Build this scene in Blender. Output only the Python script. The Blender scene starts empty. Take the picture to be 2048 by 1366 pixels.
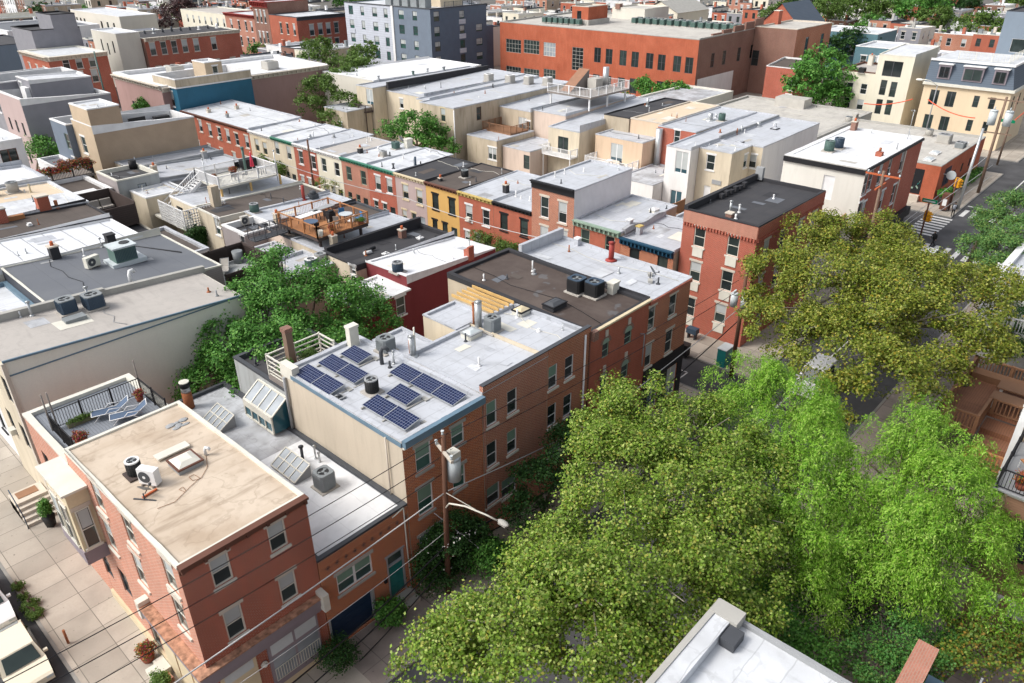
import bpy, math, random
import numpy as np
from math import radians, sin, cos, pi
from mathutils import Vector, Matrix
random.seed(7); RNG = np.random.default_rng(11)
S = bpy.context.scene; COL = S.collection
# ---------------------------------------------------------------- camera
FPX = 1502.8; YAW, PITCH, ROLL = radians(42.80), radians(28.57), radians(-.343); CH = 30.0
fwv = np.array([cos(YAW)*cos(PITCH), sin(YAW)*cos(PITCH), -sin(PITCH)])
rtv = np.array([sin(YAW), -cos(YAW), 0.]); upv = np.cross(rtv, fwv)
RT = rtv*cos(ROLL)+upv*sin(ROLL); UP = -rtv*sin(ROLL)+upv*cos(ROLL)
cd = bpy.data.cameras.new('camera'); cam = bpy.data.objects.new('camera', cd); COL.objects.link(cam)
cd.sensor_width = 36; cd.lens = FPX/2048*36; cd.clip_start = .3; cd.clip_end = 6000
M4 = Matrix.Identity(4)
for i in range(3):
    M4[i][0], M4[i][1], M4[i][2] = RT[i], UP[i], -fwv[i]
M4[2][3] = CH; cam.matrix_world = M4; S.camera = cam
# ---------------------------------------------------------------- sky, sun, exposure
SUN_EL, SUN_DIR = radians(47), (-.80, .60)
w = bpy.data.worlds.new('World'); S.world = w; w.use_nodes = True
nt = w.node_tree; nt.nodes.clear()
sk = nt.nodes.new('ShaderNodeTexSky'); sk.sky_type = 'NISHITA'; sk.sun_disc = False
sk.sun_elevation = SUN_EL; sk.sun_rotation = math.atan2(SUN_DIR[0], SUN_DIR[1]); sk.air_density = 1.0; sk.dust_density = 4.0; sk.ozone_density = 1
bg = nt.nodes.new('ShaderNodeBackground'); bg.inputs[1].default_value = .15
wo = nt.nodes.new('ShaderNodeOutputWorld'); bw = nt.nodes.new('ShaderNodeRGBToBW'); mx = nt.nodes.new('ShaderNodeMix'); mx.data_type = 'RGBA'; mx.clamp_result = False; mx.inputs[0].default_value = .72; nt.links.new(sk.outputs[0], bw.inputs[0]); nt.links.new(sk.outputs[0], mx.inputs[6]); nt.links.new(bw.outputs[0], mx.inputs[7]); nt.links.new(mx.outputs[2], bg.inputs[0]); nt.links.new(bg.outputs[0], wo.inputs[0])
sl = bpy.data.lights.new('sun', 'SUN'); sl.energy = 1.15; sl.angle = radians(20); sl.color = (1, .95, .87)
so = bpy.data.objects.new('sun', sl); COL.objects.link(so)
sd = Vector((SUN_DIR[0]*cos(SUN_EL), SUN_DIR[1]*cos(SUN_EL), sin(SUN_EL)))
so.rotation_euler = sd.to_track_quat('Z', 'Y').to_euler(); so.location = (0, 0, 80)
S.view_settings.view_transform = 'Standard'; S.view_settings.look = 'None'
S.view_settings.gamma = 1; S.view_settings.exposure = .82
S.cycles.max_bounces = 6; S.cycles.transparent_max_bounces = 8
# ---------------------------------------------------------------- surveying: photo pixel + known plane -> point of the place
def ray(px, py): return fwv+RT*(px-1024)/FPX-UP*(py-683)/FPX
def P(px, py, z): d = ray(px, py); t = (z-CH)/d[2]; return (float(d[0]*t), float(d[1]*t))
def PX(px, py, x): d = ray(px, py); t = x/d[0]; return (float(d[1]*t), float(CH+d[2]*t))
def PY(px, py, y): d = ray(px, py); t = y/d[1]; return (float(d[0]*t), float(CH+d[2]*t))
# ---------------------------------------------------------------- materials
MATS = {}
def N(nt, t, **k):
    n = nt.nodes.new('ShaderNode'+t)
    for a, v in k.items():
        if isinstance(v, tuple) and a.startswith('i_'): n.inputs[int(a[2:])].default_value = v
        elif a.startswith('i_'): n.inputs[int(a[2:])].default_value = v
        else: setattr(n, a, v)
    return n
def math_(nt, op, a, b=None):
    n = N(nt, 'Math', operation=op)
    for i, v in enumerate((a, b)):
        if v is None: continue
        if isinstance(v, (int, float)): n.inputs[i].default_value = v
        else: nt.links.new(v, n.inputs[i])
    return n.outputs[0]
def boxuv(nt):
    g = N(nt, 'NewGeometry'); sp = N(nt, 'SeparateXYZ'); sn = N(nt, 'SeparateXYZ')
    nt.links.new(g.outputs['Position'], sp.inputs[0]); nt.links.new(g.outputs['True Normal'], sn.inputs[0])
    ax = math_(nt, 'GREATER_THAN', math_(nt, 'ABSOLUTE', sn.outputs[0]), .6)
    az = math_(nt, 'GREATER_THAN', math_(nt, 'ABSOLUTE', sn.outputs[2]), .6)
    def mix(f, a, b):
        m = N(nt, 'Mix'); nt.links.new(f, m.inputs[0]); nt.links.new(a, m.inputs[2]); nt.links.new(b, m.inputs[3]); return m.outputs[0]
    u = mix(ax, sp.outputs[0], sp.outputs[1]); v = mix(az, sp.outputs[2], sp.outputs[1])
    c = N(nt, 'CombineXYZ'); nt.links.new(u, c.inputs[0]); nt.links.new(v, c.inputs[1])
    return c.outputs[0], g.outputs['Position'], sp
def base(name, rough=.8, spec=.3):
    m = bpy.data.materials.new(name); m.use_nodes = True; MATS[name] = m
    nt = m.node_tree; b = nt.nodes['Principled BSDF']
    b.inputs['Roughness'].default_value = rough; b.inputs['Specular IOR Level'].default_value = spec
    return m, nt, b
def c4(c): return (c[0], c[1], c[2], 1)
def mixc(nt, f, a, b, mode='MIX'):
    m = N(nt, 'Mix', data_type='RGBA', blend_type=mode)
    if isinstance(f, (int, float)): m.inputs[0].default_value = f
    else: nt.links.new(f, m.inputs[0])
    for i, v in ((6, a), (7, b)):
        if isinstance(v, tuple): m.inputs[i].default_value = v
        else: nt.links.new(v, m.inputs[i])
    return m.outputs[2]
def noise(nt, vec, scale, detail=3, lo=.3, hi=.7, stretch=None):
    if stretch:
        mp = N(nt, 'Mapping'); mp.inputs['Scale'].default_value = stretch; nt.links.new(vec, mp.inputs[0]); vec = mp.outputs[0]
    n = N(nt, 'TexNoise'); n.inputs['Scale'].default_value = scale; n.inputs['Detail'].default_value = detail
    nt.links.new(vec, n.inputs['Vector'])
    r = N(nt, 'MapRange'); r.inputs[1].default_value = lo; r.inputs[2].default_value = hi; nt.links.new(n.outputs[0], r.inputs[0])
    return r.outputs[0]
def bump(nt, b, h, strength=.3, dist=.02):
    bp = N(nt, 'Bump'); bp.inputs['Strength'].default_value = strength; bp.inputs['Distance'].default_value = dist
    nt.links.new(h, bp.inputs['Height']); nt.links.new(bp.outputs[0], b.inputs['Normal'])
def plain(name, col, rough=.8, var=.25, spec=.3, metal=0, scale=1.2):
    m, nt, b = base(name, rough, spec); b.inputs['Metallic'].default_value = metal
    g = N(nt, 'NewGeometry')
    f = noise(nt, g.outputs['Position'], scale, 4); f2 = noise(nt, g.outputs['Position'], scale*9, 2)
    dark = tuple(x*(1-var) for x in col)
    c = mixc(nt, f, c4(dark), c4(col)); c = mixc(nt, math_(nt, 'MULTIPLY', f2, .35), c, c4(tuple(x*(1-var*.8) for x in col)))
    nt.links.new(c, b.inputs['Base Color']); return m
def brick(name, c1, c2, mortar, bw=.23, bh=.085, dots=None, grime=.35):
    m, nt, b = base(name, .88, .2)
    uv, pos, sp = boxuv(nt)
    t = N(nt, 'TexBrick'); t.inputs['Scale'].default_value = 1; t.inputs['Brick Width'].default_value = bw; t.inputs['Row Height'].default_value = bh
    t.inputs['Mortar Size'].default_value = .017; t.inputs['Mortar Smooth'].default_value = .3; t.inputs['Bias'].default_value = -.1
    t.inputs['Color1'].default_value = c4(c1); t.inputs['Color2'].default_value = c4(c2); t.inputs['Mortar'].default_value = c4(mortar)
    nt.links.new(uv, t.inputs['Vector'])
    f = noise(nt, pos, .35, 5, .3, .72)
    c = mixc(nt, math_(nt, 'MULTIPLY', f, grime), t.outputs[0], c4(tuple(x*.45 for x in c1)))
    f2 = noise(nt, pos, 2.2, 3, .45, .8, (1, 1, .25))
    c = mixc(nt, math_(nt, 'MULTIPLY', f2, .25), c, c4(tuple(min(1, x*1.5+.05) for x in c2)))
    nt.links.new(c, b.inputs['Base Color']); bump(nt, b, math_(nt, 'SUBTRACT', 1, t.outputs[1]), .5, .01); return m
def siding(name, col, step=.13, vert=False):
    m, nt, b = base(name, .6, .4)
    uv, pos, sp = boxuv(nt); su = N(nt, 'SeparateXYZ'); nt.links.new(uv, su.inputs[0])
    v = math_(nt, 'FRACT', math_(nt, 'DIVIDE', su.outputs[0 if vert else 1], step))
    ln = math_(nt, 'LESS_THAN', v, .12)
    f = noise(nt, pos, .8, 3)
    c = mixc(nt, f, c4(tuple(x*.88 for x in col)), c4(col))
    c = mixc(nt, math_(nt, 'MULTIPLY', ln, .45), c, c4(tuple(x*.4 for x in col)))
    nt.links.new(c, b.inputs['Base Color']); bump(nt, b, v, .4, .02); return m
def stucco(name, col, stain=.35, rough=.9):
    m, nt, b = base(name, rough, .2)
    uv, pos, sp = boxuv(nt)
    f = noise(nt, pos, .5, 5, .35, .75, (1, 1, .35)); f2 = noise(nt, pos, 14, 3); f3 = noise(nt, pos, 2.5, 5, .5, .8, (1, 1, .18))
    c = mixc(nt, math_(nt, 'MULTIPLY', f, stain), c4(col), c4(tuple(x*.62 for x in col)))
    c = mixc(nt, math_(nt, 'MULTIPLY', f3, stain*.7), c, c4((col[0]*.5, col[1]*.47, col[2]*.42)))
    c = mixc(nt, math_(nt, 'MULTIPLY', f2, .12), c, c4(tuple(x*.6 for x in col)))
    nt.links.new(c, b.inputs['Base Color']); bump(nt, b, f2, .15, .01); return m
def membrane(name, col, axis=0, step=.95, seam=.25, stain=.4, staincol=None, rough=.55, streak=None, seamw=.025, pud=0):
    """roof covering: lapped sheets (seams every `step` m along axis), patches, dirt"""
    m, nt, b = base(name, rough, .35)
    g = N(nt, 'NewGeometry'); sp = N(nt, 'SeparateXYZ'); nt.links.new(g.outputs['Position'], sp.inputs[0]); pos = g.outputs['Position']
    wob = noise(nt, pos, .9, 3, 0, 1)
    v = math_(nt, 'ADD', sp.outputs[axis], math_(nt, 'MULTIPLY', wob, .22))
    fr = math_(nt, 'FRACT', math_(nt, 'DIVIDE', v, step))
    ln = math_(nt, 'LESS_THAN', fr, seamw/step*1.6)
    idx = math_(nt, 'FLOOR', math_(nt, 'DIVIDE', v, step))
    wn = N(nt, 'TexWhiteNoise', noise_dimensions='1D'); nt.links.new(idx, wn.inputs['W'])
    sc = staincol or tuple(x*.45 for x in col)
    f = noise(nt, pos, .45, 6, .42, .72); f2 = noise(nt, pos, 1.9, 5, .5, .78); f3 = noise(nt, pos, 20, 2)
    c = mixc(nt, math_(nt, 'MULTIPLY', wn.outputs[0], .10), c4(col), c4(tuple(x*.7 for x in col)))
    c = mixc(nt, math_(nt, 'MULTIPLY', f, stain), c, c4(sc)); c = mixc(nt, math_(nt, 'MULTIPLY', f2, stain*.6), c, c4(tuple(x*.75 for x in sc)))
    f5 = noise(nt, pos, .55, 4, 0, 1); ring = math_(nt, 'LESS_THAN', math_(nt, 'ABSOLUTE', math_(nt, 'SUBTRACT', f5, .56)), .012)      # tide marks of dried puddles
    c = mixc(nt, math_(nt, 'MULTIPLY', ring, stain*.3), c, c4(tuple(x*.6 for x in sc)))
    f6 = noise(nt, pos, .7, 5, .56, .72, (3.2, .5, 1) if axis else (.5, 3.2, 1)); c = mixc(nt, math_(nt, 'MULTIPLY', f6, stain*.8), c, c4(tuple(x*.7 for x in sc)))
    if pud:
        f4 = noise(nt, pos, .8, 2, .62, .66); c = mixc(nt, math_(nt, 'MULTIPLY', f4, pud), c, c4((.16, .18, .2)))
    c = mixc(nt, math_(nt, 'MULTIPLY', ln, seam), c, c4(tuple(x*.35 for x in col)))
    c = mixc(nt, math_(nt, 'MULTIPLY', f3, .10), c, c4(tuple(x*.6 for x in col)))
    nt.links.new(c, b.inputs['Base Color'])
    h = math_(nt, 'ADD', math_(nt, 'MULTIPLY', ln, .5), math_(nt, 'ADD', f2, math_(nt, 'MULTIPLY', wob, 1.5)))
    bump(nt, b, h, .25, .03); return m
def glassm(name, col, col2, rough=.06):
    m, nt, b = base(name, rough, .6)
    oi = N(nt, 'ObjectInfo'); g = N(nt, 'NewGeometry')
    f = noise(nt, g.outputs['Position'], .9, 2)
    c = mixc(nt, oi.outputs['Random'], c4(col), c4(col2)); c = mixc(nt, math_(nt, 'MULTIPLY', f, .5), c, c4(tuple(x*.35 for x in col)))
    nt.links.new(c, b.inputs['Base Color']); return m
def leafm(name, cols, trans=.35, rough=.55):
    m, nt, b = base(name, rough, .25)
    g = N(nt, 'NewGeometry'); r = N(nt, 'ValToRGB')
    r.color_ramp.interpolation = 'LINEAR'; els = r.color_ramp.elements
    while len(els) < len(cols): els.new(.5)
    for i, c in enumerate(cols): els[i].position = i/(len(cols)-1); els[i].color = c4(c)
    nt.links.new(g.outputs['Random Per Island'], r.inputs[0])
    nz = noise(nt, g.outputs['Position'], .6, 3, .3, .7)
    c = mixc(nt, math_(nt, 'MULTIPLY', nz, .35), r.outputs[0], c4(tuple(x*.6 for x in cols[len(cols)//2])))
    nt.links.new(c, b.inputs['Base Color'])
    tr = N(nt, 'BsdfTranslucent'); nt.links.new(c, tr.inputs[0]); ms = N(nt, 'MixShader'); ms.inputs[0].default_value = trans
    out = nt.nodes['Material Output']; nt.links.new(b.outputs[0], ms.inputs[1]); nt.links.new(tr.outputs[0], ms.inputs[2]); nt.links.new(ms.outputs[0], out.inputs[0]); return m
# bricks
brick('brick_shaded', (.31, .055, .028), (.42, .09, .045), (.48, .30, .23))  # corner house red brick, the street front's shade put into the colour
brick('brick_sunlit', (.46, .16, .10), (.56, .23, .15), (.56, .42, .34), grime=.12)  # the same red brick, sunlight on the side-street walls put into the colour
brick('brick_orange', (.50, .13, .045), (.24, .06, .04), (.62, .36, .22))
brick('brick_mid', (.42, .13, .065), (.29, .085, .05), (.56, .40, .31))
brick('brick_warm', (.44, .13, .055), (.30, .085, .042), (.54, .34, .24))
brick('brick_school', (.50, .105, .045), (.40, .085, .035), (.40, .18, .12), grime=.45)
brick('brick_brown', (.26, .12, .085), (.20, .09, .07), (.30, .22, .18))
brick('brick_red', (.42, .078, .045), (.30, .055, .036), (.50, .26, .19))
brick('brick_orangered', (.44, .11, .06), (.38, .09, .05), (.38, .18, .13))
brick('brick_salmon', (.46, .20, .14), (.41, .17, .12), (.42, .26, .2))
# stucco
stucco('st_beige', (.57, .50, .40), .35); stucco('st_pale', (.76, .75, .67), .12); stucco('st_tan', (.55, .47, .36), .85)
stucco('st_cream', (.66, .58, .45), .55); stucco('st_peach', (.66, .50, .36), .3); stucco('st_white', (.78, .77, .76), .3)
stucco('st_mustard', (.62, .38, .13), .2); stucco('st_mauve', (.46, .36, .35), .2); stucco('st_maroon', (.21, .045, .05), .3)
stucco('st_cement', (.42, .44, .44), .9); stucco('st_pinkbrown', (.40, .26, .24), .3); stucco('st_bluegrey', (.22, .27, .33), .2)
stucco('st_offwhite', (.66, .63, .56), .2); stucco('st_pinkish', (.64, .52, .44), .4); stucco('st_cream2', (.72, .68, .56), .25); stucco('st_buff2', (.74, .60, .42), .2); stucco('st_chalk', (.70, .68, .62), .25)
# siding
siding('sd_tan', (.44, .33, .23)); siding('sd_grey', (.27, .27, .30), .12); siding('sd_blue', (.02, .13, .22), .15)
siding('sd_white', (.74, .75, .77), .2, True); siding('sd_mauve', (.36, .32, .32), .15); siding('sd_slate', (.16, .20, .26), .14)
siding('sd_lightgrey', (.50, .53, .60), .5); siding('sd_navygrey', (.10, .14, .20), .14); siding('sd_teal', (.10, .20, .24), .14)
siding('sd_brownhouse', (.30, .17, .11), .12); siding('sd_darkgrey', (.05, .055, .07), .14); siding('sd_cream', (.62, .52, .38), .14); siding('sd_buff', (.56, .44, .31), .14)
# roofs
membrane('rf_white', (.62, .64, .67), 1, 1.1, .35, .55, (.38, .39, .40))
membrane('rf_white2', (.74, .75, .77), 0, 1.6, .18, .4, (.48, .49, .50))
membrane('rf_silver', (.50, .52, .56), 1, .95, .42, .55, (.40, .41, .43), rough=.45)
membrane('rf_silverx', (.46, .48, .52), 0, .95, .42, .55, (.38, .39, .41), rough=.45)
membrane('rf_tan', (.56, .47, .375), 0, 6, .02, .75, (.36, .27, .19), rough=.9)
membrane('rf_tar', (.045, .045, .05), 1, .95, .35, .3, (.09, .085, .085), rough=.8)
membrane('rf_brown', (.07, .052, .045), 1, 1.0, -.0, .55, (.15, .12, .105), rough=.8, pud=.35)
membrane('rf_brownx', (.085, .07, .062), 0, .9, .3, .5, (.14, .115, .10), rough=.85)
membrane('rf_slate', (.13, .14, .16), 0, 1.9, .3, .3, (.19, .2, .21), rough=.75)
membrane('rf_greige', (.44, .41, .38), 1, 3.2, .15, .35, (.33, .31, .29), rough=.85)
membrane('rf_striped', (.70, .72, .76), 0, 1.45, .8, .3, (.5, .5, .5), rough=.5, seamw=.06)
membrane('rf_stained', (.52, .54, .57), 0, 1.5, .2, .75, (.18, .17, .17), rough=.5)
membrane('rf_sand', (.64, .52, .38), 1, .95, .12, .2, (.5, .4, .3), rough=.8)
membrane('rf_gravel', (.50, .48, .44), 0, 2.6, .2, .5, (.32, .30, .28), rough=.9)
membrane('rf_shingle', (.10, .13, .17), 2, .3, .5, .2, (.14, .16, .2), rough=.8)
membrane('deck_grey', (.22, .24, .27), 0, .14, .7, .15, rough=.6, seamw=.012)
membrane('deck_wood', (.30, .14, .08), 1, .14, .7, .3, rough=.65, seamw=.012)
membrane('deck_cedar', (.44, .20, .085), 0, .14, .6, .2, rough=.6, seamw=.012)
# trims
for n, c, r in [('white', (.80, .80, .80), .5), ('offwhite', (.70, .68, .60), .6), ('stone', (.60, .54, .46), .85), ('greystone', (.42, .41, .38), .85),
                ('cream', (.66, .56, .38), .6), ('black', (.015, .015, .018), .6), ('tar', (.04, .04, .045), .85), ('darkgrey', (.07, .075, .085), .6), ('grey', (.33, .34, .35), .7),
                ('bluetrim', (.14, .22, .29), .5), ('greentrim', (.06, .22, .15), .5), ('sage', (.28, .38, .30), .5), ('navy', (.014, .035, .08), .5), ('tealtrim', (.012, .06, .11), .5),
                ('teal', (.02, .20, .19), .4), ('mauve', (.28, .24, .27), .6), ('cedar', (.42, .19, .08), .6), ('pine', (.66, .43, .17), .6), ('brownwood', (.30, .16, .09), .65),
                ('darkwood', (.075, .055, .05), .7), ('greywood', (.25, .22, .20), .8), ('polewood', (.14, .07, .045), .85), ('wornwood', (.22, .15, .11), .9), ('orangeclay', (.52, .13, .05), .8), ('redpipe', (.33, .05, .04), .5),
                ('mustardtrim', (.55, .42, .15), .6), ('blind', (.46, .49, .49), .7), ('greenblind', (.20, .32, .25), .7), ('brownpaint', (.14, .06, .04), .6),
                ('ac_blue', (.05, .08, .12), .5), ('ac_grey', (.24, .26, .27), .5), ('ac_beige', (.50, .48, .44), .5), ('ac_dark', (.03, .03, .032), .45), ('ac_green', (.10, .17, .15), .5),
                ('fabric_grey', (.45, .42, .38), .9), ('fabric_blue', (.09, .13, .20), .9), ('fabric_red', (.65, .05, .10), .8), ('pot', (.30, .09, .05), .8), ('potblack', (.02, .02, .02), .6),
                ('yellow', (.75, .36, .02), .5), ('signgreen', (.0, .22, .10), .4), ('skin', (.40, .24, .17), .6), ('cloth_black', (.02, .02, .022), .9), ('cloth_grey', (.30, .32, .36), .9), ('tyre', (.02, .02, .02), .9),
                ('bluefabric', (.05, .18, .38), .8), ('concrete', (.45, .42, .38), .9), ('glazed', (.55, .60, .62), .25), ('cablew', (.55, .55, .55), .6), ('cableb', (.015, .015, .018), .6), ('orangetape', (.75, .13, .06), .6), ('hatchbrown', (.30, .16, .10), .7), ('flowers_y', (.75, .45, .03), .8), ('flowers_p', (.65, .15, .25), .8), ('mossy', (.2, .19, .12), .9), ('bark', (.16, .12, .09), .95), ('barkpale', (.30, .27, .22), .95), ('rust', (.35, .13, .06), .9), ('limewall', (.55, .55, .50), .9)]:
    plain(n, c, r, .18)
plain('steel', (.55, .57, .58), .35, .2, .5, .6); plain('carwhite', (.80, .80, .80), .2, .03, .6); plain('carcream', (.72, .66, .52), .25, .03, .6)
plain('rusttop', (.62, .34, .22), .9, .75, scale=4)
glassm('glass', (.018, .022, .025), (.05, .075, .07)); glassm('glass_green', (.05, .13, .11), (.02, .05, .05)); glassm('glass_sky', (.30, .34, .38), (.38, .42, .45), .15)
glassm('glass_teal', (.03, .12, .16), (.06, .10, .12)); glassm('glass_blk', (.012, .014, .016), (.02, .025, .025))
def M(n): return MATS[n]
# solar cells
m, nt_, b_ = base('solar_cells', .6, .06)
tc = N(nt_, 'TexCoord'); bk = N(nt_, 'TexBrick'); bk.offset = 0; bk.inputs['Scale'].default_value = 1; bk.inputs['Brick Width'].default_value = .163; bk.inputs['Row Height'].default_value = .163
bk.inputs['Mortar Size'].default_value = .006; bk.inputs['Color1'].default_value = (.006, .012, .05, 1); bk.inputs['Color2'].default_value = (.009, .018, .065, 1); bk.inputs['Mortar'].default_value = (.30, .33, .42, 1)
nt_.links.new(tc.outputs['Object'], bk.inputs['Vector']); nt_.links.new(bk.outputs[0], b_.inputs['Base Color'])
# paving
def paving(name, col, bw, bh, off=0, seamc=.35, stain=.5, var=.25):
    m, nt, b = base(name, .9, .2)
    g = N(nt, 'NewGeometry'); t = N(nt, 'TexBrick'); t.offset = off; t.inputs['Scale'].default_value = 1; t.inputs['Brick Width'].default_value = bw; t.inputs['Row Height'].default_value = bh
    t.inputs['Mortar Size'].default_value = .02; t.inputs['Color1'].default_value = c4(col); t.inputs['Color2'].default_value = c4(tuple(x*(1-var) for x in col)); t.inputs['Mortar'].default_value = c4(tuple(x*seamc for x in col))
    nt.links.new(g.outputs['Position'], t.inputs['Vector'])
    f = noise(nt, g.outputs['Position'], .6, 6, .45, .75); f2 = noise(nt, g.outputs['Position'], 9, 4); f3 = noise(nt, g.outputs['Position'], 4, 2, .70, .74)
    c = mixc(nt, math_(nt, 'MULTIPLY', f, stain), t.outputs[0], c4(tuple(x*.5 for x in col))); c = mixc(nt, math_(nt, 'MULTIPLY', f2, .2), c, c4(tuple(x*.6 for x in col)))
    c = mixc(nt, math_(nt, 'MULTIPLY', f3, .6), c, c4(tuple(x*.25 for x in col)))
    nt.links.new(c, b.inputs['Base Color']); bump(nt, b, f2, .2, .01); return m
paving('sidewalk', (.46, .41, .35), 1.75, 1.55); paving('sidewalk2', (.33, .28, .25), 1.9, 1.6, stain=.8)
plain('asphalt', (.095, .095, .10), .9, .45, scale=.5); plain('roadmark', (.72, .72, .70), .7, .3, scale=6); plain('soil', (.10, .08, .06), 1, .4); plain('curb', (.30, .29, .27), .9, .3)
plain('ground', (.16, .15, .14), 1, .4, scale=.2)
# leaves
leafm('lf_syc', [(.05, .10, .01), (.10, .19, .014), (.15, .26, .02), (.24, .36, .045), (.07, .15, .011), (.40, .48, .14), (.28, .25, .03)], .16)
leafm('lf_syc2', [(.06, .10, .01), (.10, .16, .012), (.16, .22, .02), (.26, .29, .035), (.08, .13, .012), (.36, .38, .10), (.32, .24, .02)], .16)
leafm('lf_willow', [(.07, .20, .012), (.17, .38, .022), (.29, .52, .05), (.10, .26, .015), (.45, .63, .14), (.22, .43, .03)], .22)
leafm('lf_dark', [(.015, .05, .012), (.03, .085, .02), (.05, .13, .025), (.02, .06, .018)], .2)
leafm('lf_green', [(.035, .11, .018), (.065, .20, .03), (.11, .30, .045), (.045, .15, .02), (.22, .42, .09)], .15)
leafm('lf_mid', [(.06, .12, .02), (.10, .18, .03), (.14, .23, .05), (.08, .15, .03)], .25)
leafm('lf_feather', [(.06, .15, .04), (.10, .23, .06), (.16, .31, .09), (.24, .32, .07)], .3)
leafm('lf_holly', [(.03, .12, .02), (.06, .19, .035), (.11, .28, .06), (.05, .15, .03), (.17, .24, .05)], .15)
leafm('lf_autumn', [(.06, .14, .02), (.12, .24, .03), (.20, .28, .04), (.09, .19, .03), (.42, .24, .04), (.10, .22, .04)], .2)
leafm('lf_plum', [(.06, .03, .035), (.10, .05, .05), (.05, .03, .03)], .1)
leafm('lf_flower', [(.03, .10, .02), (.05, .15, .03), (.6, .3, .02), (.25, .03, .10), (.6, .05, .02), (.05, .14, .03)], .2)
leafm('petal', [(.75, .72, .70), (.8, .78, .72)], .2)
# ---------------------------------------------------------------- mesh builder
class MB:
    def __init__(s): s.v = []; s.f = []; s.m = []; s.sm = []
    def quad(s, a, b, c, d, m=0): i = len(s.v); s.v += [a, b, c, d]; s.f.append((i, i+1, i+2, i+3)); s.m.append(m); s.sm.append(False); return s
    def tri(s, a, b, c, m=0): i = len(s.v); s.v += [a, b, c]; s.f.append((i, i+1, i+2)); s.m.append(m); s.sm.append(False); return s
    def box(s, x0, y0, z0, x1, y1, z1, m=0, skip=''):
        if x0 > x1: x0, x1 = x1, x0
        if y0 > y1: y0, y1 = y1, y0
        if z0 > z1: z0, z1 = z1, z0
        i = len(s.v); s.v += [(x0, y0, z0), (x1, y0, z0), (x1, y1, z0), (x0, y1, z0), (x0, y0, z1), (x1, y0, z1), (x1, y1, z1), (x0, y1, z1)]
        for k, f in (('b', (3, 2, 1, 0)), ('t', (4, 5, 6, 7)), ('s', (0, 1, 5, 4)), ('e', (1, 2, 6, 5)), ('n', (2, 3, 7, 6)), ('w', (3, 0, 4, 7))):
            if k in skip: continue
            s.f.append(tuple(i+q for q in f)); s.m.append(m); s.sm.append(False)
        return s
    def beam(s, a, b, wd, ht=None, m=0):
        ht = ht or wd; a = Vector(a); b = Vector(b); d = (b-a).normalized(); u = Vector((0, 0, 1)) if abs(d.z) < .9 else Vector((1, 0, 0))
        sx = d.cross(u).normalized()*wd/2; sz = sx.cross(d).normalized()*ht/2; i = len(s.v)
        for p in (a, b):
            for q in (-sx-sz, sx-sz, sx+sz, -sx+sz): s.v.append(tuple(p+q))
        for f in ((0, 1, 2, 3), (7, 6, 5, 4), (0, 4, 5, 1), (1, 5, 6, 2), (2, 6, 7, 3), (3, 7, 4, 0)): s.f.append(tuple(i+q for q in f)); s.m.append(m); s.sm.append(False)
        return s
    def tube(s, pts, r, n=8, m=0, cap=True):
        pts = [Vector(p) for p in pts]; rs = r if isinstance(r, (list, tuple)) else [r]*len(pts); i0 = len(s.v)
        prev = None
        for k, p in enumerate(pts):
            d = (pts[min(k+1, len(pts)-1)]-pts[max(k-1, 0)]).normalized()
            if prev is None: prev = Vector((1, 0, 0)) if abs(d.x) < .8 else Vector((0, 1, 0))
            e = (prev-d*prev.dot(d)).normalized(); g = d.cross(e); prev = e
            for q in range(n): a = 2*pi*q/n; s.v.append(tuple(p+(e*cos(a)+g*sin(a))*rs[k]))
        for k in range(len(pts)-1):
            for q in range(n):
                a = i0+k*n+q; b = i0+k*n+(q+1) % n; s.f.append((a, b, b+n, a+n)); s.m.append(m); s.sm.append(True)
        if cap:
            s.f.append(tuple(i0+q for q in range(n))[::-1]); s.m.append(m); s.sm.append(False)
            e0 = i0+(len(pts)-1)*n; s.f.append(tuple(e0+q for q in range(n))); s.m.append(m); s.sm.append(False)
        return s
    def cyl(s, x, y, z0, z1, r, r1=None, n=14, m=0): return s.tube([(x, y, z0), (x, y, z1)], [r, r if r1 is None else r1], n, m)
    def prism(s, poly, z0, z1, m=0):
        n = len(poly); i = len(s.v); s.v += [(x, y, z0) for x, y in poly]+[(x, y, z1) for x, y in poly]
        s.f.append(tuple(range(i+n-1, i-1, -1))); s.f.append(tuple(range(i+n, i+2*n)))
        for k in range(n): s.f.append((i+k, i+(k+1) % n, i+n+(k+1) % n, i+n+k))
        s.m += [m]*(n+2); s.sm += [False]*(n+2); return s
    def sphere(s, c, r, m=0, nu=10, nv=6):
        rx, ry, rz = r if isinstance(r, tuple) else (r, r, r); i = len(s.v)
        for a in range(nv+1):
            t = pi*a/nv
            for b in range(nu): p = 2*pi*b/nu; s.v.append((c[0]+rx*sin(t)*cos(p), c[1]+ry*sin(t)*sin(p), c[2]+rz*cos(t)))
        for a in range(nv):
            for b in range(nu): s.f.append((i+a*nu+b, i+(a+1)*nu+b, i+(a+1)*nu+(b+1) % nu, i+a*nu+(b+1) % nu)); s.m.append(m); s.sm.append(True)
        return s
    def mesh(s, name, mats, off=(0, 0, 0)):
        me = bpy.data.meshes.new(name); me.from_pydata([(v[0]-off[0], v[1]-off[1], v[2]-off[2]) for v in s.v], [], s.f)
        for q in (mats if isinstance(mats, (list, tuple)) else [mats]): me.materials.append(M(q))
        me.polygons.foreach_set('material_index', s.m); me.polygons.foreach_set('use_smooth', s.sm); me.update(); return me
    def build(s, name, mats, parent=None, world=True):
        off = wloc(parent) if (parent is not None and world) else (0, 0, 0)
        o = bpy.data.objects.new(name, s.mesh(name, mats, off)); COL.objects.link(o)
        if parent is not None: o.parent = parent
        return o
def wloc(o):
    v = Vector((0, 0, 0))
    while o is not None: v += o.location; o = o.parent
    return tuple(v)
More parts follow.
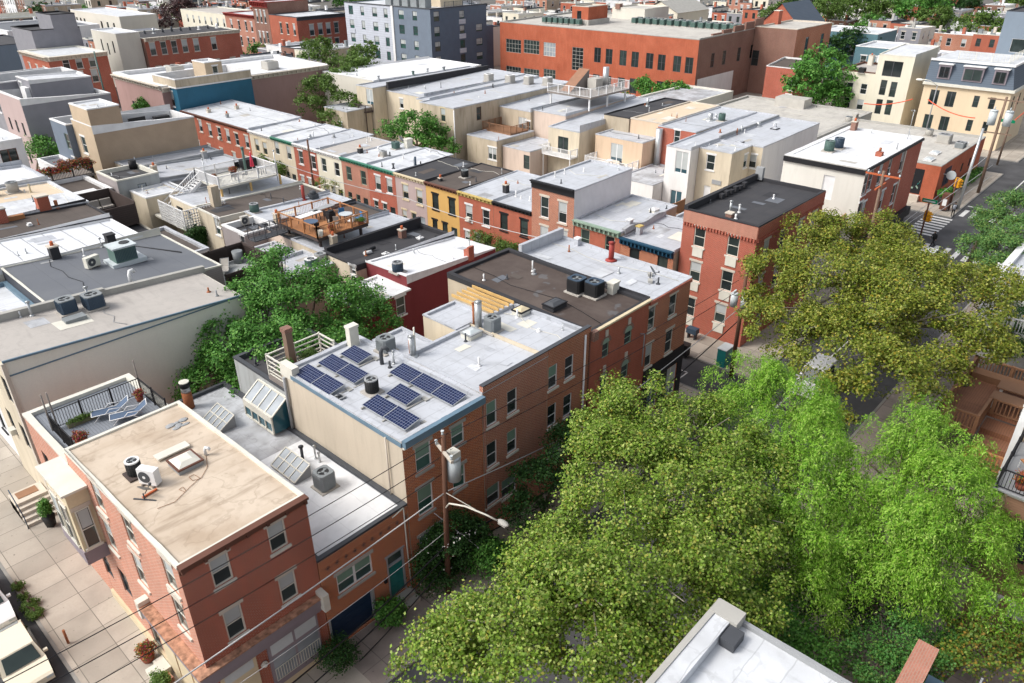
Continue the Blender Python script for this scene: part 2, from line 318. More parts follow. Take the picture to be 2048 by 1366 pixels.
def tag(o, label, cat, group=None, kind=None):
    if kind: o['kind'] = kind
    if label: o['label'] = label
    if cat: o['category'] = cat
    if group: o['group'] = group
    return o
def T(name, label, cat, loc, group=None, rz=0):
    o = bpy.data.objects.new(name, None); o.empty_display_size = .3; COL.objects.link(o); o.location = loc; o.rotation_euler = (0, 0, rz)
    return tag(o, label, cat, group)
def inst(name, me, parent, loc, rz=0):
    o = bpy.data.objects.new(name, me); COL.objects.link(o); o.location = loc; o.rotation_euler = (0, 0, rz)
    if parent is not None: o.parent = parent
    return o
def struct(o): o['kind'] = 'structure'; return o
CACHE = {}
def cm(key, fn):
    if key not in CACHE: CACHE[key] = fn()
    return CACHE[key]
def place(t, loc, label, rz=0, group=None):
    r = t.copy(); COL.objects.link(r); r.location = loc; r.rotation_euler = (0, 0, rz); r['label'] = label
    if group: r['group'] = group
    for ch in list(t.children):
        c = ch.copy(); COL.objects.link(c); c.parent = r
        for g in ch.children:
            d = g.copy(); COL.objects.link(d); d.parent = c
    return r
# ---------------------------------------------------------------- windows (local frame: x along wall, z up, outside = -y, origin bottom centre on the wall plane)
# style: frame, glass, lintel, sill, kind, blind
WS = {
 'dh': ('white', 'glass', 'stone', 'stone', 'dh', 'blind'), 'dhw': ('white', 'glass', 'white', 'white', 'dh', 'blind'), 'dhg': ('white', 'glass_green', 'greystone', 'greystone', 'dh', 'greenblind'),
 'dhn': ('white', 'glass', None, None, 'dh', 'blind'), 'dhc': ('offwhite', 'glass', 'stone', 'offwhite', 'dh', 'blind'), 'dhb': ('black', 'glass', 'black', 'black', 'dh', None), 'dhx': ('darkgrey', 'glass', None, None, 'dh', None),
 'pl': ('offwhite', 'glass', None, 'stone', 'dh', 'greenblind'), 'plw': ('white', 'glass', None, 'offwhite', 'dh', 'greenblind'), 'plain': ('darkgrey', 'glass_sky', None, 'offwhite', 'dh', None), 'fix': ('darkgrey', 'glass', None, None, 'one', None), 'fixw': ('white', 'glass', None, None, 'one', None),
 'sl': ('white', 'glass_teal', None, None, 'sl', 'blind'), 'slb': ('darkgrey', 'glass', None, None, 'sl', None), 'apt': ('darkgrey', 'glass_green', None, None, 'apt', 'blind'), 'grid': ('offwhite', 'glass_sky', None, None, 'grid', None), 'gridd': ('greystone', 'glass', None, None, 'grid', None),
 'dhr': ('cream', 'glass', 'cream', 'cream', 'dh', 'blind'), 'dhbr': ('brownpaint', 'glass', None, None, 'dh', None), 'dhs': ('black', 'glass', 'black', 'black', 'dh', None), 'doorw': ('white', 'white', None, None, 'one', None), 'dhgr': ('sage', 'glass', None, None, 'dh', None)}
def window(parent, face, org, w, h, style, inset=.10, name='window', label=None):
    """org = world point of the opening's bottom centre on the wall plane"""
    w = max(.3, round(w*10)/10); h = max(.3, round(h*10)/10); fr, gl, li, si, kind, bl = WS[style]
    rz = {'S': 0, 'W': -pi/2, 'E': pi/2, 'N': pi}[face]; y = inset
    def frame():
        b = MB(); t = .07 if w > .6 else .05; d0, d1 = y-.05, y+.02; x = w/2
        b.box(-x, d0, 0, -x+t, d1, h); b.box(x-t, d0, 0, x, d1, h); b.box(-x+t, d0, 0, x-t, d1, t); b.box(-x+t, d0, h-t, x-t, d1, h)
        if kind in ('dh', 'apt'): b.box(-x+t, d0+.01, h*.48, x-t, d1, h*.48+.05)
        if kind == 'dh' and w > 1.5: b.box(-.06, d0-.004, t, .06, d1, h-t)
        if kind == 'apt': b.box(-x+t, d0+.01, .32*h, x-t, d1, .32*h+.05); b.box(-.03+.2*w, d0+.01, .32*h, .03+.2*w, d1, h-t)
        if kind == 'sl': b.box(-.05, d0+.01, t, .05, d1, h-t)
        if kind == 'grid':
            nx = max(2, round(w/.9)); nz = max(2, round(h/.8))
            for i in range(1, nx): q = -x+w*i/nx; b.box(q-.03, d0+.01, t, q+.03, d1, h-t)
            for i in range(1, nz): q = h*i/nz; b.box(-x+t, d0+.013, q-.03, x-t, d1-.003, q+.03)
        return b.mesh('window', fr)
    def pane(): return MB().quad((-w/2+.03, y-.012, .03), (w/2-.03, y-.012, .03), (w/2-.03, y-.012, h-.03), (-w/2+.03, y-.012, h-.03)).mesh('pane', gl)
    if kind == 'dh':
        def pane():
            b = MB(); x = w/2-.03; b.quad((-x, y-.022, h*.48), (x, y-.022, h*.48), (x, y-.022, h-.03), (-x, y-.022, h-.03)); b.quad((-x, y-.008, .03), (x, y-.008, .03), (x, y-.008, h*.5), (-x, y-.008, h*.5)); return b.mesh('pane', gl)
    loc = Vector(org)-Vector(wloc(parent))
    o = inst(name, cm(('wf', w, h, style, inset), frame), parent, loc, rz)
    if label: o['label'] = label
    inst('pane', cm(('wp', w, h, style, inset), pane), o, (0, 0, 0))
    if bl and random.random() < .65:
        q = random.choice((.5, .5, .62, .8)); q2 = h*(1-q) if kind != 'dh' else max(h*.53, h*(1-q)) if q < .6 else h*.53
        inst('blind', cm(('wb', w, h, bl, q2, inset), lambda: MB().quad((-w/2+.08, y-.028, q2), (w/2-.08, y-.028, q2), (w/2-.08, y-.028, h-.08), (-w/2+.08, y-.028, h-.08)).mesh('blind', bl)), o, (0, 0, 0))
    if kind == 'dh' and w < 1.3 and org[1] > 45 and random.random() < .05: inst('window_unit', cm(('wu',), lambda: MB().box(-.28, -.3, .06, .28, .03, .42).mesh('window_unit', 'offwhite')), o, (0, 0, 0))
    if li: inst('lintel', cm(('wl', w, li), lambda: MB().box(-w/2-.12, -.035, 0, w/2+.12, .05, .2).mesh('lintel', li)), o, (0, 0, h+.003))
    if si: inst('sill', cm(('wsl', w, si), lambda: MB().box(-w/2-.09, -.08, -.13, w/2+.09, .09, 0).mesh('sill', si)), o, (0, 0, -.003))
    return o
def wall_face(b, face, x0, x1, y0, y1, zt, zb, ops, m=0, depth=.14):
    """one wall plane with real openings; zt(u) gives the wall head; ops = (ucentre, z, w, h)"""
    if face == 'S': f = lambda u, z, d=0: (u, y0+d, z); a, c = x0, x1
    elif face == 'W': f = lambda u, z, d=0: (x0+d, u, z); a, c = y0, y1
    elif face == 'N': f = lambda u, z, d=0: (u, y1-d, z); a, c = x0, x1
    else: f = lambda u, z, d=0: (x1-d, u, z); a, c = y0, y1
    rs = []
    for u, z, w, h in ops:
        u0, u1 = u-w/2, u+w/2
        if u0 < a+.02 or u1 > c-.02 or z < zb or z+h > min(zt(a), zt(c))-.02: continue
        rs.append((u0, u1, z, z+h))
    us = sorted({a, c, *[r[0] for r in rs], *[r[1] for r in rs]}); zs = sorted({zb, *[r[2] for r in rs], *[r[3] for r in rs]})
    for i in range(len(us)-1):
        p, q = us[i], us[i+1]
        if q-p < 1e-4: continue
        for k in range(len(zs)):
            z = zs[k]; top = k == len(zs)-1
            mz = (z+(zt(p) if top else zs[k+1]))/2; mu = (p+q)/2
            if any(r[0] < mu < r[1] and r[2] < mz < r[3] for r in rs): continue
            if top: b.quad(f(p, z), f(q, z), f(q, zt(q)), f(p, zt(p)), m)
            elif zs[k+1]-z > 1e-4: b.quad(f(p, z), f(q, z), f(q, zs[k+1]), f(p, zs[k+1]), m)
    for u0, u1, z0, z1 in rs:
        b.quad(f(u0, z0), f(u1, z0), f(u1, z0, depth), f(u0, z0, depth), m); b.quad(f(u0, z1), f(u1, z1), f(u1, z1, depth), f(u0, z1, depth), m)
        b.quad(f(u0, z0), f(u0, z1), f(u0, z1, depth), f(u0, z0, depth), m); b.quad(f(u1, z0), f(u1, z1), f(u1, z1, depth), f(u1, z0, depth), m)
class Bld:
    def __init__(s, name, label, x0, x1, y0, y1, z, wall, roof, cat='house', group=None, wins=(), cop='white', copw=.22, coph=.08, drop=.22, cor=(), noroof=False, copsides='SWNE', zb=0.0, clutter=True):
        zz = z if isinstance(z, tuple) else (z,)*4   # heads at SW, SE, NE, NW
        s.x0, s.x1, s.y0, s.y1, s.zz = x0, x1, y0, y1, zz; s.drop = drop
        s.root = T(name, label, cat, (x0, y0, 0), group); r = s.root
        lin = lambda a, c, za, zc: (lambda u: za+(zc-za)*(u-a)/(c-a))
        zt = {'S': lin(x0, x1, zz[0], zz[1]), 'N': lin(x0, x1, zz[3], zz[2]), 'W': lin(y0, y1, zz[0], zz[3]), 'E': lin(y0, y1, zz[1], zz[2])}
        s.zt = zt; wl = wall if isinstance(wall, dict) else {}
        mats = []; ops = {f: [] for f in 'SWNE'}; wo = []
        for wn in wins:
            f, st, w, h, pts = wn[:5]; opt = wn[5] if len(wn) > 5 else {}
            for p in pts:
                if len(p) == 4:
                    A_ = PY(p[0], p[1], y0) if f == 'S' else PX(p[0], p[1], x0); B_ = PY(p[2], p[3], y0) if f == 'S' else PX(p[2], p[3], x0)
                    u = (A_[0]+B_[0])/2; z_ = min(A_[1], B_[1]); w = abs(A_[0]-B_[0]); h = abs(A_[1]-B_[1])
                elif opt.get('m'): u, z_ = p                              # metres: u along the wall, z of the bottom
                else:
                    u, z_ = (PY(p[0], p[1], y0) if f == 'S' else PX(p[0], p[1], x0)); z_ -= h/2
                if opt.get('z') is not None: z_ = opt['z']
                a, c = (x0, x1) if f in 'SN' else (y0, y1); u = min(max(u, a+w/2+.06), c-w/2-.06)
                z_ = min(max(z_, zb+.02), min(zt[f](a), zt[f](c))-h-.12)
                w_ = max(.3, round(w*10)/10); h_ = max(.3, round(h*10)/10)
                ops[f].append((u, z_, w_, h_)); wo.append((f, u, z_, w_, h_, st, opt.get('name', 'window')))
        b = MB()
        for f in 'SWNE':
            mt = wl.get(f, wl.get('*', wall if isinstance(wall, str) else 'st_beige'))
            if mt not in mats: mats.append(mt)
            wall_face(b, f, x0, x1, y0, y1, zt[f], zb, ops[f], mats.index(mt))
        b.build('wall', mats, r)
        for f, u, z_, w_, h_, st, nm in wo:
            if st is None: continue
            org = {'S': (u, y0, z_), 'W': (x0, u, z_), 'N': (u, y1, z_), 'E': (x1, u, z_)}[f]
            window(r, f, org, w_, h_, st, name=nm)
        e = .02; rb = MB().quad((x0+e, y0+e, zz[0]-drop), (x1-e, y0+e, zz[1]-drop), (x1-e, y1-e, zz[2]-drop), (x0+e, y1-e, zz[3]-drop))
        if not noroof: s.roof = rb.build('roof', roof, r)
        if cop:
            cb = MB(); t = copw; o_ = .03
            P4 = [(x0, y0, zz[0]), (x1, y0, zz[1]), (x1, y1, zz[2]), (x0, y1, zz[3])]
            O4 = [(x0-o_, y0-o_), (x1+o_, y0-o_), (x1+o_, y1+o_), (x0-o_, y1+o_)]; I4 = [(x0+t, y0+t), (x1-t, y0+t), (x1-t, y1-t), (x0+t, y1-t)]
            for k, f in enumerate('SENW'):
                if f not in copsides: continue
                j = (k+1) % 4; za, zc = P4[k][2], P4[j][2]
                L_ = math.dist(P4[k][:2], P4[j][:2]); n_ = max(1, min(14, int(L_/1.3))); up = lambda q, z: (q[0], q[1], z)
                jt = [0]+[random.uniform(-.022, .022) for _ in range(n_-1)]+[0]; jw = [0]+[random.uniform(-.02, .02) for _ in range(n_-1)]+[0]; ox, oy = {'S': (0, 1), 'N': (0, -1), 'W': (1, 0), 'E': (-1, 0)}[f]
                mixp = lambda a, b_, t_, w_: (a[0]+(b_[0]-a[0])*t_+ox*w_, a[1]+(b_[1]-a[1])*t_+oy*w_)
                for g_ in range(n_):          # old copings are never quite straight
                    t0, t1 = g_/n_, (g_+1)/n_; A = mixp(O4[k], O4[j], t0, 0); Bq = mixp(O4[k], O4[j], t1, 0); D_ = mixp(I4[k], I4[j], t0, jw[g_]); C_ = mixp(I4[k], I4[j], t1, jw[g_+1]); z0_ = za+(zc-za)*t0; z1_ = za+(zc-za)*t1
                    cb.quad(up(A, z0_+coph+jt[g_]), up(Bq, z1_+coph+jt[g_+1]), up(C_, z1_+coph+jt[g_+1]), up(D_, z0_+coph+jt[g_]))
                    cb.quad(up(A, z0_-.06), up(Bq, z1_-.06), up(Bq, z1_+coph+jt[g_+1]), up(A, z0_+coph+jt[g_]))
                    cb.quad(up(D_, z0_-drop), up(C_, z1_-drop), up(C_, z1_+coph+jt[g_+1]), up(D_, z0_+coph+jt[g_]))
                A, Bq, C_, D_ = O4[k], O4[j], I4[j], I4[k]
                cb.quad(up(A, za-.06), up(D_, za-.06), up(D_, za+coph), up(A, za+coph)); cb.quad(up(Bq, zc-.06), up(C_, zc-.06), up(C_, zc+coph), up(Bq, zc+coph))
                cb.quad(up(A, za-.06), up(Bq, zc-.06), up((A[0]*.99+D_[0]*.01, A[1]*.99+D_[1]*.01), zc-.06), up((A[0]*.99+D_[0]*.01, A[1]*.99+D_[1]*.01), za-.06))
            cb.build('coping', cop, r)
        for c in cor: s.cornice(*c)
        if clutter and not noroof and cat != 'hall' and x0 < 106 and y0 < 110: s.clutter(roof)
    def clutter(s, roof):
        W_, D_ = s.x1-s.x0, s.y1-s.y0
        if W_*D_ < 12 or roof.startswith('deck'): return
        R_ = random.Random(int(s.x0*7+s.y0*13)); pm = {'rf_tar': ('rf_slate', 'tar', 'rf_brownx'), 'rf_brown': ('rf_tar', 'rf_slate', 'rf_brownx'), 'rf_brownx': ('rf_tar', 'rf_slate'), 'rf_slate': ('rf_tar', 'grey'), 'rf_tan': ('offwhite', 'rf_sand'), 'rf_sand': ('stone', 'offwhite')}.get(roof, ('rf_silver', 'rf_silverx', 'rf_stained', 'offwhite', 'rf_white', 'rf_gravel'))
        for i in range(R_.randint(2, 4)):
            w_, d_ = (R_.uniform(.4, min(2.2, W_*.3)), R_.uniform(.3, min(1.6, D_*.3))); x = R_.uniform(s.x0+.4, s.x1-.4-w_); y = R_.uniform(s.y0+.4, s.y1-.4-d_); e = .012+.004*i
            MB().quad((x, y, s.zr(x, y)+e), (x+w_, y+R_.uniform(-.06, .06), s.zr(x+w_, y)+e), (x+w_+R_.uniform(-.08, .08), y+d_, s.zr(x+w_, y+d_)+e), (x+R_.uniform(-.08, .08), y+d_, s.zr(x, y+d_)+e)).build('roof_patch', R_.choice(pm), s.root)
        for i in range(R_.randint(1, 3)):
            x, y = R_.uniform(s.x0+.5, s.x1-.5), R_.uniform(s.y0+.4, s.y1-.4); z = s.zr(x, y); r = R_.choice((.035, .05, .06)); b = MB().cyl(x, y, z-.05, z+R_.uniform(.25, .6), r, n=8); b.cyl(x, y, z-.02, z+.08, r*3, r*1.4, 8); b.build('vent_pipe', R_.choice(('steel', 'darkgrey', 'white', 'rust')), s.root)
        if R_.random() < .6:                                                # a cable or conduit run along the membrane
            x, y = R_.uniform(s.x0+.6, s.x1-.6), s.y0+.4; pts = []
            for i in range(7): pts.append((min(max(x, s.x0+.3), s.x1-.3), y, s.zr(x, y)+.035)); x += R_.uniform(-.5, .5); y += (D_-.8)/6
            MB().tube(pts, .018, 5).build('roof_cable', R_.choice(('black', 'grey', 'offwhite')), s.root)
    def cornice(s, face, mat, h=.5, d=.35, br=.6, top=None, u0=None, u1=None):
        zt = s.zt[face]; a, c = (s.x0, s.x1) if face in 'SN' else (s.y0, s.y1); a = a if u0 is None else u0; c = c if u1 is None else u1
        b = MB(); zz = min(zt(a), zt(c))+.11
        def bx(p, q, dd, z0, z1, m=0, d0=0):
            if face == 'S': b.box(p, s.y0-dd, z0, q, s.y0-d0-.002, z1, m)
            elif face == 'W': b.box(s.x0-dd, p, z0, s.x0-d0-.002, q, z1, m)
        bx(a, c, d, zz-.12, zz); bx(a, c, d*.55, zz-h*.45, zz-.12); bx(a, c, d*.25, zz-h, zz-h*.45)
        if br:
            n = max(2, int((c-a)/br))
            for i in range(n+1):
                q = a+.05+(c-a-.22)*i/n; bx(q, q+.12, d*.8, zz-h*.8, zz-.12, 0, d*.25)
        b.build('cornice', mat, s.root)
    def band(s, face, mat, z0, z1, d=.04, name='band', u0=None, u1=None, mat_i=None):
        a, c = (s.x0, s.x1) if face in 'SN' else (s.y0, s.y1); a = a if u0 is None else u0; c = c if u1 is None else u1; b = MB()
        if face == 'S': b.box(a, s.y0-d, z0, c, s.y0-.003, z1)
        elif face == 'W': b.box(s.x0-d, a, z0, s.x0-.003, c, z1)
        return b.build(name, mat, s.root)
    def zr(s, x, y):
        u = (x-s.x0)/(s.x1-s.x0); v = (y-s.y0)/(s.y1-s.y0); z = s.zz
        return (z[0]*(1-u)+z[1]*u)*(1-v)+(z[3]*(1-u)+z[2]*u)*v-s.drop
    def at(s, px, py, m=.3):
        z = sum(s.zz)/4-s.drop
        for _ in range(3): x, y = P(px, py, z); z = s.zr(min(max(x, s.x0), s.x1), min(max(y, s.y0), s.y1))
        x = min(max(x, s.x0+m), s.x1-m); y = min(max(y, s.y0+m), s.y1-m); return (x, y, s.zr(x, y))
    def chim(s, px, py, w=.55, d=.45, h=1.0, mat='brick_mid', pot='orangeclay', cap='stone'):
        x, y, z = s.at(px, py, .3); b = MB().box(x-w/2, y-d/2, z-.1, x+w/2, y+d/2, z+h); c = b.build('chimney', mat, s.root)
        if cap: MB().box(x-w/2-.05, y-d/2-.05, z+h+.002, x+w/2+.05, y+d/2+.05, z+h+.1).build('chimney_cap', cap, c)
        if pot: MB().cyl(x, y, z+h+.1, z+h+.4, .13, .11).build('chimney_pot', pot, c)
        return s
    def vent(s, px, py, h=.5, r=.05, mat='steel', capr=0):
        x, y, z = s.at(px, py, .12); b = MB().cyl(x, y, z-.05, z+h, r, n=8); b.cyl(x, y, z-.02, z+.1, r*2.4, r*1.3, 8)
        if capr: b.cyl(x, y, z+h, z+h+.06, capr, capr*.9, 10); b.cyl(x, y, z+h+.06, z+h+.12, capr, .02, 10)
        b.build('vent_pipe', mat, s.root); return s
    def gooseneck(s, px, py, h=.6, r=.09, mat='white', rz=0):
        x, y, z = s.at(px, py); dx, dy = cos(rz)*r*2, sin(rz)*r*2
        MB().tube([(x, y, z-.05), (x, y, z+h), (x+dx*.4, y+dy*.4, z+h+r*2), (x+dx*1.3, y+dy*1.3, z+h+r*2), (x+dx*1.8, y+dy*1.8, z+h+r*.6)], r, 8).build('vent_pipe', mat, s.root); return s
    def hatch(s, px, py, w=1.0, d=1.0, h=.3, mat='white', top='glazed', rim='black'):
        x, y, z = s.at(px, py, w/2+.1); c = MB().box(x-w/2, y-d/2, z-.05, x+w/2, y+d/2, z+h).build('skylight', mat, s.root)
        b = MB().box(x-w/2-.04, y-d/2-.04, z+h+.002, x+w/2+.04, y+d/2+.04, z+h+.07, 0)
        b.build('skylight_frame', rim, c); i = w/2-.05; j = d/2-.05; b = MB(); z2 = z+h+.074; k = .25
        b.quad((x-i, y-j, z2), (x+i, y-j, z2), (x+i-k, y-j+k, z2+.12), (x-i+k, y-j+k, z2+.12)).quad((x+i, y-j, z2), (x+i, y+j, z2), (x+i-k, y+j-k, z2+.12), (x+i-k, y-j+k, z2+.12))
        b.quad((x+i, y+j, z2), (x-i, y+j, z2), (x-i+k, y+j-k, z2+.12), (x+i-k, y+j-k, z2+.12)).quad((x-i, y+j, z2), (x-i, y-j, z2), (x-i+k, y-j+k, z2+.12), (x-i+k, y+j-k, z2+.12)).quad((x-i+k, y-j+k, z2+.12), (x+i-k, y-j+k, z2+.12), (x+i-k, y+j-k, z2+.12), (x-i+k, y+j-k, z2+.12))
        b.build('dome', top, c); return s
    def wallring(s, x0, y0, x1, y1, mat, h=.3, t=.25):
        pass
# ---------------------------------------------------------------- rooftop equipment (things)
def ac(loc, label, kind='box', col='ac_grey', top='ac_grey', s=(.85, .85, .85), rz=0, group='air conditioning condensers on the roofs', pad='concrete'):
    t = T('air_conditioner', label, 'air conditioner', loc, group, rz); w, d, h = s; k = (kind, col, top, s)
    if kind == 'split':
        def cas(): b = MB().box(-w/2, -d/2, .1, w/2, d/2, .1+h); return b.mesh('casing', col)
        inst('casing', cm(('a1',)+k, cas), t, (0, 0, 0))
        inst('fan_grille', cm(('a2',)+k, lambda: MB().tube([(-w*.12, -d/2-.012, .1+h/2), (-w*.12, -d/2-.004, .1+h/2)], h*.38, 20).mesh('fan_grille', 'darkgrey')), t, (0, 0, 0))
        inst('fan_hub', cm(('a3',)+k, lambda: MB().tube([(-w*.12, -d/2-.02, .1+h/2), (-w*.12, -d/2-.013, .1+h/2)], h*.1, 12).mesh('fan_hub', col)), t, (0, 0, 0))
        inst('stand', cm(('a4',)+k, lambda: MB().box(-w*.35, -d*.7, .0, -w*.28, d*.7, .1).box(w*.28, -d*.7, 0, w*.35, d*.7, .1).mesh('stand', 'greywood')), t, (0, 0, 0)); return t
    z0 = .12
    inst('pad', cm(('p', w, d, pad), lambda: MB().box(-w/2-.1, -d/2-.1, 0, w/2+.1, d/2+.1, .1).mesh('pad', pad)), t, (0, 0, 0))
    def cas():
        b = MB(); r = w/2
        if kind == 'round': b.cyl(0, 0, z0, z0+h*.9, r*.96, n=20, m=0)
        else: c = .09; b.prism([(-w/2+c, -d/2), (w/2-c, -d/2), (w/2, -d/2+c), (w/2, d/2-c), (w/2-c, d/2), (-w/2+c, d/2), (-w/2, d/2-c), (-w/2, -d/2+c)], z0, z0+h*.9)
        return b.mesh('casing', col)
    inst('casing', cm(('c1',)+k, cas), t, (0, 0, 0))
    def louv():
        b = MB()
        if kind == 'round':
            for i in range(7): z = z0+.06+h*.78*i/7; b.tube([(cos(a)*w*.492, sin(a)*w*.492, z) for a in [2*pi*q/20 for q in range(21)]], .012, 4, cap=False)
            for q in range(20): a = 2*pi*q/20; b.beam((cos(a)*w*.495, sin(a)*w*.495, z0), (cos(a)*w*.495, sin(a)*w*.495, z0+h*.88), .015)
        else:
            n = 11
            for i in range(n): q = -w/2+.1+(w-.2)*i/(n-1); b.box(q-.012, -d/2-.015, z0+.08, q+.012, -d/2-.001, z0+h*.82); b.box(q-.012, d/2+.001, z0+.08, q+.012, d/2+.015, z0+h*.82)
            for i in range(n): q = -d/2+.1+(d-.2)*i/(n-1); b.box(-w/2-.015, q-.012, z0+.08, -w/2-.001, q+.012, z0+h*.82); b.box(w/2+.001, q-.012, z0+.08, w/2+.015, q+.012, z0+h*.82)
        return b.mesh('louvres', col)
    inst('louvres', cm(('c2',)+k, louv), t, (0, 0, 0))
    def tp():
        b = MB(); n = 20; R1 = w*.36; z = z0+h*.9; z1 = z+.06
        if kind == 'round': ring = [(cos(2*pi*q/n)*w*.5, sin(2*pi*q/n)*w*.5) for q in range(n)]
        else:
            ring = []
            for q in range(n): a = 2*pi*q/n; sc = min(1/max(abs(cos(a)), 1e-6), 1/max(abs(sin(a)), 1e-6), 1.28); ring.append((cos(a)*sc*w/2, sin(a)*sc*d/2))
        for q in range(n):
            a, c = 2*pi*q/n, 2*pi*(q+1)/n; A, B = ring[q], ring[(q+1) % n]
            b.quad((A[0], A[1], z1), (B[0], B[1], z1), (cos(c)*R1, sin(c)*R1, z1), (cos(a)*R1, sin(a)*R1, z1)); b.quad((A[0], A[1], z), (B[0], B[1], z), (B[0], B[1], z1), (A[0], A[1], z1))
            b.quad((cos(c)*R1, sin(c)*R1, z1), (cos(a)*R1, sin(a)*R1, z1), (cos(a)*R1*.97, sin(a)*R1*.97, z+.01), (cos(c)*R1*.97, sin(c)*R1*.97, z+.01))
        return b.mesh('top_panel', top)
    inst('top_panel', cm(('c3',)+k, tp), t, (0, 0, 0))
    def fan():
        b = MB(); z = z0+h*.9+.012; R1 = w*.35; b.tube([(0, 0, z-.006), (0, 0, z)], R1, 20, m=0)
        b.cyl(0, 0, z, z+.04, w*.09, n=10, m=1)
        for q in range(3):
            a = 2*pi*q/3+.4; b.quad((cos(a)*w*.06, sin(a)*w*.06, z+.012), (cos(a-.15)*R1*.92, sin(a-.15)*R1*.92, z+.012), (cos(a+.55)*R1*.92, sin(a+.55)*R1*.92, z+.025), (cos(a+.5)*w*.07, sin(a+.5)*w*.07, z+.022), 1)
        return b.mesh('fan', ['ac_dark', 'ac_grey'])
    inst('fan', cm(('c4',)+k, fan), t, (0, 0, 0)); return t
def dish(loc, label, rz=0, s=.4, mast=.5, blocks=False):
    t = T('satellite_dish', label, 'satellite dish', loc, 'satellite dishes', rz)
    def d():
        b = MB(); n = 14; c = Vector((0, -.1, mast+.1)); ax = Vector((0, -.8, .6)); e = Vector((1, 0, 0)); g = ax.cross(e)
        ring = [c+(e*cos(2*pi*q/n)+g*sin(2*pi*q/n)*1.1)*s+ax*.08 for q in range(n)]
        for q in range(n): b.tri(tuple(c), tuple(ring[q]), tuple(ring[(q+1) % n]))
        return b.mesh('reflector', 'grey')
    inst('reflector', cm(('dr', s, mast), d), t, (0, 0, 0))
    inst('mast', cm(('dm', s, mast), lambda: MB().cyl(0, 0, 0, mast, .03, n=8).beam((0, 0, .02), (.5, 0, .02), .06, .04).beam((0, 0, .02), (-.5, 0, .02), .06, .04).beam((0, -.1, mast-.1), (0, -.55, mast+.05), .03).box(-.04, -.6, mast, .04, -.5, mast+.1).mesh('mast', 'darkgrey')), t, (0, 0, 0))
    if blocks: inst('ballast', cm(('db',), lambda: MB().box(-.75, -.15, 0, -.35, .15, .2).box(.35, -.15, 0, .75, .15, .2).mesh('ballast', 'greystone')), t, (0, 0, 0))
    return t
def railing(parent, pts, h, mat, step=.12, bal=.025, rail=.07, post=.1, psp=1.6, name='railing', style='v', closed=False, infill=None):
    pts = [Vector(p) for p in pts]
    if closed: pts = pts+[pts[0]]
    b = MB(); pb = []
    for i in range(len(pts)-1):
        a, c = pts[i], pts[i+1]; L = (c-a).length; up = Vector((0, 0, 1))
        b.beam(a+up*h, c+up*h, rail, rail*.7); b.beam(a+up*.1, c+up*.1, rail*.6)
        if style == 'v':
            n = int(L/step)
            for k in range(1, n): q = a+(c-a)*k/n; b.beam(q+up*.1, q+up*h, bal)
        elif style == 'h':
            n = max(2, int(h/step))
            for k in range(1, n): b.beam(a+up*h*k/n, c+up*h*k/n, bal, bal*2.5)
        elif style == 'x':
            n = int(L/step)
            for k in range(n+1):
                q = a+(c-a)*k/n; b.beam(q+up*.1, q+up*h, bal)
            for k in range(1, int(h/step)): b.beam(a+up*k*step, c+up*k*step, bal)
        n = max(1, round(L/psp))
        for k in range(n+1):
            if k == 0 and i > 0: continue
            pb.append(a+(c-a)*k/n)
    r = b.build(name, mat, parent)
    for q in pb: MB().box(q.x-post/2, q.y-post/2, q.z, q.x+post/2, q.y+post/2, q.z+h+.08).build('post', mat, parent)
    return r
def wire(label, pts, r=.02, mat='cableb', sag=0, n=12, name='power_line', group='overhead wires along the street', cat='wire'):
    out = []; pts = [Vector(p) for p in pts]
    for i in range(len(pts)-1):
        for k in range(n+(i == len(pts)-2)):
            t = k/n; p = pts[i].lerp(pts[i+1], t); p.z -= sag*4*t*(1-t); out.append(p)
    o = MB().tube(out, r, 5, 0).build(name, mat); return tag(o, label, cat, group)
# ---------------------------------------------------------------- foliage
def leaf_mesh(name, mat, C, Nn, Tt, L, W):
    """C centres, Nn normals, Tt tangents (n,3); L, W sizes (n,) -> diamonds"""
    n = len(C); B = np.cross(Nn, Tt); B /= np.linalg.norm(B, axis=1)[:, None]+1e-9; T_ = np.cross(B, Nn)
    L = L[:, None]/2; W = W[:, None]/2
    V = np.stack([C-T_*L, C-B*W+T_*L*.1+Nn*W*.25, C+T_*L, C+B*W+T_*L*.1+Nn*W*.25], 1).reshape(-1, 3)
    me = bpy.data.meshes.new(name); me.vertices.add(4*n); me.vertices.foreach_set('co', V.astype(np.float32).ravel())
    me.loops.add(4*n); me.loops.foreach_set('vertex_index', np.arange(4*n, dtype=np.int32))
    me.polygons.add(n); me.polygons.foreach_set('loop_start', np.arange(0, 4*n, 4, dtype=np.int32)); me.polygons.foreach_set('loop_total', np.full(n, 4, dtype=np.int32))
    me.materials.append(M(mat)); me.update(calc_edges=True); return me
def unit(a): return a/(np.linalg.norm(a, axis=1)[:, None]+1e-9)
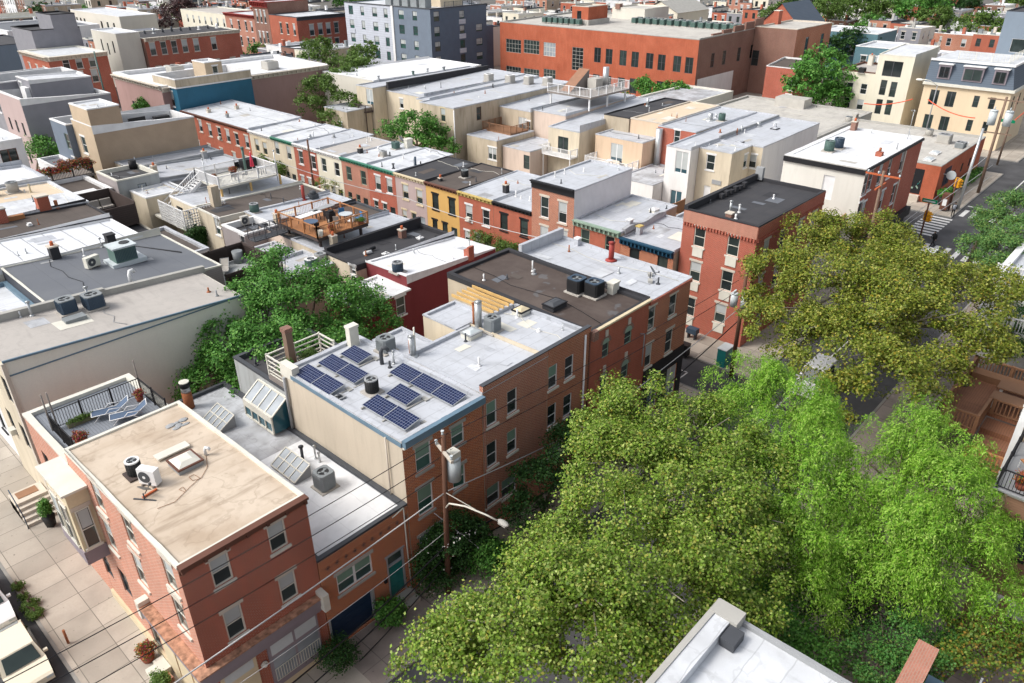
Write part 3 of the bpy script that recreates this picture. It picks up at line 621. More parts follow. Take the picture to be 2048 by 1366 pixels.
def foliage(clumps, leaf=.2, dens=9, tuft=.45, per=14, mode='broad', asp=.75, fill=.25):
    """clumps: list of (x,y,z,rx,ry,rz). Tufts sit on and under each clump's uneven surface; leaves fill each tuft"""
    Cs, Ns, Ts, Ls, Ws = [], [], [], [], []
    for (x, y, z, rx, ry, rz) in clumps:
        c = np.array([x, y, z]); r = np.array([rx, ry, rz]); area = 4*pi*((rx*ry+ry*rz+rx*rz)/3)
        nt_ = max(4, int(area*dens/ (tuft*tuft*12)))
        d = unit(RNG.normal(size=(nt_, 3))); d[:, 2] = np.where(d[:, 2] < -.45, -d[:, 2], d[:, 2])
        ph = RNG.uniform(0, 6, 6); lump = 1+.13*np.sin(d[:, 0]*5+ph[0])+.13*np.sin(d[:, 1]*6+ph[1])+.10*np.sin(d[:, 2]*8+ph[2])+.12*np.sin((d[:, 0]+d[:, 1])*13+ph[3])*np.sin((d[:, 2]-d[:, 1])*11+ph[4])
        k = np.where(RNG.random(nt_) < fill, RNG.uniform(.35, .9, nt_), RNG.normal(.97, .07, nt_))*lump
        tc = c+d*r*k[:, None]; rm = (rx+ry+rz)/3
        if rm > 1.15:                                                   # boughs: separate leafy heads with shaded gaps between them
            wp = mode != 'broad'; rb = min(max((.36 if wp else .33)*rm, .5), 1.25); nb = max(5, int(area/(pi*rb*rb)*(.42 if wp else .62))); db = unit(RNG.normal(size=(nb, 3))); db[:, 2] = np.where(db[:, 2] < -.35, -db[:, 2], db[:, 2])
            bc = c+db*r*(RNG.uniform(.62, 1.02, nb))[:, None]; ix = RNG.integers(0, nb, nt_); sz = RNG.uniform(.7, 1.25, nb)[ix]; dd0 = unit(RNG.normal(size=(nt_, 3))+db[ix]*.8+np.array([0, 0, .35]))
            tc = bc[ix]+dd0*(rb*sz*RNG.uniform(.55, 1.05, nt_))[:, None]*np.array([1, 1, .75]); d = dd0
        if mode == 'broad':
            m = nt_*per; tt = np.repeat(tc, per, 0); dd = np.repeat(d, per, 0)
            off = RNG.normal(size=(m, 3))*tuft*.5; off[:, 2] *= .7
            C = tt+off; Nn = unit(dd*.6+np.array([0, 0, .55])+RNG.normal(size=(m, 3))*.5); Tt = unit(RNG.normal(size=(m, 3)))
            L = leaf*RNG.uniform(.7, 1.3, m); W = L*asp
        else:
            m = nt_*per; t = np.tile(np.linspace(0, 1, per), nt_); tt = np.repeat(tc, per, 0); dd = np.repeat(d, per, 0); dh = dd.copy(); dh[:, 2] = 0
            ln = np.repeat(RNG.uniform(.7, 1.5, nt_), per)*tuft*2.2; pz = np.repeat(RNG.uniform(0, 6.3, nt_), per); am = .16*t
            C = tt+dh*(t*ln*.45)[:, None]+np.stack([np.sin(t*9+pz)*am, np.cos(t*8+pz)*am, .25*np.sin(t*3.0)-t*t*ln*1.15], 1)+RNG.normal(size=(m, 3))*.06
            Nn = unit(dd*.9+RNG.normal(size=(m, 3))*.45+np.array([0, 0, .35])); Tt = unit(np.stack([RNG.normal(size=m)*.5, RNG.normal(size=m)*.5, -np.ones(m)*.8], 1)+dh*.3)
            L = leaf*RNG.uniform(.8, 1.5, m); W = L*asp
        Cs.append(C); Ns.append(Nn); Ts.append(Tt); Ls.append(L); Ws.append(W)
    return [np.concatenate(q) for q in (Cs, Ns, Ts, Ls, Ws)]
def tree(name, label, base, clumps, mat, leaf=.2, dens=9, tuft=.45, per=14, mode='broad', asp=.75, trunk=.3, cat='tree', group=None, bark='bark', fill=.25, limbs=True):
    x, y, z = base; t = T(name, label, cat, base, group)
    A = foliage(clumps, leaf, dens, tuft, per, mode, asp, fill); A[0] = A[0]-np.array(base)
    inst('crown', leaf_mesh('crown', mat, *A), t, (0, 0, 0))
    if limbs and trunk:
        zc = min(c[2]-c[5]*.5 for c in clumps); zf = z+max(.5, (zc-z)*.75); b = MB()
        mx = sum(c[0] for c in clumps)/len(clumps); my = sum(c[1] for c in clumps)/len(clumps); f = Vector((x+(mx-x)*.15, y+(my-y)*.15, zf))
        b.tube([(x, y, z-.2), (x, y, z+(zf-z)*.5), tuple(f)], [trunk*1.25, trunk, trunk*.85], 9)
        for c in clumps:
            e = Vector(c[:3])+Vector((0, 0, c[5]*.3)); md = f.lerp(e, .5)+Vector((random.uniform(-.3, .3), random.uniform(-.3, .3), .4)); b.tube([tuple(f), tuple(md), tuple(e)], [trunk*.55, trunk*.35, trunk*.12], 6)
            for q in range(4):
                e2 = e+Vector((random.uniform(-1, 1)*c[3]*.7, random.uniform(-1, 1)*c[4]*.7, random.uniform(-.1, .6)*c[5])); b.tube([tuple(md.lerp(e, .5)), tuple(e2)], [trunk*.15, trunk*.04], 5)
        b.build('trunk', bark, t)
    return t
def cl(px, py, z, r, rz=None):
    x, y = P(px, py, z); r = r if isinstance(r, tuple) else (r, r); return (x, y, z, r[0], r[1], rz or r[0]*.8)
def skinfig(name, verts, edges, radii, mat, parent, loc=(0, 0, 0), rz=0, sub=1):
    me = bpy.data.meshes.new(name); me.from_pydata(verts, edges, []); me.materials.append(M(mat)); o = bpy.data.objects.new(name, me); COL.objects.link(o); o.location = loc; o.rotation_euler = (0, 0, rz)
    o.parent = parent; md = o.modifiers.new('skin', 'SKIN')
    sv = me.skin_vertices[0].data if me.skin_vertices else None
    if sv is None:
        bpy.context.view_layer.update(); sv = me.skin_vertices[0].data
    for i, r in enumerate(radii): sv[i].radius = (r, r)
    sv[0].use_root = True; s = o.modifiers.new('sub', 'SUBSURF'); s.levels = sub; s.render_levels = sub; md.use_smooth_shade = True
    return o
# ================================================================ ground, roads, pavements
def sheet(name, x0, y0, x1, y1, z, mat, kind='structure'):
    o = MB().quad((x0, y0, z), (x1, y0, z), (x1, y1, z), (x0, y1, z)).build(name, mat); o['kind'] = kind; return o
def slab(name, x0, y0, x1, y1, mat, z=0.0):
    b = MB().box(x0+.15, y0+.15, -.2, x1-.15, y1-.15, z, 0, 'b'); b.box(x0, y0, -.2, x1, y0+.146, z-.004, 1).box(x0, y1-.146, -.2, x1, y1, z-.004, 1).box(x0, y0+.15, -.2, x0+.146, y1-.15, z-.004, 1).box(x1-.146, y0+.15, -.2, x1, y1-.15, z-.004, 1)
    o = b.build(name, [mat, 'curb']); o['kind'] = 'structure'; return o
sheet('ground', -900, -900, 2600, 2600, -.24, 'ground')
sheet('main_road', -60, 11.4, 420, 19.6, -.13, 'asphalt'); sheet('corner_road', -12, 19.6, 3.1, 160, -.13, 'asphalt')
sheet('narrow_road', 44.2, 19.6, 48.2, 160, -.13, 'asphalt'); sheet('side_road', 88.5, 19.6, 98, 160, -.13, 'asphalt'); sheet('far_side_road', 122.5, 19.6, 130.8, 260, -.13, 'asphalt')
sheet('side_road_south', 88.5, -60, 98, 11.4, -.13, 'asphalt')
slab('pavement', 3.1, 19.6, 44.2, 160, 'sidewalk'); slab('pavement', 48.2, 19.6, 88.5, 160, 'sidewalk'); slab('pavement', 98, 19.6, 122.5, 160, 'sidewalk'); slab('pavement', 130.8, 19.6, 420, 160, 'sidewalk')
slab('pavement', -30, -60, 88.5, 11.4, 'sidewalk2'); slab('pavement', 98, -60, 420, 11.4, 'sidewalk')
sheet('driveway_apron', 12.2, 19.75, 17.2, 22.85, .005, 'sidewalk2'); sheet('yard', 7, 40.3, 30, 43, .006, 'soil')
b = MB()
for i in range(8): x = 90.2+i*1.0; b.quad((x, 19.3, -.126), (x+.5, 19.3, -.126), (x+.5, 22.2, -.126), (x, 22.2, -.126))
for i in range(7): x = 99.6; y = 12.4+i*1.05; b.quad((x, y, -.126), (x+3.0, y, -.126), (x+3.0, y+.5, -.126), (x, y+.5, -.126))
for i in range(7): x = 84.6; y = 12.4+i*1.05; b.quad((x, y, -.126), (x+3.0, y, -.126), (x+3.0, y+.5, -.126), (x, y+.5, -.126))
b.quad((98.2, 19.2, -.126), (98.2, 19.4, -.126), (122, 19.4, -.126), (122, 19.2, -.126)) if 0 else None
b.quad((104.2, 12, -.126), (104.5, 12, -.126), (104.5, 19.4, -.126), (104.2, 19.4, -.126))
b.quad((105, 16.7, -.126), (200, 16.7, -.126), (200, 16.85, -.126), (105, 16.85, -.126)).quad((20, 16.7, -.126), (84, 16.7, -.126), (84, 16.85, -.126), (20, 16.85, -.126))
b.quad((46.0, 24, -.126), (46.1, 24, -.126), (46.1, 26, -.126), (46.0, 26, -.126)).quad((44.6, 24, -.126), (46.1, 24, -.126), (46.1, 24.1, -.126), (44.6, 24.1, -.126))
o = b.build('road_marking', 'roadmark'); o['kind'] = 'structure'
F = 22.9
# ================================================================ corner building
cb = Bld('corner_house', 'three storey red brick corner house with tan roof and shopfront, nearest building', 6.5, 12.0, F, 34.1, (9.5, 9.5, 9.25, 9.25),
  {'S': 'brick_shaded', 'W': 'brick_sunlit', '*': 'brick_mid'}, 'rf_tan', 'house', clutter=False, cop='offwhite', copw=.16, coph=.05, drop=.05, wins=[
  ('S', 'dhc', 1, 1, [(431, 1178, 455, 1103), (458, 1284, 482, 1205), (544, 1108, 567, 1037), (566, 1210, 588, 1137)]),
  ('W', 'dhc', .95, 1.55, [(256, 1054), (337, 1142), (192, 982)]),
  ('W', 'dhc', .95, 1.75, [(220, 1072), (280, 1142), (362, 1232)]),
  ('W', 'dhx', .95, 1.6, [(208, 1123), (251, 1167)]),
  ('W', 'pl', .95, 2.3, [(28.9, .3)], {'m': 1, 'name': 'door'}), ])
cb.cornice('S', 'brownpaint', .45, .32, .8);  # dark brown cornice stands in for the shade under the pale metal edge
# shopfront belt with rusty top, both street sides
b = MB().box(6.05, F-.34, 3.55, 11.9, F-.003, 3.95, 0).box(6.05, F-.003, 3.55, 6.497, 28.2, 3.95, 0).box(6.1, F-.26, 3.2, 11.85, F-.003, 3.55, 0).box(6.15, F-.003, 3.2, 6.497, 28.1, 3.55, 0)
b.box(6.0, F-.38, 3.954, 11.95, F-.003, 4.02, 1).box(6.0, F-.003, 3.954, 6.497, 28.3, 4.02, 1).box(11.7, F-.6, 3.3, 12.0, F-.003, 4.25, 2).box(6.0, 28.0, 3.3, 6.497, 28.35, 4.25, 2)
b.build('shop_cornice', ['mauve', 'rusttop', 'offwhite'], cb.root)
b = MB().box(6.3, F-.12, 0, 12.0, F-.003, .45).box(6.38, F, 0, 6.497, 34.1, .5); b.build('plinth', 'cream', cb.root)
sh = MB().box(9.0, F-.14, .46, 11.5, F-.003, 3.19, 0).build('shop_window', 'mauve', cb.root)
gb = MB().quad((9.12, F-.145, .85), (10.2, F-.145, .85), (10.2, F-.145, 2.25), (9.12, F-.145, 2.25)).quad((10.32, F-.145, .85), (11.4, F-.145, .85), (11.4, F-.145, 2.25), (10.32, F-.145, 2.25)); gb.build('pane', 'glass_sky', sh)
gb = MB().quad((9.12, F-.145, 2.42), (10.2, F-.145, 2.42), (10.2, F-.145, 3.05), (9.12, F-.145, 3.05)).quad((10.32, F-.145, 2.42), (11.4, F-.145, 2.42), (11.4, F-.145, 3.05), (10.32, F-.145, 3.05)); gb.build('transom', 'glazed', sh)
gb = MB()
for i in range(19): x = 9.12+2.28*i/18; gb.box(x-.01, F-.19, .85, x+.01, F-.17, 1.6)
gb.box(9.1, F-.19, 1.58, 11.42, F-.17, 1.61).box(9.1, F-.19, .84, 11.42, F-.17, .87); gb.build('window_guard', 'offwhite', sh)
dr = MB().box(6.85, F-.1, .46, 8.45, F-.003, 3.1).build('shop_door', 'cream', cb.root); MB().quad((7.0, F-.105, 2.5), (8.3, F-.105, 2.5), (8.3, F-.105, 3.0), (7.0, F-.105, 3.0)).build('transom', 'glazed', dr)
b = MB(); 
for i in range(3): y = 23.2+i*1.55; b.box(6.36, y, .51, 6.495, y+1.35, 3.15)
b.build('side_panel', 'cream', cb.root)
MB().tube([(8.75, F-.1, 2.2), (8.75, F-.03, 2.2)], .16, 14).sphere((8.75, F-.14, 2.2), .1).build('wall_lamp', 'offwhite', cb.root)
# oriel bay on the side street
bay = MB().box(5.55, 32.1, 4.5, 6.495, 34.95, 8.3, 0).build('bay_window', 'cream', cb.root)
MB().box(5.38, 31.92, 8.302, 6.49, 35.12, 8.42, 0).build('bay_roof', 'offwhite', bay); MB().prism([(5.5, 32.05), (6.494, 32.05), (6.494, 35.0), (5.5, 35.0)], 4.2, 4.5).build('bay_base', 'mauve', bay)
MB().box(5.5, 32.08, 4.503, 5.548, 34.97, 4.95).box(5.56, 32.05, 4.503, 6.49, 32.097, 4.95).build('bay_panel', 'mauve', bay)
def baywin(face, x, y, w, z0, z1):
    o = window(cb.root, face, (x, y, z0), w, z1-z0, 'dhc', inset=-.03)
baywin('W', 5.545, 33.0, .8, 5.1, 7.3); baywin('W', 5.545, 34.1, .8, 5.1, 7.3); baywin('S', 6.0, 32.095, .6, 5.1, 7.3)
# rear wing under the terrace
wing = Bld('rear_wing', 'low red brick wing with white parapet under the grey terrace', 6.5, 11.9, 34.13, 40.2, (8.4, 8.4, 8.4, 8.4), {'W': 'brick_sunlit', '*': 'brick_mid'}, 'deck_grey', 'house', cop='offwhite', copw=.3, coph=.1, drop=.1, wins=[('W', 'dhx', .9, 1.6, [(36.2, 5.2), (38.6, 5.2), (36.2, 1.5), (38.6, 1.5)], {'m': 1})])
tr = T('roof_terrace', 'grey boarded roof terrace with black metal railing behind the tan roof', 'terrace', (6.9, 34.3, 8.45)); MB().box(6.95, 34.25, 8.42, 11.5, 37.5, 8.5).build('floor', 'deck_grey', tr)
railing(tr, [(7.0, 34.4, 8.5), (7.0, 37.45, 8.5), (11.45, 37.45, 8.5), (11.45, 34.4, 8.5)], 1.0, 'black', .13, .022, .05, .07, 1.5)
for q in ((7.0, 37.4), (7.25, 37.4), (11.45, 37.45)): MB().cyl(q[0], q[1], 8.5, 10.6, .04, n=8).build('pole', 'greywood', tr)
def lounger(loc, label, rz, mat='fabric_blue', fr='white'):
    t = T('sun_lounger', label, 'sun lounger', loc, 'sun loungers', rz)
    MB().quad((-.28, -.2, .33), (.28, -.2, .33), (.28, .95, .33), (-.28, .95, .33)).quad((-.28, -.2, .33), (.28, -.2, .33), (.28, -.8, .75), (-.28, -.8, .75)).build('sling', mat, None, 0).parent = t
    b = MB()
    for s_ in (-.31, .31): b.tube([(s_, .95, .33), (s_, -.2, .33), (s_, -.82, .77)], .02, 6).tube([(s_, .85, 0), (s_, .55, .33)], .02, 6).tube([(s_, -.5, 0), (s_, -.1, .33)], .02, 6).tube([(s_, -.5, .5), (s_, .1, .55), (s_, .3, .33)], .02, 6)
    b.beam((-.31, .95, .33), (.31, .95, .33), .03).beam((-.31, -.82, .77), (.31, -.82, .77), .03); o = b.build('frame', fr); o.parent = t; return t
lounger((9.6, 36.6, 8.5), 'blue sling lounger with white frame next to the black terrace railing', radians(70)); lounger((10.1, 35.6, 8.5), 'blue sling lounger half hidden behind the tan roof edge', radians(70))
def pottedplant(loc, label, r=.3, h=.5, leaf='lf_flower', pot='pot', ph=.3, ls=.08, dens=30, group='potted plants'):
    t = T('potted_plant', label, 'plant', loc, group); inst('pot', cm(('pot', r, ph, pot), lambda: MB().cyl(0, 0, 0, ph, r*.7, r*.9, 12).mesh('pot', pot)), t, (0, 0, 0))
    A = foliage([(0, 0, ph+h*.45, r, r, h*.55)], ls, dens, .15, 9); inst('foliage', leaf_mesh('foliage', leaf, *A), t, (0, 0, 0)); return t
pottedplant((7.5, 35.1, 8.5), 'pink flowers in a clay pot in the terrace corner', .28, .4); pottedplant((11.1, 36.9, 8.5), 'reddish plant beside the far end of the loungers', .22, .35)
t = T('planter_box', 'long low planter box along the black terrace railing', 'planter', (8.2, 37.0, 8.5)); MB().box(7.6, 36.95, 8.5, 8.9, 37.25, 8.72).build('box', 'mossy', t)
A = foliage([(8.25, 37.1, 8.75, .6, .14, .1)], .07, 40, .12, 8); o = bpy.data.objects.new('foliage', leaf_mesh('foliage', 'lf_mid', *A)); COL.objects.link(o); o.parent = t; o.location = -t.location
# things on the tan roof
cb.hatch(372, 930, 1.1, 1.1, .22, 'grey', 'offwhite', 'brownpaint')
MB().box(*[cb.at(345, 906)[0]-.75, cb.at(345, 906)[1]-.25, 9.38], cb.at(345, 906)[0]+.75, cb.at(345, 906)[1]+.25, 9.45).build('roof_patch', 'offwhite', cb.root)
x, y, z = cb.at(272, 950); ac((x, y, z), 'round white and black condenser on the tan roof of the corner house', 'round', 'ac_dark', 'white', (.62, .62, .7), pad='darkwood')
x, y, z = cb.at(303, 968); ac((x, y, z), 'slim white condenser next to the round one on the tan roof', 'split', 'white', 'white', (.85, .36, .75), rz=radians(-62))
cb.gooseneck(412, 910, .28, .07, 'white', -1); 
x, y, z = cb.at(290, 1000); dish((x, y, z), 'small grey dish mast in front of the white condensers', 2.2, .28, .35)
x, y, z = cb.at(300, 990); MB().beam((x-.3, y, z+.05), (x+.35, y+.1, z+.05), .08).build('timber_block', 'orangeclay', cb.root)
pts = [cb.at(*q) for q in ((412, 912), (415, 935), (402, 958), (385, 962), (378, 955), (388, 950), (400, 957), (380, 975), (370, 985), (358, 980), (366, 975), (372, 983), (350, 1005), (315, 1018))]
wire('thin loose cable curling over the tan roof', [(a, b_, c+.03) for a, b_, c in pts], .012, 'brownwood', 0, 3, group='roof cables')
b = MB()
for q in range(9):
    a = random.uniform(0, 6.28); r = random.uniform(.1, .5); X, Y, Z = cb.at(352, 850); b.sphere((X+r*cos(a), Y+r*sin(a), Z+.02), (random.uniform(.1, .28), random.uniform(.08, .2), .02), 0, 8, 4)
b.build('tar_patch', 'grey', cb.root)
# street side of the corner house
pottedplant((5.9, 28.9, 0), 'yellow flower pot beside the steps of the corner house', .35, .7, 'lf_flower'); pottedplant((5.6, 26.7, 0), 'green shrub pot below the rusty shop cornice', .4, .8, 'lf_mid'); pottedplant((5.5, 25.4, 0), 'white and yellow flower pot at the shopfront corner', .4, .6, 'lf_flower')
t = T('doorstep', 'pale marble doorstep of the corner house', 'step', (5.9, 27.8, 0)); MB().box(5.5, 27.4, 0, 6.36, 28.3, .2).box(5.9, 27.4, .2, 6.36, 28.3, .4).build('step', 'offwhite', t); MB().box(5.3, 26.9, .001, 6.2, 27.38, .25).build('brick_step', 'brick_mid', t)
# ================================================================ garage building
ga = Bld('garage_house', 'low brick garage house with teal door between corner house and solar house', 12.04, 17.15, F, 40.3, (5.75, 5.75, 5.5, 5.5), {'*': 'brick_orange'}, 'rf_stained', 'house', clutter=False, cop='darkgrey', copw=.2, coph=.06, drop=.16, wins=[
  ('S', 'dhg', 1, 1, [(678, 1191, 742, 1107)]), ('S', None, 2.5, 1.9, [(13.35, .1)], {'m': 1}), ('S', None, .95, 2.75, [(16.15, .55)], {'m': 1})])
ro = MB().quad((12.3, F+.25, 5.61), (16.9, F+.25, 5.61), (16.9, 31.5, 5.50), (12.3, 31.5, 5.50)).build('roof_coating', 'rf_white2', ga.root)
g = MB().box(12.12, F+.1, .1, 14.58, F+.14, 2.0).build('garage_door', 'navy', ga.root)
b = MB()
for i in range(4): b.box(12.15, F+.085, .15+.47*i, 14.55, F+.098, .5+.47*i)
b.build('door_panel', 'navy', g); MB().box(12.02+.06, F-.03, 0, 12.18, F+.1, 2.05).box(14.56, F-.03, 0, 14.72, F+.1, 2.05).build('door_frame', 'grey', ga.root)
d = MB().box(15.7, F+.08, .56, 16.6, F+.13, 2.6).build('door', 'teal', ga.root)
b = MB()
for i in range(2):
    for k in range(3): b.box(15.78+.42*i, F+.062, .7+.62*k, 16.1+.42*i, F+.078, 1.2+.62*k)
b.build('door_panel', 'teal', d); MB().box(15.7, F+.09, 2.72, 16.6, F+.12, 3.25).build('transom', 'glass', ga.root)
MB().box(15.62, F-.03, .55, 15.7, F+.1, 3.3).box(16.6, F-.03, .55, 16.68, F+.1, 3.3).box(15.7, F-.02, 2.62, 16.6, F+.1, 2.71).box(15.55, F-.035, 3.3, 16.75, F+.02, 3.42).build('door_frame', 'grey', ga.root)
MB().box(15.5, F-.8, 0, 16.9, F-.003, .28).box(15.5, F-.45, .28, 16.9, F-.003, .5).build('front_step', 'greystone', ga.root)
MB().box(15.35, F-.12, 1.9, 15.5, F-.003, 2.15).build('mailbox', 'black', ga.root)
b = MB()
for i in range(10): x = 12.45+.5*i; b.box(x, F-.02, 4.9, x+.08, F-.002, 5.15).box(x-.07, F-.02, 4.99, x+.15, F-.002, 5.06)
b.build('brick_pattern', 'brick_brown', ga.root); ga.band('S', 'brick_orange', 5.25, 5.66, .05, 'brick_course')
MB().tube([(16.9, F-.06, 5.7), (16.9, F-.06, 3.4), (16.95, F-.06, .3)], .035, 8).tube([(16.2, F-.05, 5.55), (16.9, F-.06, 5.72)], .035, 8).build('downspout', 'offwhite', ga.root)
def slantlight(b0, px, py, w, d, rz=0):
    x, y, z = ga.at(px, py); c = MB(); h1, h2 = .15, .75
    c.box(x-w/2, y-d/2, z-.1, x+w/2, y+d/2, z+h1); c.quad((x+w/2, y-d/2, z+h1), (x+w/2, y+d/2, z+h1), (x+w/2, y+d/2, z+h2), (x+w/2, y-d/2, z+h2)).tri((x-w/2, y-d/2, z+h1), (x+w/2, y-d/2, z+h1), (x+w/2, y-d/2, z+h2)).tri((x-w/2, y+d/2, z+h1), (x+w/2, y+d/2, z+h1), (x+w/2, y+d/2, z+h2))
    s_ = c.build('skylight', 'grey', ga.root); MB().quad((x-w/2, y-d/2, z+h1+.01), (x+w/2, y-d/2, z+h2+.01), (x+w/2, y+d/2, z+h2+.01), (x-w/2, y+d/2, z+h1+.01)).build('glazing', 'glass_sky', s_)
    c = MB()
    for i in range(5): q = y-d/2+d*i/4; c.beam((x-w/2, q, z+h1+.03), (x+w/2, q, z+h2+.03), .06, .04)
    for i in range(3): q = x-w/2+w*i/2; zz = z+h1+(h2-h1)*i/2+.03; c.beam((q, y-d/2, zz), (q, y+d/2, zz), .06, .04)
    c.build('glazing_bar', 'offwhite', s_)
slantlight(ga, 440, 848, 1.0, 1.9); slantlight(ga, 583, 944, 1.0, 2.2)
x, y, z = ga.at(651, 975); ac((x, y, z), 'blue grey condenser on the white garage roof by the beige wall', 'box', 'ac_grey', 'ac_grey', (.85, .85, .95))
x, y, z = ga.at(380, 815); b = MB().cyl(x, y, z-.1, z+1.1, .28, m=0, n=16).cyl(x, y, z+1.101, z+1.45, .26, m=1, n=16).cyl(x, y, z+1.451, z+1.75, .3, m=2, n=16).cyl(x, y, z+1.751, z+1.8, .29, m=3, n=16); b.build('chimney_pot', ['rust', 'steel', 'black', 'offwhite'], ga.root)
ga.vent(607, 925, 1.0, .08, 'darkgrey', .14); ga.vent(632, 918, .8, .05, 'steel', .1); ga.vent(640, 925, .6, .05, 'steel', .08)
# white flowering creeper and shrubs at the pavement
def shrub(label, x, y, r, h, mat='lf_dark', ls=.12, dens=22, name='shrub', cat='shrub', z=0, group=None, tuft=.25, per=12):
    return tree(name, label, (x, y, z), [(x, y, z+h*.55, r, r, h*.5)], mat, ls, dens, tuft, per, trunk=.06, cat=cat, group=group)
shrub('round dark green shrub left of the garage door', 11.75, 21.9, .75, 1.3, 'lf_dark', .09, 30); shrub('yellow green hydrangea beside the teal door steps', 14.95, 22.1, .62, 1.3, 'lf_green', .14, 24)
t = tree('flowering_creeper', 'dark creeper dotted with white flowers right of the teal door', (17.6, 22.3, 0), [(17.7, 22.2, 1.6, .8, .6, 1.7), (19.2, 22.0, 2.2, 1.2, .8, 1.9), (20.6, 21.9, 1.5, 1.0, .9, 1.4), (18.5, 21.8, .9, 1.2, .7, .9)], 'lf_dark', .12, 22, .3, 12, trunk=.08, cat='shrub')
A = foliage([(17.7, 22.1, 1.6, .85, .65, 1.75), (19.2, 21.9, 2.2, 1.25, .85, 1.95)], .1, 1.2, .3, 3); A[0] -= np.array([17.6, 22.3, 0]); inst('flowers', leaf_mesh('flowers', 'petal', *A), t, (0, 0, 0))
tree('bay_shrub', 'mid green shrub at the foot of the utility pole', (20.3, 20.8, 0), [(20.3, 20.8, 1.1, .8, .8, 1.1), (21.3, 20.7, .8, .7, .7, .8)], 'lf_green', .13, 22, .3, 12, trunk=.06, cat='shrub')
tree('street_tree', 'dark street tree hugging the front of the middle brick houses', (25.5, 21.3, 0), [(24.6, 21.2, 3.4, 1.5, 1.2, 1.6), (26.8, 21.2, 3.9, 1.8, 1.3, 1.9), (29.3, 21.3, 3.7, 1.8, 1.3, 1.7), (23.3, 20.7, 2.2, 1.3, 1.0, 1.4)], 'lf_dark', .14, 16, .4, 12, trunk=.12)
# ================================================================ solar house
so_ = Bld('solar_house', 'orange brick house with solar panels on its white roof', 17.2, 22.45, F, 33.0, (9.45, 9.45, 9.25, 9.25), {'W': 'st_beige', 'S': 'brick_orange', '*': 'brick_mid'}, 'rf_silver', 'house', clutter=False, cop='rf_silver', copw=.25, coph=.05, drop=.12, wins=[
  ('S', 'dhg', 1, 1, [(834, 948, 860, 879), (903, 898, 928, 841), (839, 1035, 864, 964), (907, 985, 930, 925), (841, 1105, 884, 1045)])])
so_.band('S', 'bluetrim', 9.12, 9.5, .28, 'cornice'); so_.band('S', 'offwhite', 9.0, 9.12, .16, 'cornice_moulding'); so_.band('W', 'bluetrim', 9.1, 9.32, .06, 'edge_flashing', F, 32)
MB().box(17.16, 31.8, 9.0, 17.6, 33.0, 9.75).build('parapet_end', 'offwhite', so_.root)
MB().tube([(17.1, 24.0, 9.2), (17.1, 24.0, 5.7)], .04, 8).build('downspout', 'stone', so_.root); MB().tube([(17.08, 32.6, 9.0), (17.08, 32.6, 5.7)], .09, 8).build('drainpipe', 'grey', so_.root)
def solar(x, y, n, label):
    z = so_.zr(x, y); t = T('solar_array', label, 'solar panel', (x, y, z+.12), 'solar panels on the white roof'); W, D, tl = 1.02, 1.62, radians(10)
    # long side runs down the roof (y); cells tilt slightly towards the street
    for i in range(n):
        yy = -i*(D+.04)
        o = MB().quad((-W/2+.02, -D+.02, 0), (W/2-.02, -D+.02, 0), (W/2-.02, -.02, 0), (-W/2+.02, -.02, 0)).build('module', 'solar_cells', None); o.parent = t; o.location = (0, yy, .16+so_.zr(x, y+yy-D/2)-z); o.rotation_euler = (0, -tl, 0)
        b = MB().box(-W/2, -D, -.05, W/2, 0, -.005); b.box(-W/2, -D, -.004, -W/2+.02, 0, .01).box(W/2-.02, -D, -.004, W/2, 0, .01).box(-W/2, -D, -.004, W/2, -D+.02, .01).box(-W/2, -.02, -.004, W/2, 0, .01)
        o = b.build('module_frame', 'steel', None); o.parent = t; o.location = (0, yy, .16+so_.zr(x, y+yy-D/2)-z); o.rotation_euler = (0, -tl, 0)
    b = MB()
    for i in range(n+1): yy = -i*(D+.04); b.box(-W/2-.1, yy-.1, -.1, W/2+.3, yy-.02, -.02); b.box(W/2+.02, yy-.25, -.12, W/2+.28, yy+.15, .0)
    o = b.build('ballast', 'greystone', None); o.parent = t; return t
solar(17.85, 32.05, 2, 'pair of solar panels at the roof edge nearest the white railing'); solar(19.38, 32.0, 2, 'pair of solar panels in the middle of the rear row'); solar(20.8, 31.9, 1, 'single solar panel beside the white chimney')
solar(21.28, 28.2, 3, 'row of three solar panels along the right side of the white roof'); solar(19.8, 26.65, 1, 'single solar panel in the centre of the front group'); solar(18.35, 26.7, 2, 'pair of solar panels at the front left corner of the white roof')
x, y, z = so_.at(745, 785); ac((x, y, z), 'small black round condenser between the solar panels', 'round', 'ac_dark', 'grey', (.7, .7, .75))
x, y, z = so_.at(788, 695); ac((x+.3, y, z), 'grey condenser behind the solar panels near the vent pipes', 'box', 'ac_grey', 'ac_grey', (.85, .85, .8))
so_.gooseneck(764, 728, .75, .11, 'darkgrey', -.6).vent(788, 728, .75, .06, 'steel', .09).vent(780, 735, .4, .06, 'darkgrey'); so_.hatch(678, 797, .5, .4, .04, 'grey', 'darkgrey', 'grey')
x, y, z = so_.at(707, 690, .1); MB().box(x-.3, y-.2, z, x+.3, y+.2, z+1.15).box(x-.34, y-.24, z+1.15, x+.34, y+.24, z+1.3).build('chimney', 'offwhite', so_.root)
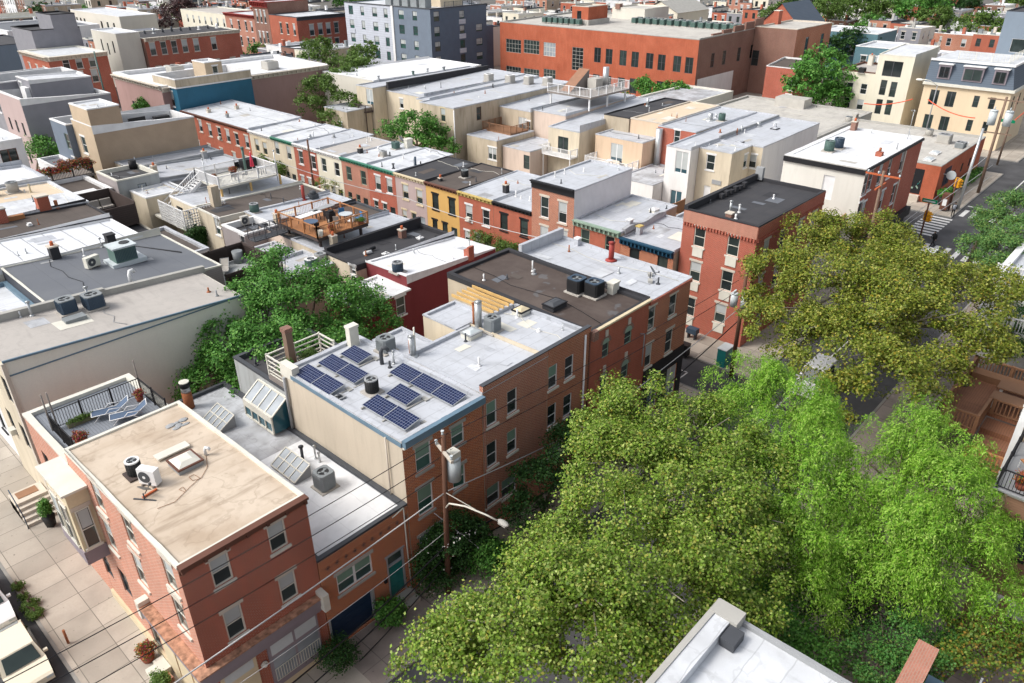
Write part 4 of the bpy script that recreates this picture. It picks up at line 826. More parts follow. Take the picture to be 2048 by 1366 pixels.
# rear plant terrace with white rail and old chimney
pt = T('plant_terrace', 'small rear terrace with pale rail behind the solar panels', 'terrace', (17.3, 33.1, 8.2)); MB().box(17.25, 33.02, 8.0, 20.8, 34.6, 8.3).build('floor', 'greywood', pt)
railing(pt, [(17.3, 33.05, 8.3), (17.3, 34.55, 8.3), (20.75, 34.55, 8.3), (20.75, 33.1, 8.3)], 1.25, 'offwhite', .3, .03, .09, .09, 1.7, style='h')
MB().box(18.3, 33.9, 8.31, 18.7, 34.3, 10.7, 0).box(18.25, 33.85, 10.7, 18.75, 34.35, 10.95, 1).build('chimney', ['wornwood', 'brick_brown'], pt)
pottedplant((17.9, 33.6, 8.3), 'lime green plant on the small rear terrace', .4, .6, 'lf_green'); pottedplant((19.5, 33.7, 8.3), 'dull bushy plant on the small rear terrace', .45, .6, 'lf_mid')
rw = Bld('rear_wing', 'grey rear wing below the plant terrace of the solar house', 17.22, 22.3, 33.03, 38.5, (7.9,)*4, 'st_cement', 'rf_tar', 'house', cop='darkgrey')
# conservatory
cv = T('conservatory', 'glass lean-to conservatory on the side of the beige wall', 'conservatory', (15.4, 32.8, 5.6)); b = MB()
X0, X1, Y0, Y1, ZA, ZB = 16.1, 17.18, 32.9, 35.8, 6.7, 7.5
MB().quad((X0, Y0, ZA), (X0, Y1, ZA), (X1, Y1, ZB), (X1, Y0, ZB)).build('glass_roof', 'glass_sky', cv); MB().quad((X0, Y0, 5.6), (X0, Y1, 5.6), (X0, Y1, ZA), (X0, Y0, ZA)).quad((X0, Y0, 5.6), (X1, Y0, 5.6), (X1, Y0, ZB), (X0, Y0, ZA)).build('glass_wall', 'glass_teal', cv)
for i in range(5): q = Y0+(Y1-Y0)*i/4; b.beam((X0, q, ZA+.02), (X1, q, ZB+.02), .09, .06).beam((X0-.02, q, 5.6), (X0-.02, q, ZA), .08)
b.beam((X0, Y0, ZA), (X0, Y1, ZA), .14).beam((X1, Y0, ZB), (X1, Y1, ZB), .12).beam((X0, Y0, 5.65), (X0, Y1, 5.65), .12).beam((X0, Y0, ZA-.25), (X0, Y1, ZA-.25), .12, .3); b.build('frame', 'offwhite', cv)
# ================================================================ middle brick pair
n4 = Bld('brick_house', 'wide plain brick house with stepped parapet beside the solar house', 22.5, 27.6, F, 29.0, (9.6, 9.6, 9.45, 9.45), {'S': 'brick_mid', '*': 'st_cream'}, 'rf_silver', 'house', cop='rf_silverx', copw=.2, coph=.02, drop=.2, copsides='SWN', wins=[
  ('S', 'plw', 1, 1, [(973, 857, 994, 795), (974, 939, 994, 878), (1015, 832, 1034, 772), (1014, 911, 1034, 852), (972, 1017, 998, 962), (1004, 1000, 1032, 945)])])
n4b = Bld('brick_house', 'narrow brick house with white downspout beside the arched windows', 27.63, 31.45, F, 29.0, (9.65, 9.65, 9.5, 9.5), {'S': 'brick_warm', '*': 'st_cream'}, 'rf_silver', 'house', cop='rf_silverx', copw=.2, coph=.02, drop=.2, copsides='SNE', wins=[
  ('S', 'plw', 1, 1, [(1094, 783, 1114, 725), (1091, 860, 1110, 804), (1129, 762, 1148, 706), (1126, 837, 1144, 783), (1089, 920, 1122, 882)])])
for q, x0, x1 in ((n4, 22.5, 27.6), (n4b, 27.63, 31.45)):
    MB().box(x0, F-.04, 9.6, x1, F+.2, 9.93).build('front_parapet', 'brick_mid' if q is n4 else 'brick_warm', q.root); MB().box(x0, F-.06, 9.932, x1, F+.215, 9.99).build('parapet_cap', 'darkgrey', q.root); MB().quad((x0+.01, F+.21, 9.38), (x1-.01, F+.21, 9.38), (x1-.01, F+.21, 9.93), (x0+.01, F+.21, 9.93)).build('parapet_flashing', 'rf_silver', q.root)
Bld('rear_wing', 'rear strip of the white roof beside the solar panels', 22.5, 24.7, 29.03, 31.8, (9.4,)*4, 'st_cream', 'rf_silver', 'house', cop='rf_silverx', copw=.15, coph=.02, drop=.15); lo = Bld('rear_wing', 'cream walled rear wing with silver roof beside the pine joists', 26.5, 29.2, 29.03, 31.95, (9.5,)*4, 'st_cream', 'rf_silver', 'house', cop='rf_silverx', copw=.15, coph=.03, drop=.12)
MB().cyl(30.9, F-.08, .2, 9.6, .06, n=8).build('downspout', 'white', n4b.root); MB().cyl(31.4, F-.05, 0.2, 9.6, .035, n=8).build('conduit', 'brownpaint', n4b.root); MB().cyl(22.55, F-.04, .2, 9.0, .03, n=8).build('conduit', 'brick_salmon', n4.root)
n4.vent(812, 708, 1.1, .09, 'rust', 0).vent(825, 712, 1.2, .18, 'steel', .2).vent(814, 700, 1.7, .05, 'offwhite'); n4.hatch(943, 673, .95, .8, .28, 'offwhite', 'glazed', 'grey')
n4b.hatch(1057, 620, .9, .8, .25, 'offwhite', 'cream', 'black'); n4b.vent(940, 657, 1.5, .09, 'rust', .12).vent(950, 660, 1.7, .22, 'steel', .24).vent(1078, 663, .2, .08, 'white')
x, y, z = n4b.at(985, 662); ac((x, y, z), 'grey condenser beside the steel flue on the white roof', 'box', 'ac_grey', 'ac_grey', (.8, .8, .85))
b = MB()
for i in range(5): xx = 29.45+i*.46; b.beam((xx, 28.8, 9.62), (xx, 32.5, 9.62), .06, .2)
tag(b.build('pergola_joists', 'pine'), 'five bare pine joists spanning beside the dark brown roof', 'pergola')
# dark roofed building with arched windows
n5 = Bld('arched_window_house', 'brick house with dark patched roof and arched windows', 31.5, 37.6, F, 35.1, (9.45, 9.45, 9.75, 9.75), {'S': 'brick_orangered', '*': 'st_tan'}, 'rf_brown', 'house', cop='tar', copw=.3, coph=.04, drop=.16, wins=[
  ('S', 'dhgr', 1, 1, [(1203, 719, 1219, 682), (1248, 692, 1264, 657), (1198, 793, 1214, 751), (1241, 761, 1257, 724)]), ('S', 'dhn', 1.2, 1.8, [(33.2, .8), (35.8, .8)], {'m': 1})])
ab = MB(); kb = MB()
for w_ in [c for c in n5.root.children if c.name.startswith('window')][:4]:
    u = w_.location.x+n5.x0; zt_ = w_.location.z+max(v.co.z for v in w_.data.vertices); r = max(v.co.x for v in w_.data.vertices)
    n = 10
    for i in range(n):
        a0, a1 = pi*i/n, pi*(i+1)/n
        ab.quad((u+cos(a0)*r*.98, F-.012, zt_+sin(a0)*r*.98), (u+cos(a1)*r*.98, F-.012, zt_+sin(a1)*r*.98), (u+cos(a1)*(r+.2), F-.02, zt_+sin(a1)*(r+.2)), (u+cos(a0)*(r+.2), F-.02, zt_+sin(a0)*(r+.2)), 0)
        ab.tri((u, F-.011, zt_), (u+cos(a0)*r*.98, F-.011, zt_+sin(a0)*r*.98), (u+cos(a1)*r*.98, F-.011, zt_+sin(a1)*r*.98), 1)
    kb.box(u-.13, F-.06, zt_+r+.12, u+.13, F-.002, zt_+r+.55)
ab.build('window_arch', ['brick_brown', 'sage'], n5.root); kb.build('keystone', 'stone', n5.root)
n5.cornice('S', 'cream', .22, .22, 0); MB().box(31.45, F-.3, 9.0, 31.9, F-.003, 9.6).build('cornice_end', 'brick_brown', n5.root)
for (px, py), lb in zip(((1153, 572), (1188, 579)), ('left one of two black boxy condensers on the dark brown roof', 'right one of two black boxy condensers on the dark brown roof')):
    x, y, z = n5.at(px, py+12); ac((x, y, z), lb, 'box', 'ac_dark', 'ac_blue', (1.0, 1.0, .95))
n5.chim(1226, 585, .7, .45, .7, 'offwhite', None, 'offwhite'); n5.hatch(1109, 615, 1.3, .9, .28, 'tar', 'darkgrey', 'black'); n5.vent(1065, 543, .8, .05, 'white').vent(1068, 548, .35, .1, 'grey')
MB().tube([(36.9, F-.3, 5), (36.9, F-.3, 7.4), (36.7, F-.1, 7.4)], .04, 8).build('flagpole', 'grey', n5.root)
# end house with black shopfront
n6 = Bld('end_house', 'brick end house with pale roof and black ground floor', 37.63, 42.7, F, 34.3, (9.3, 9.3, 9.5, 9.6), {'S': 'brick_warm', '*': 'brick_warm'}, 'rf_silver', 'house', cop='rf_silver', copw=.25, coph=.05, drop=.12, wins=[
  ('S', 'dhc', 1, 1, [(1293, 665, 1311, 611), (1336, 636, 1355, 585), (1286, 739, 1304, 686), (1328, 710, 1347, 656)]), ('S', 'sl', 1.3, 2.4, [(39.0, .5), (41.4, .5)], {'m': 1, 'name': 'shop_window'})])
n6.band('S', 'brick_red', 9.05, 9.3, .12, 'cornice')
b = MB().box(37.63, F-.06, 3.0, 42.72, F-.003, 4.2).box(37.63, F-.06, 0, 38.3, F-.003, 3).box(39.7, F-.06, 0, 40.7, F-.003, 3).box(42.1, F-.06, 0, 42.72, F-.003, 3).box(42.703, F, 0, 42.75, 30, 4.2); b.build('shopfront', 'black', n6.root)
n6.vent(1222, 520, 1.3, .2, 'redpipe', .26).vent(1138, 503, .5, .05, 'rust'); n6.chim(1155, 490, .35, .35, .5, 'rf_silver', None, 'white'); MB().box(37.8, 34.0, 9.4, 42.6, 34.3, 10.2).build('rear_parapet', 'rf_silverx', n6.root)
x, y, z = n6.at(1300, 558); dish((x, y, z), 'wire satellite dish on two concrete blocks near the red flue', 0.6, .35, .5, True)
# ================================================================ houses along the narrow road, gardens side (east fronts)
D = []
def D_(name, label, y0, y1, wall, roof, x0=31.2, z=(6.9, 6.5, 6.5, 6.9), **k): return Bld(name, label, x0, 42.7, y0, y1, z, wall, roof, 'house', **k)
ma = D_('maroon_house', 'house with maroon side wall and bright white roof', 41.4, 46.4, {'S': 'st_maroon', 'W': 'st_maroon', '*': 'brick_red'}, 'rf_white2', 33.0, (7.2, 6.6, 6.4, 7.0), cop='rf_white2', drop=.1, coph=.03)
mr = Bld('rear_wing', 'maroon rear wing stepping down below the white roof', 28.2, 32.97, 41.0, 45.0, (6.2,)*4, {'*': 'st_maroon'}, 'rf_white2', 'house', cop='white', drop=.1, wins=[('S', 'dhw', .9, 1.5, [(802, 612)])])
x, y, z = ma.at(794, 545); ac((x, y, z), 'blue round condenser near the rear of the bright white roof', 'round', 'ac_blue', 'grey', (.85, .85, .75)); MB().box(39.5, 41.3, 6.4, 40.1, 41.5, 7.6).box(39.5, 41.5, 6.4, 40.1, 41.9, 7.3).build('chimney', 'brick_red', ma.root); ma.vent(939, 492, .5, .05, 'steel', .1)
bk_ = D_('black_roof_house', 'cream house with black tar roof beside the white roof', 46.43, 51.0, {'W': 'st_cream', '*': 'st_cream'}, 'rf_tar', 32.0, cop='tar', copw=.3, drop=.3, wins=[('W', 'dhw', .6, .7, [(710, 542)]), ('W', 'dhw', .8, 1.4, [(745, 557)])])
bk_.chim(805, 475, .55, .5, .7, 'brick_brown').hatch(840, 478, .45, .45, .1, 'white', 'white', 'white').hatch(772, 510, .45, .45, .1, 'white', 'white', 'white').vent(792, 500, .5, .04, 'steel').vent(872, 480, .4, .1, 'black')
MB().box(32.3, 50.7, 6.6, 42.6, 51.05, 7.2).build('parapet_ridge', 'tar', bk_.root)
x, y, z = bk_.at(738, 507); t = T('pipe_bundle', 'black and white pipe offcuts lying on the black tar roof', 'pipes', (x, y, z)); MB().tube([(x-.5, y, z+.15), (x+.2, y-.1, z+.15)], .15, 10, 0).tube([(x+.1, y+.4, z+.15), (x+.9, y+.3, z+.2)], .14, 10, 1).build('pipe', ['white', 'black'], t)
sv = D_('silver_roof_house', 'house with pale silver roof between the cedar deck and the black roof', 51.03, 55.4, 'st_tan', 'rf_silverx', 31.9, cop='rf_silver', copw=.15, drop=.08)
sv.chim(693, 505, .5, .5, 1.0, 'st_tan')
sw = Bld('rear_wing', 'tan rear wing with two small rooftop units behind the silver roof', 27.3, 31.87, 49.2, 53.6, (6.4,)*4, 'st_tan', 'rf_silver', 'house', cop='rf_silver', drop=.2)
x, y, z = sw.at(656, 520); ac((x, y, z), 'brown boxy condenser on the tan rear wing', 'box', 'ac_beige', 'grey', (.8, .8, .7)); x, y, z = sw.at(632, 530); ac((x-.4, y, z), 'pale green boxy unit on the tan rear wing', 'box', 'ac_green', 'white', (.9, .7, .6))
ce = D_('cedar_deck_house', 'house with dark roof under the orange cedar deck', 55.43, 60.6, {'W': 'st_pinkish', '*': 'st_tan'}, 'rf_brownx', 31.9, cop='darkgrey', drop=.12); ce.chim(540, 440, .5, .5, .9, 'st_tan')
cr_ = Bld('rear_wing', 'pinkish rear wing with pale domed roof below the cedar deck', 28.4, 31.87, 53.7, 58.2, (6.0,)*4, {'*': 'st_pinkish'}, 'rf_silver', 'house', cop='rf_silver', drop=.1, wins=[('W', 'dhw', .7, 1.3, [(55, 4.3)], {'m': 1})])
dk = T('cedar_deck', 'orange cedar roof deck crowded with furniture', 'deck', (32.1, 51.3, 7.5)); DX0, DX1, DY0, DY1, DZ = 32.3, 37.5, 51.8, 57.6, 7.7
MB().box(DX0, DY0, DZ-.25, DX1, DY1, DZ, 1).box(DX0+.1, DY0+.1, DZ+.002, DX1-.1, DY1-.1, DZ+.03, 0).build('floor', ['deck_cedar', 'darkwood'], dk)
railing(dk, [(DX0, DY0, DZ), (DX1, DY0, DZ), (DX1, DY1, DZ), (DX0, DY1, DZ), (DX0, DY0, DZ)], 1.05, 'cedar', .16, .014, .10, .11, 2.0)
for q in ((DX0+.5, DY0+.5), (DX1-.5, DY0+.5), (DX0+.5, DY1-.5), (DX1-.5, DY1-.5)): MB().box(q[0]-.1, q[1]-.1, 6.3, q[0]+.1, q[1]+.1, DZ-.25).build('support_post', 'darkwood', dk)
def table(loc, label, w=1.6, d=.9, h=.72, mat='white', leg='darkgrey', rz=0, round_=False, group='outdoor tables'):
    t = T('outdoor_table', label, 'table', loc, group, rz)
    (MB().cyl(0, 0, h-.04, h, w/2, n=20) if round_ else MB().box(-w/2, -d/2, h-.05, w/2, d/2, h)).build('tabletop', mat, None).parent = t
    for sx in (-1, 1):
        for sy in (-1, 1): q = .33 if round_ else .45; inst('leg', cm(('tl', w, d, h, sx, sy, leg, round_), lambda: MB().beam((sx*w*q*.9, sy*(w if round_ else d)*q*.9, 0), (sx*w*q*.8, sy*(w if round_ else d)*q*.8, h-.05), .05).mesh('leg', leg)), t, (0, 0, 0))
    return t
def chair(loc, label, mat='fabric_grey', fr='darkgrey', rz=0, group='outdoor chairs'):
    t = T('outdoor_chair', label, 'chair', loc, group, rz)
    inst('seat', cm(('cs', mat), lambda: MB().box(-.25, -.25, .4, .25, .25, .46).mesh('seat', mat)), t, (0, 0, 0)); inst('backrest', cm(('cbk', mat), lambda: MB().box(-.25, .22, .46, .25, .28, .95).mesh('backrest', mat)), t, (0, 0, 0))
    for sx in (-1, 1):
        for sy in (-1, 1): inst('leg', cm(('cl', sx, sy, fr), lambda: MB().beam((sx*.24, sy*.24, 0), (sx*.22, sy*.22, .4), .035).mesh('leg', fr)), t, (0, 0, 0))
    return t
table((34.3, 55.9, DZ+.03), 'long white table at the back of the cedar deck', 2.4, .8, rz=.1); table((36.1, 56.5, DZ+.03), 'long grey table at the far end of the cedar deck', 2.4, .7, mat='grey', rz=.1); table((33.3, 54.2, DZ+.03), 'round blue cloth table on the cedar deck', 1.3, 1.3, mat='fabric_blue', round_=True); table((36.5, 53.6, DZ+.03), 'round glass table at the front right of the cedar deck', 1.2, 1.2, mat='glazed', round_=True)
for i, (cx, cy, mt, lb) in enumerate(((33.0, 52.6, 'black', 'black chair at the near corner of the cedar deck'), (34.3, 52.5, 'fabric_grey', 'grey chair by the front rail of the cedar deck'), (35.6, 55.0, 'black', 'black chair beside the grill on the cedar deck'), (36.9, 54.8, 'bluefabric', 'blue chair at the right side of the cedar deck'), (36.2, 52.4, 'white', 'white chair by the glass table'), (37.1, 52.5, 'bluefabric', 'blue chair in the front right corner of the cedar deck'), (34.9, 52.9, 'greywood', 'slatted bench chair in the middle of the front rail'))): chair((cx, cy, DZ+.03), lb, mt, rz=i*.9)
pottedplant((33.9, 52.1, DZ+.03), 'red potted plant by the cedar deck front rail', .25, .4); pottedplant((36.9, 52.0, DZ+.03), 'lime green plant by the cedar deck front rail', .3, .3, 'lf_green'); 
t = T('bucket', 'white tub at the near corner of the cedar deck', 'tub', (32.7, 52.0, DZ+.03)); MB().cyl(32.7, 52.0, DZ+.03, DZ+.6, .22, .28).build('tub_body', 'offwhite', t)
t = T('barbecue', 'black barbecue in the middle of the cedar deck', 'barbecue', (35.3, 54.2, DZ+.03)); MB().box(35.0, 53.9, DZ+.5, 35.7, 54.4, DZ+1.0).box(35.1, 53.95, DZ+1.0, 35.6, 54.35, DZ+1.2).build('grill_body', 'black', t); MB().box(35.05, 53.95, DZ+.03, 35.65, 54.35, DZ+.5).build('cabinet', 'ac_dark', t)
br = T('gangway', 'narrow black metal gangway leading to the cedar deck', 'walkway', (30.0, 56.5, 7.3)); MB().box(28.9, 56.0, 7.3, 32.1, 57.0, 7.4).build('floor', 'darkgrey', br); railing(br, [(28.9, 56.0, 7.4), (32.1, 56.0, 7.4)], 1.0, 'darkgrey', .13, .02, .05, .06, 1.1); railing(br, [(28.9, 57.0, 7.4), (32.1, 57.0, 7.4)], 1.0, 'darkgrey', .13, .02, .05, .06, 1.1)
gr = D_('grey_roof_house', 'house with pale roof and tall red flue behind the cedar deck', 60.63, 65.0, 'st_tan', 'rf_silver', 33.03, cop='rf_silver', drop=.1); gr.vent(608, 400, 1.5, .16, 'redpipe'); gr.vent(566, 408, .7, .05, 'darkgrey')
x, y, z = gr.at(622, 395); t = T('fan_unit', 'dark rooftop fan unit next to the red flue', 'fan', (x, y, z)); MB().box(x-.4, y-.4, z, x+.4, y+.4, z+.5).sphere((x, y, z+.6), (.35, .35, .25)).build('housing', 'darkgrey', t)
gm = Bld('mauve_rear_wing', 'mauve sided rear wing with white coping and a black parapet rail', 29.7, 33.0, 59.3, 63.2, (6.9,)*4, {'*': 'sd_mauve'}, 'rf_tar', 'house', cop='white', copw=.3, drop=.5, wins=[('W', 'dhw', .8, 1.4, [(487, 487)])])
x, y, z = gm.at(490, 450); ac((x, y, z), 'pale condenser at the corner of the mauve sided wing', 'split', 'ac_beige', 'white', (.7, .4, .8)); x, y, z = gr.at(510, 425); ac((x, y, z), 'green grey condenser on the dark roof behind the mauve wing', 'round', 'ac_green', 'grey', (.85, .85, .8))
bz = D_('dark_roof_house', 'cream house with brown black roof below the white deck', 65.03, 70.0, {'W': 'st_cream', '*': 'st_cream'}, 'rf_brownx', 30.5, cop='offwhite', copw=.12, drop=.06, wins=[('W', 'dhw', .9, 1.7, [(432, 440)]), ('W', 'dhw', .6, .8, [(458, 432)])])
MB().box(31.9, 68.6, 2, 32.7, 69.3, 8.8).build('chimney', 'st_tan', bz.root)
wd_ = D_('white_deck_house', 'cream house carrying the white railed roof deck', 70.03, 75.0, {'W': 'st_cream', '*': 'st_cream'}, 'rf_silver', 30.5, cop='white', copw=.12, drop=.06, wins=[('W', 'dhb', 1.0, 1.8, [(71.2, 4.2), (73.2, 4.2)], {'m': 1})])
we = Bld('rear_wing', 'cream rear wing with white roof beside the white stair', 28.6, 32.8, 76.1, 79.8, (6.9,)*4, {'*': 'st_cream'}, 'rf_white', 'house', cop='white', drop=.08)
wdk = T('white_deck', 'white railed roof deck with red closed parasol', 'deck', (33.5, 68, 7.5)); WX0, WX1, WY0, WY1, WZ = 34.0, 40.6, 71.2, 75.9, 7.75
MB().box(WX0, WY0, WZ-.2, WX1, WY1, WZ, 0).build('floor', 'offwhite', wdk); railing(wdk, [(WX0, WY1, WZ), (WX0, WY0, WZ), (WX1, WY0, WZ), (WX1, WY1, WZ), (WX0, WY1, WZ)], 1.05, 'white', .13, .04, .1, .12, 1.9)
for q in ((WX0+.3, WY0+.3), (37.5, WY0+.2), (41, WY0+.3)): MB().box(q[0]-.09, q[1]-.09, 6.3, q[0]+.09, q[1]+.09, WZ-.2).build('support_post', 'pine', wdk)
MB().cyl(38.4, 73.6, WZ, 10.4, .13, m=0).cyl(38.4, 73.6, 10.4, 10.6, .2, .16, m=0).build('flue', 'ac_green', wdk)
for q in ((33.9, 73.5), (40.5, 71.1)): MB().cyl(q[0], q[1], 7.0, 10.2, .05, n=8).cyl(q[0], q[1], 10.2, 10.3, .12, n=8).build('pipe', 'steel', wdk)
t = T('parasol', 'closed red parasol on the white deck', 'parasol', (39.3, 73.8, WZ)); MB().cyl(39.3, 73.8, WZ+.6, WZ+2.1, .22, .05).build('canopy', 'fabric_red', t); MB().cyl(39.3, 73.8, WZ, WZ+2.2, .03).build('pole', 'white', t)
t = T('barbecue', 'large black barbecue at the back of the white deck', 'barbecue', (39.6, 75.1, WZ)); MB().box(38.8, 74.7, WZ+.3, 40.4, 75.6, WZ+1.1).build('grill_body', 'black', t); MB().box(39.0, 74.8, WZ, 40.2, 75.5, WZ+.3).build('cabinet', 'ac_dark', t)
chair((38.4, 75.1, WZ), 'black chair beside the large barbecue on the white deck', 'black'); chair((36.4, 72.3, WZ), 'dark wire chair by the white deck front rail', 'ac_dark', rz=2); chair((37.5, 72.2, WZ), 'second dark wire chair, nearer the flue', 'ac_dark', rz=4); table((39.6, 72.4, WZ), 'small round white table on the white deck', .9, .9, round_=True); pottedplant((37.4, 74.4, WZ), 'red geraniums on the white deck left of the flue', .35, .5); pottedplant((35.0, 74.0, WZ), 'clay pots at the head of the white stair', .3, .3)
# white stair and lattice landing
stp = T('white_stair', 'white timber stair climbing from a lattice landing to the deck', 'stair', (28.3, 69.5, 5)); b = MB()
a0, a1 = Vector((30.2, 75.4, 5.3)), Vector((34.0, 75.4, 7.75))
for i in range(13): p = a0.lerp(a1, i/12); b.box(p.x-.16, 74.9, p.z-.04, p.x+.16, 75.9, p.z)
for yy in (74.85, 75.95): b.beam((a0.x, yy, a0.z-.1), (a1.x, yy, a1.z-.1), .08, .3)
b.build('treads', 'white', stp); b = MB()
for yy in (74.85, 75.95):
    b.beam((a0.x, yy, a0.z+.95), (a1.x, yy, a1.z+.95), .08)
    for i in range(18): p = a0.lerp(a1, i/17); b.beam((p.x, yy, p.z), (p.x, yy, p.z+.95), .035)
b.build('handrail', 'white', stp)
la = T('lattice_landing', 'raised landing fenced with white lattice panels', 'landing', (29.0, 69.4, 4)); MB().box(29.0, 69.2, 5.0, 33.3, 76, 5.2).build('floor', 'offwhite', la)
railing(la, [(29.0, 74.2, 5.0), (29.0, 69.2, 5.0), (33.3, 69.2, 5.0)], 2.0, 'white', .26, .07, .1, .12, 1.9, name='lattice', style='x')
tree('ivy', 'dark green climber spilling below the white lattice', (30, 68.8, .1), [(29.8, 68.8, 4.2, 1.3, .6, 1.2), (31.0, 68.8, 3.6, 1.4, .6, 1.4), (29.2, 69.2, 3.2, .8, .8, 1.4)], 'lf_dark', .16, 16, .3, 12, trunk=.05, cat='climber')
ne = D_('far_roof_house', 'house with pale roof and black tar half behind the white deck', 75.03, 80.0, 'st_tan', 'rf_tar', 32.0, (7, 6.6, 6.6, 7), cop='rf_silver', drop=.1); nf = D_('far_roof_house', 'long silver roofed house below the tall tan wall', 80.03, 86.5, 'st_tan', 'rf_silver', 31.5, (7.4, 6.8, 6.8, 7.4), cop='grey', drop=.1)
nf.chim(363, 300, .5, .5, .8, 'grey'); nf.chim(310, 345, .5, .5, .7, 'st_tan')
cm_ = Bld('cement_house', 'stained grey cement house with mauve side wall', 27.6, 31.9, 79.9, 85.0, (8.1,)*4, {'S': 'st_cement', 'W': 'sd_mauve', '*': 'st_cement'}, 'rf_tar', 'house', cop='offwhite', drop=.35, wins=[('S', 'plain', .9, 1.5, [(287, 381)])])
MB().cyl(29.9, 79.8, .3, 7.2, .07, n=8).build('drainpipe', 'offwhite', cm_.root); x, y, z = cm_.at(262, 335); t = T('water_butt', 'black barrel on the cement house roof', 'barrel', (x, y, z)); MB().cyl(x, y, z, z+.9, .4).build('barrel_body', 'black', t)
# ================================================================ houses on the corner road (left block)
be = Bld('beige_wall_house', 'house with a huge blank pale side wall and grey roof', 7.0, 20.9, 43.6, 49.3, (10.0, 9.1, 9.2, 10.1), {'S': 'st_pale', 'W': 'st_cream', '*': 'st_pale'}, 'rf_greige', 'house', cop=None, drop=.03, wins=[('W', 'dhx', .9, 1.7, [(45, 6.8), (47.3, 6.8), (45, 3.6), (47.3, 3.6)], {'m': 1})])
be.band('S', 'bluetrim', 9.05, 9.12, .05, 'flashing'); b = MB()
b.beam((7.0, 43.56, 10.0), (20.9, 43.56, 9.1), .1, .12); b.build('edge_flashing', 'bluetrim', be.root)
b = MB().beam((7.0, 49.2, 10.25), (14.5, 49.2, 9.85), .35, .5).beam((14.5, 49.2, 9.75), (21.2, 49.2, 9.3), .35, .45); b.build('parapet', 'greystone', be.root)
x, y, z = be.at(137, 625); ac((x, y, z), 'left dark condenser on the grey roof above the pale wall', 'box', 'ac_blue', 'ac_grey', (.95, .95, .85)); x, y, z = be.at(190, 615); ac((x, y, z), 'right dark condenser on the grey roof above the pale wall', 'box', 'ac_blue', 'ac_grey', (1.05, 1.05, .85))
be.vent(64, 632, .9, .08, 'steel', .14).vent(42, 635, .4, .05, 'steel').vent(173, 595, .8, .08, 'steel', .16).vent(434, 592, .4, .06, 'grey'); x, y, z = be.at(150, 640); MB().box(x-.6, y-.35, z, x+.6, y+.35, z+.22).build('roof_hatch', 'ac_grey', be.root)
cv_ = MB().box(6.9, 43.5, 0, 7.1, 43.9, 9.9).build('corner_board', 'stone', be.root)
da = Bld('slate_roof_house', 'house with wide slate grey roof and notched front', 11.4, 22.6, 49.35, 58.9, (9.7, 9.1, 9.1, 9.7), {'W': 'sd_darkgrey', '*': 'sd_mauve'}, 'rf_slate', 'house', cop='offwhite', copw=.1, coph=.03, drop=.04)
x, y, z = da.at(250, 525); t = T('rooftop_unit', 'large blue green rooftop cooling unit on a pale curb', 'cooling unit', (x, y, z)); MB().box(x-1.1, y-.8, z, x+1.3, y+.9, z+.3, 1).box(x-.75, y-.65, z+.302, x+.75, y+.65, z+1.3, 0).build('casing', ['ac_green', 'glazed'], t)
MB().box(x-.85, y-.75, z+1.302, x+.85, y+.75, z+1.42).build('top_panel', 'glazed', t); MB().cyl(x+.3, y+.1, z+1.42, z+1.47, .35, n=20).build('fan', 'ac_dark', t); b = MB()
for i in range(14): q = x-.7+1.4*i/13; b.box(q-.015, y-.68, z+.4, q+.015, y-.655, z+1.2)
b.build('louvres', 'ac_blue', t)
x, y, z = da.at(187, 535); ac((x, y, z), 'white split condenser on the slate grey roof', 'split', 'offwhite', 'white', (1.0, .4, .75), rz=.25)
da.gooseneck(262, 565, .55, .12, 'white', .3); da.chim(95, 505, .6, .6, .9, 'tar', 'orangeclay', 'stone').chim(225, 495, .6, .6, 1.0, 'tar', None, 'tar').vent(195, 490, .7, .04, 'white', .12)
b = MB().box(14.5, 54.9, 9.2, 19, 55.0, 9.25).beam((19.8, 57.8, 9.2), (21.8, 53.8, 9.15), .08); b.build('roof_batten', 'tar', da.root)
bw = MB().box(10.2, 52.6, 4.2, 11.36, 54.6, 7.6, 0).box(10.0, 52.4, 7.6, 11.37, 54.8, 7.75, 1).build('bay_window', ['cream', 'brownpaint'], da.root); window(da.root, 'W', (10.195, 53.6, 5), 1.2, 2.2, 'fixw', -.03)
tt = T('rear_terrace', 'grey paved rear terrace with slatted dark screens and a lounger', 'terrace', (22.6, 49.5, 7)); MB().box(22.65, 49.4, 6.6, 27.2, 54.8, 6.9).build('floor', 'st_cement', tt)
railing(tt, [(22.8, 49.5, 6.9), (27.1, 49.5, 6.9), (27.1, 54.7, 6.9), (22.8, 54.7, 6.9)], 1.3, 'darkwood', .16, .09, .1, .1, 1.6, style='h')
lounger((24.6, 53.2, 6.9), 'pale grey lounger on the paved rear terrace', 2.6, 'fabric_grey', 'grey'); t = T('tub_planter', 'tall blue grey tub at the terrace corner', 'tub', (26.2, 54.0, 6.9)); MB().cyl(26.2, 54.0, 6.9, 7.9, .35, .42).build('tub_body', 'ac_grey', t); chair((25.9, 51.2, 6.9), 'wire chair on the paved rear terrace', 'fabric_grey', rz=1)
rt = Bld('terrace_base', 'rear wing carrying the paved terrace', 22.65, 27.2, 49.4, 54.8, (6.6,)*4, 'st_cement', 'rf_slate', 'house', cop=None)
sn = Bld('striped_roof_house', 'house with white roof crossed by dark lap seams', 8.5, 21.2, 58.95, 64.9, (9.9, 9.3, 9.3, 9.9), {'W': 'sd_white', '*': 'st_offwhite'}, 'rf_striped', 'house', cop='white', copw=.12, drop=.06)
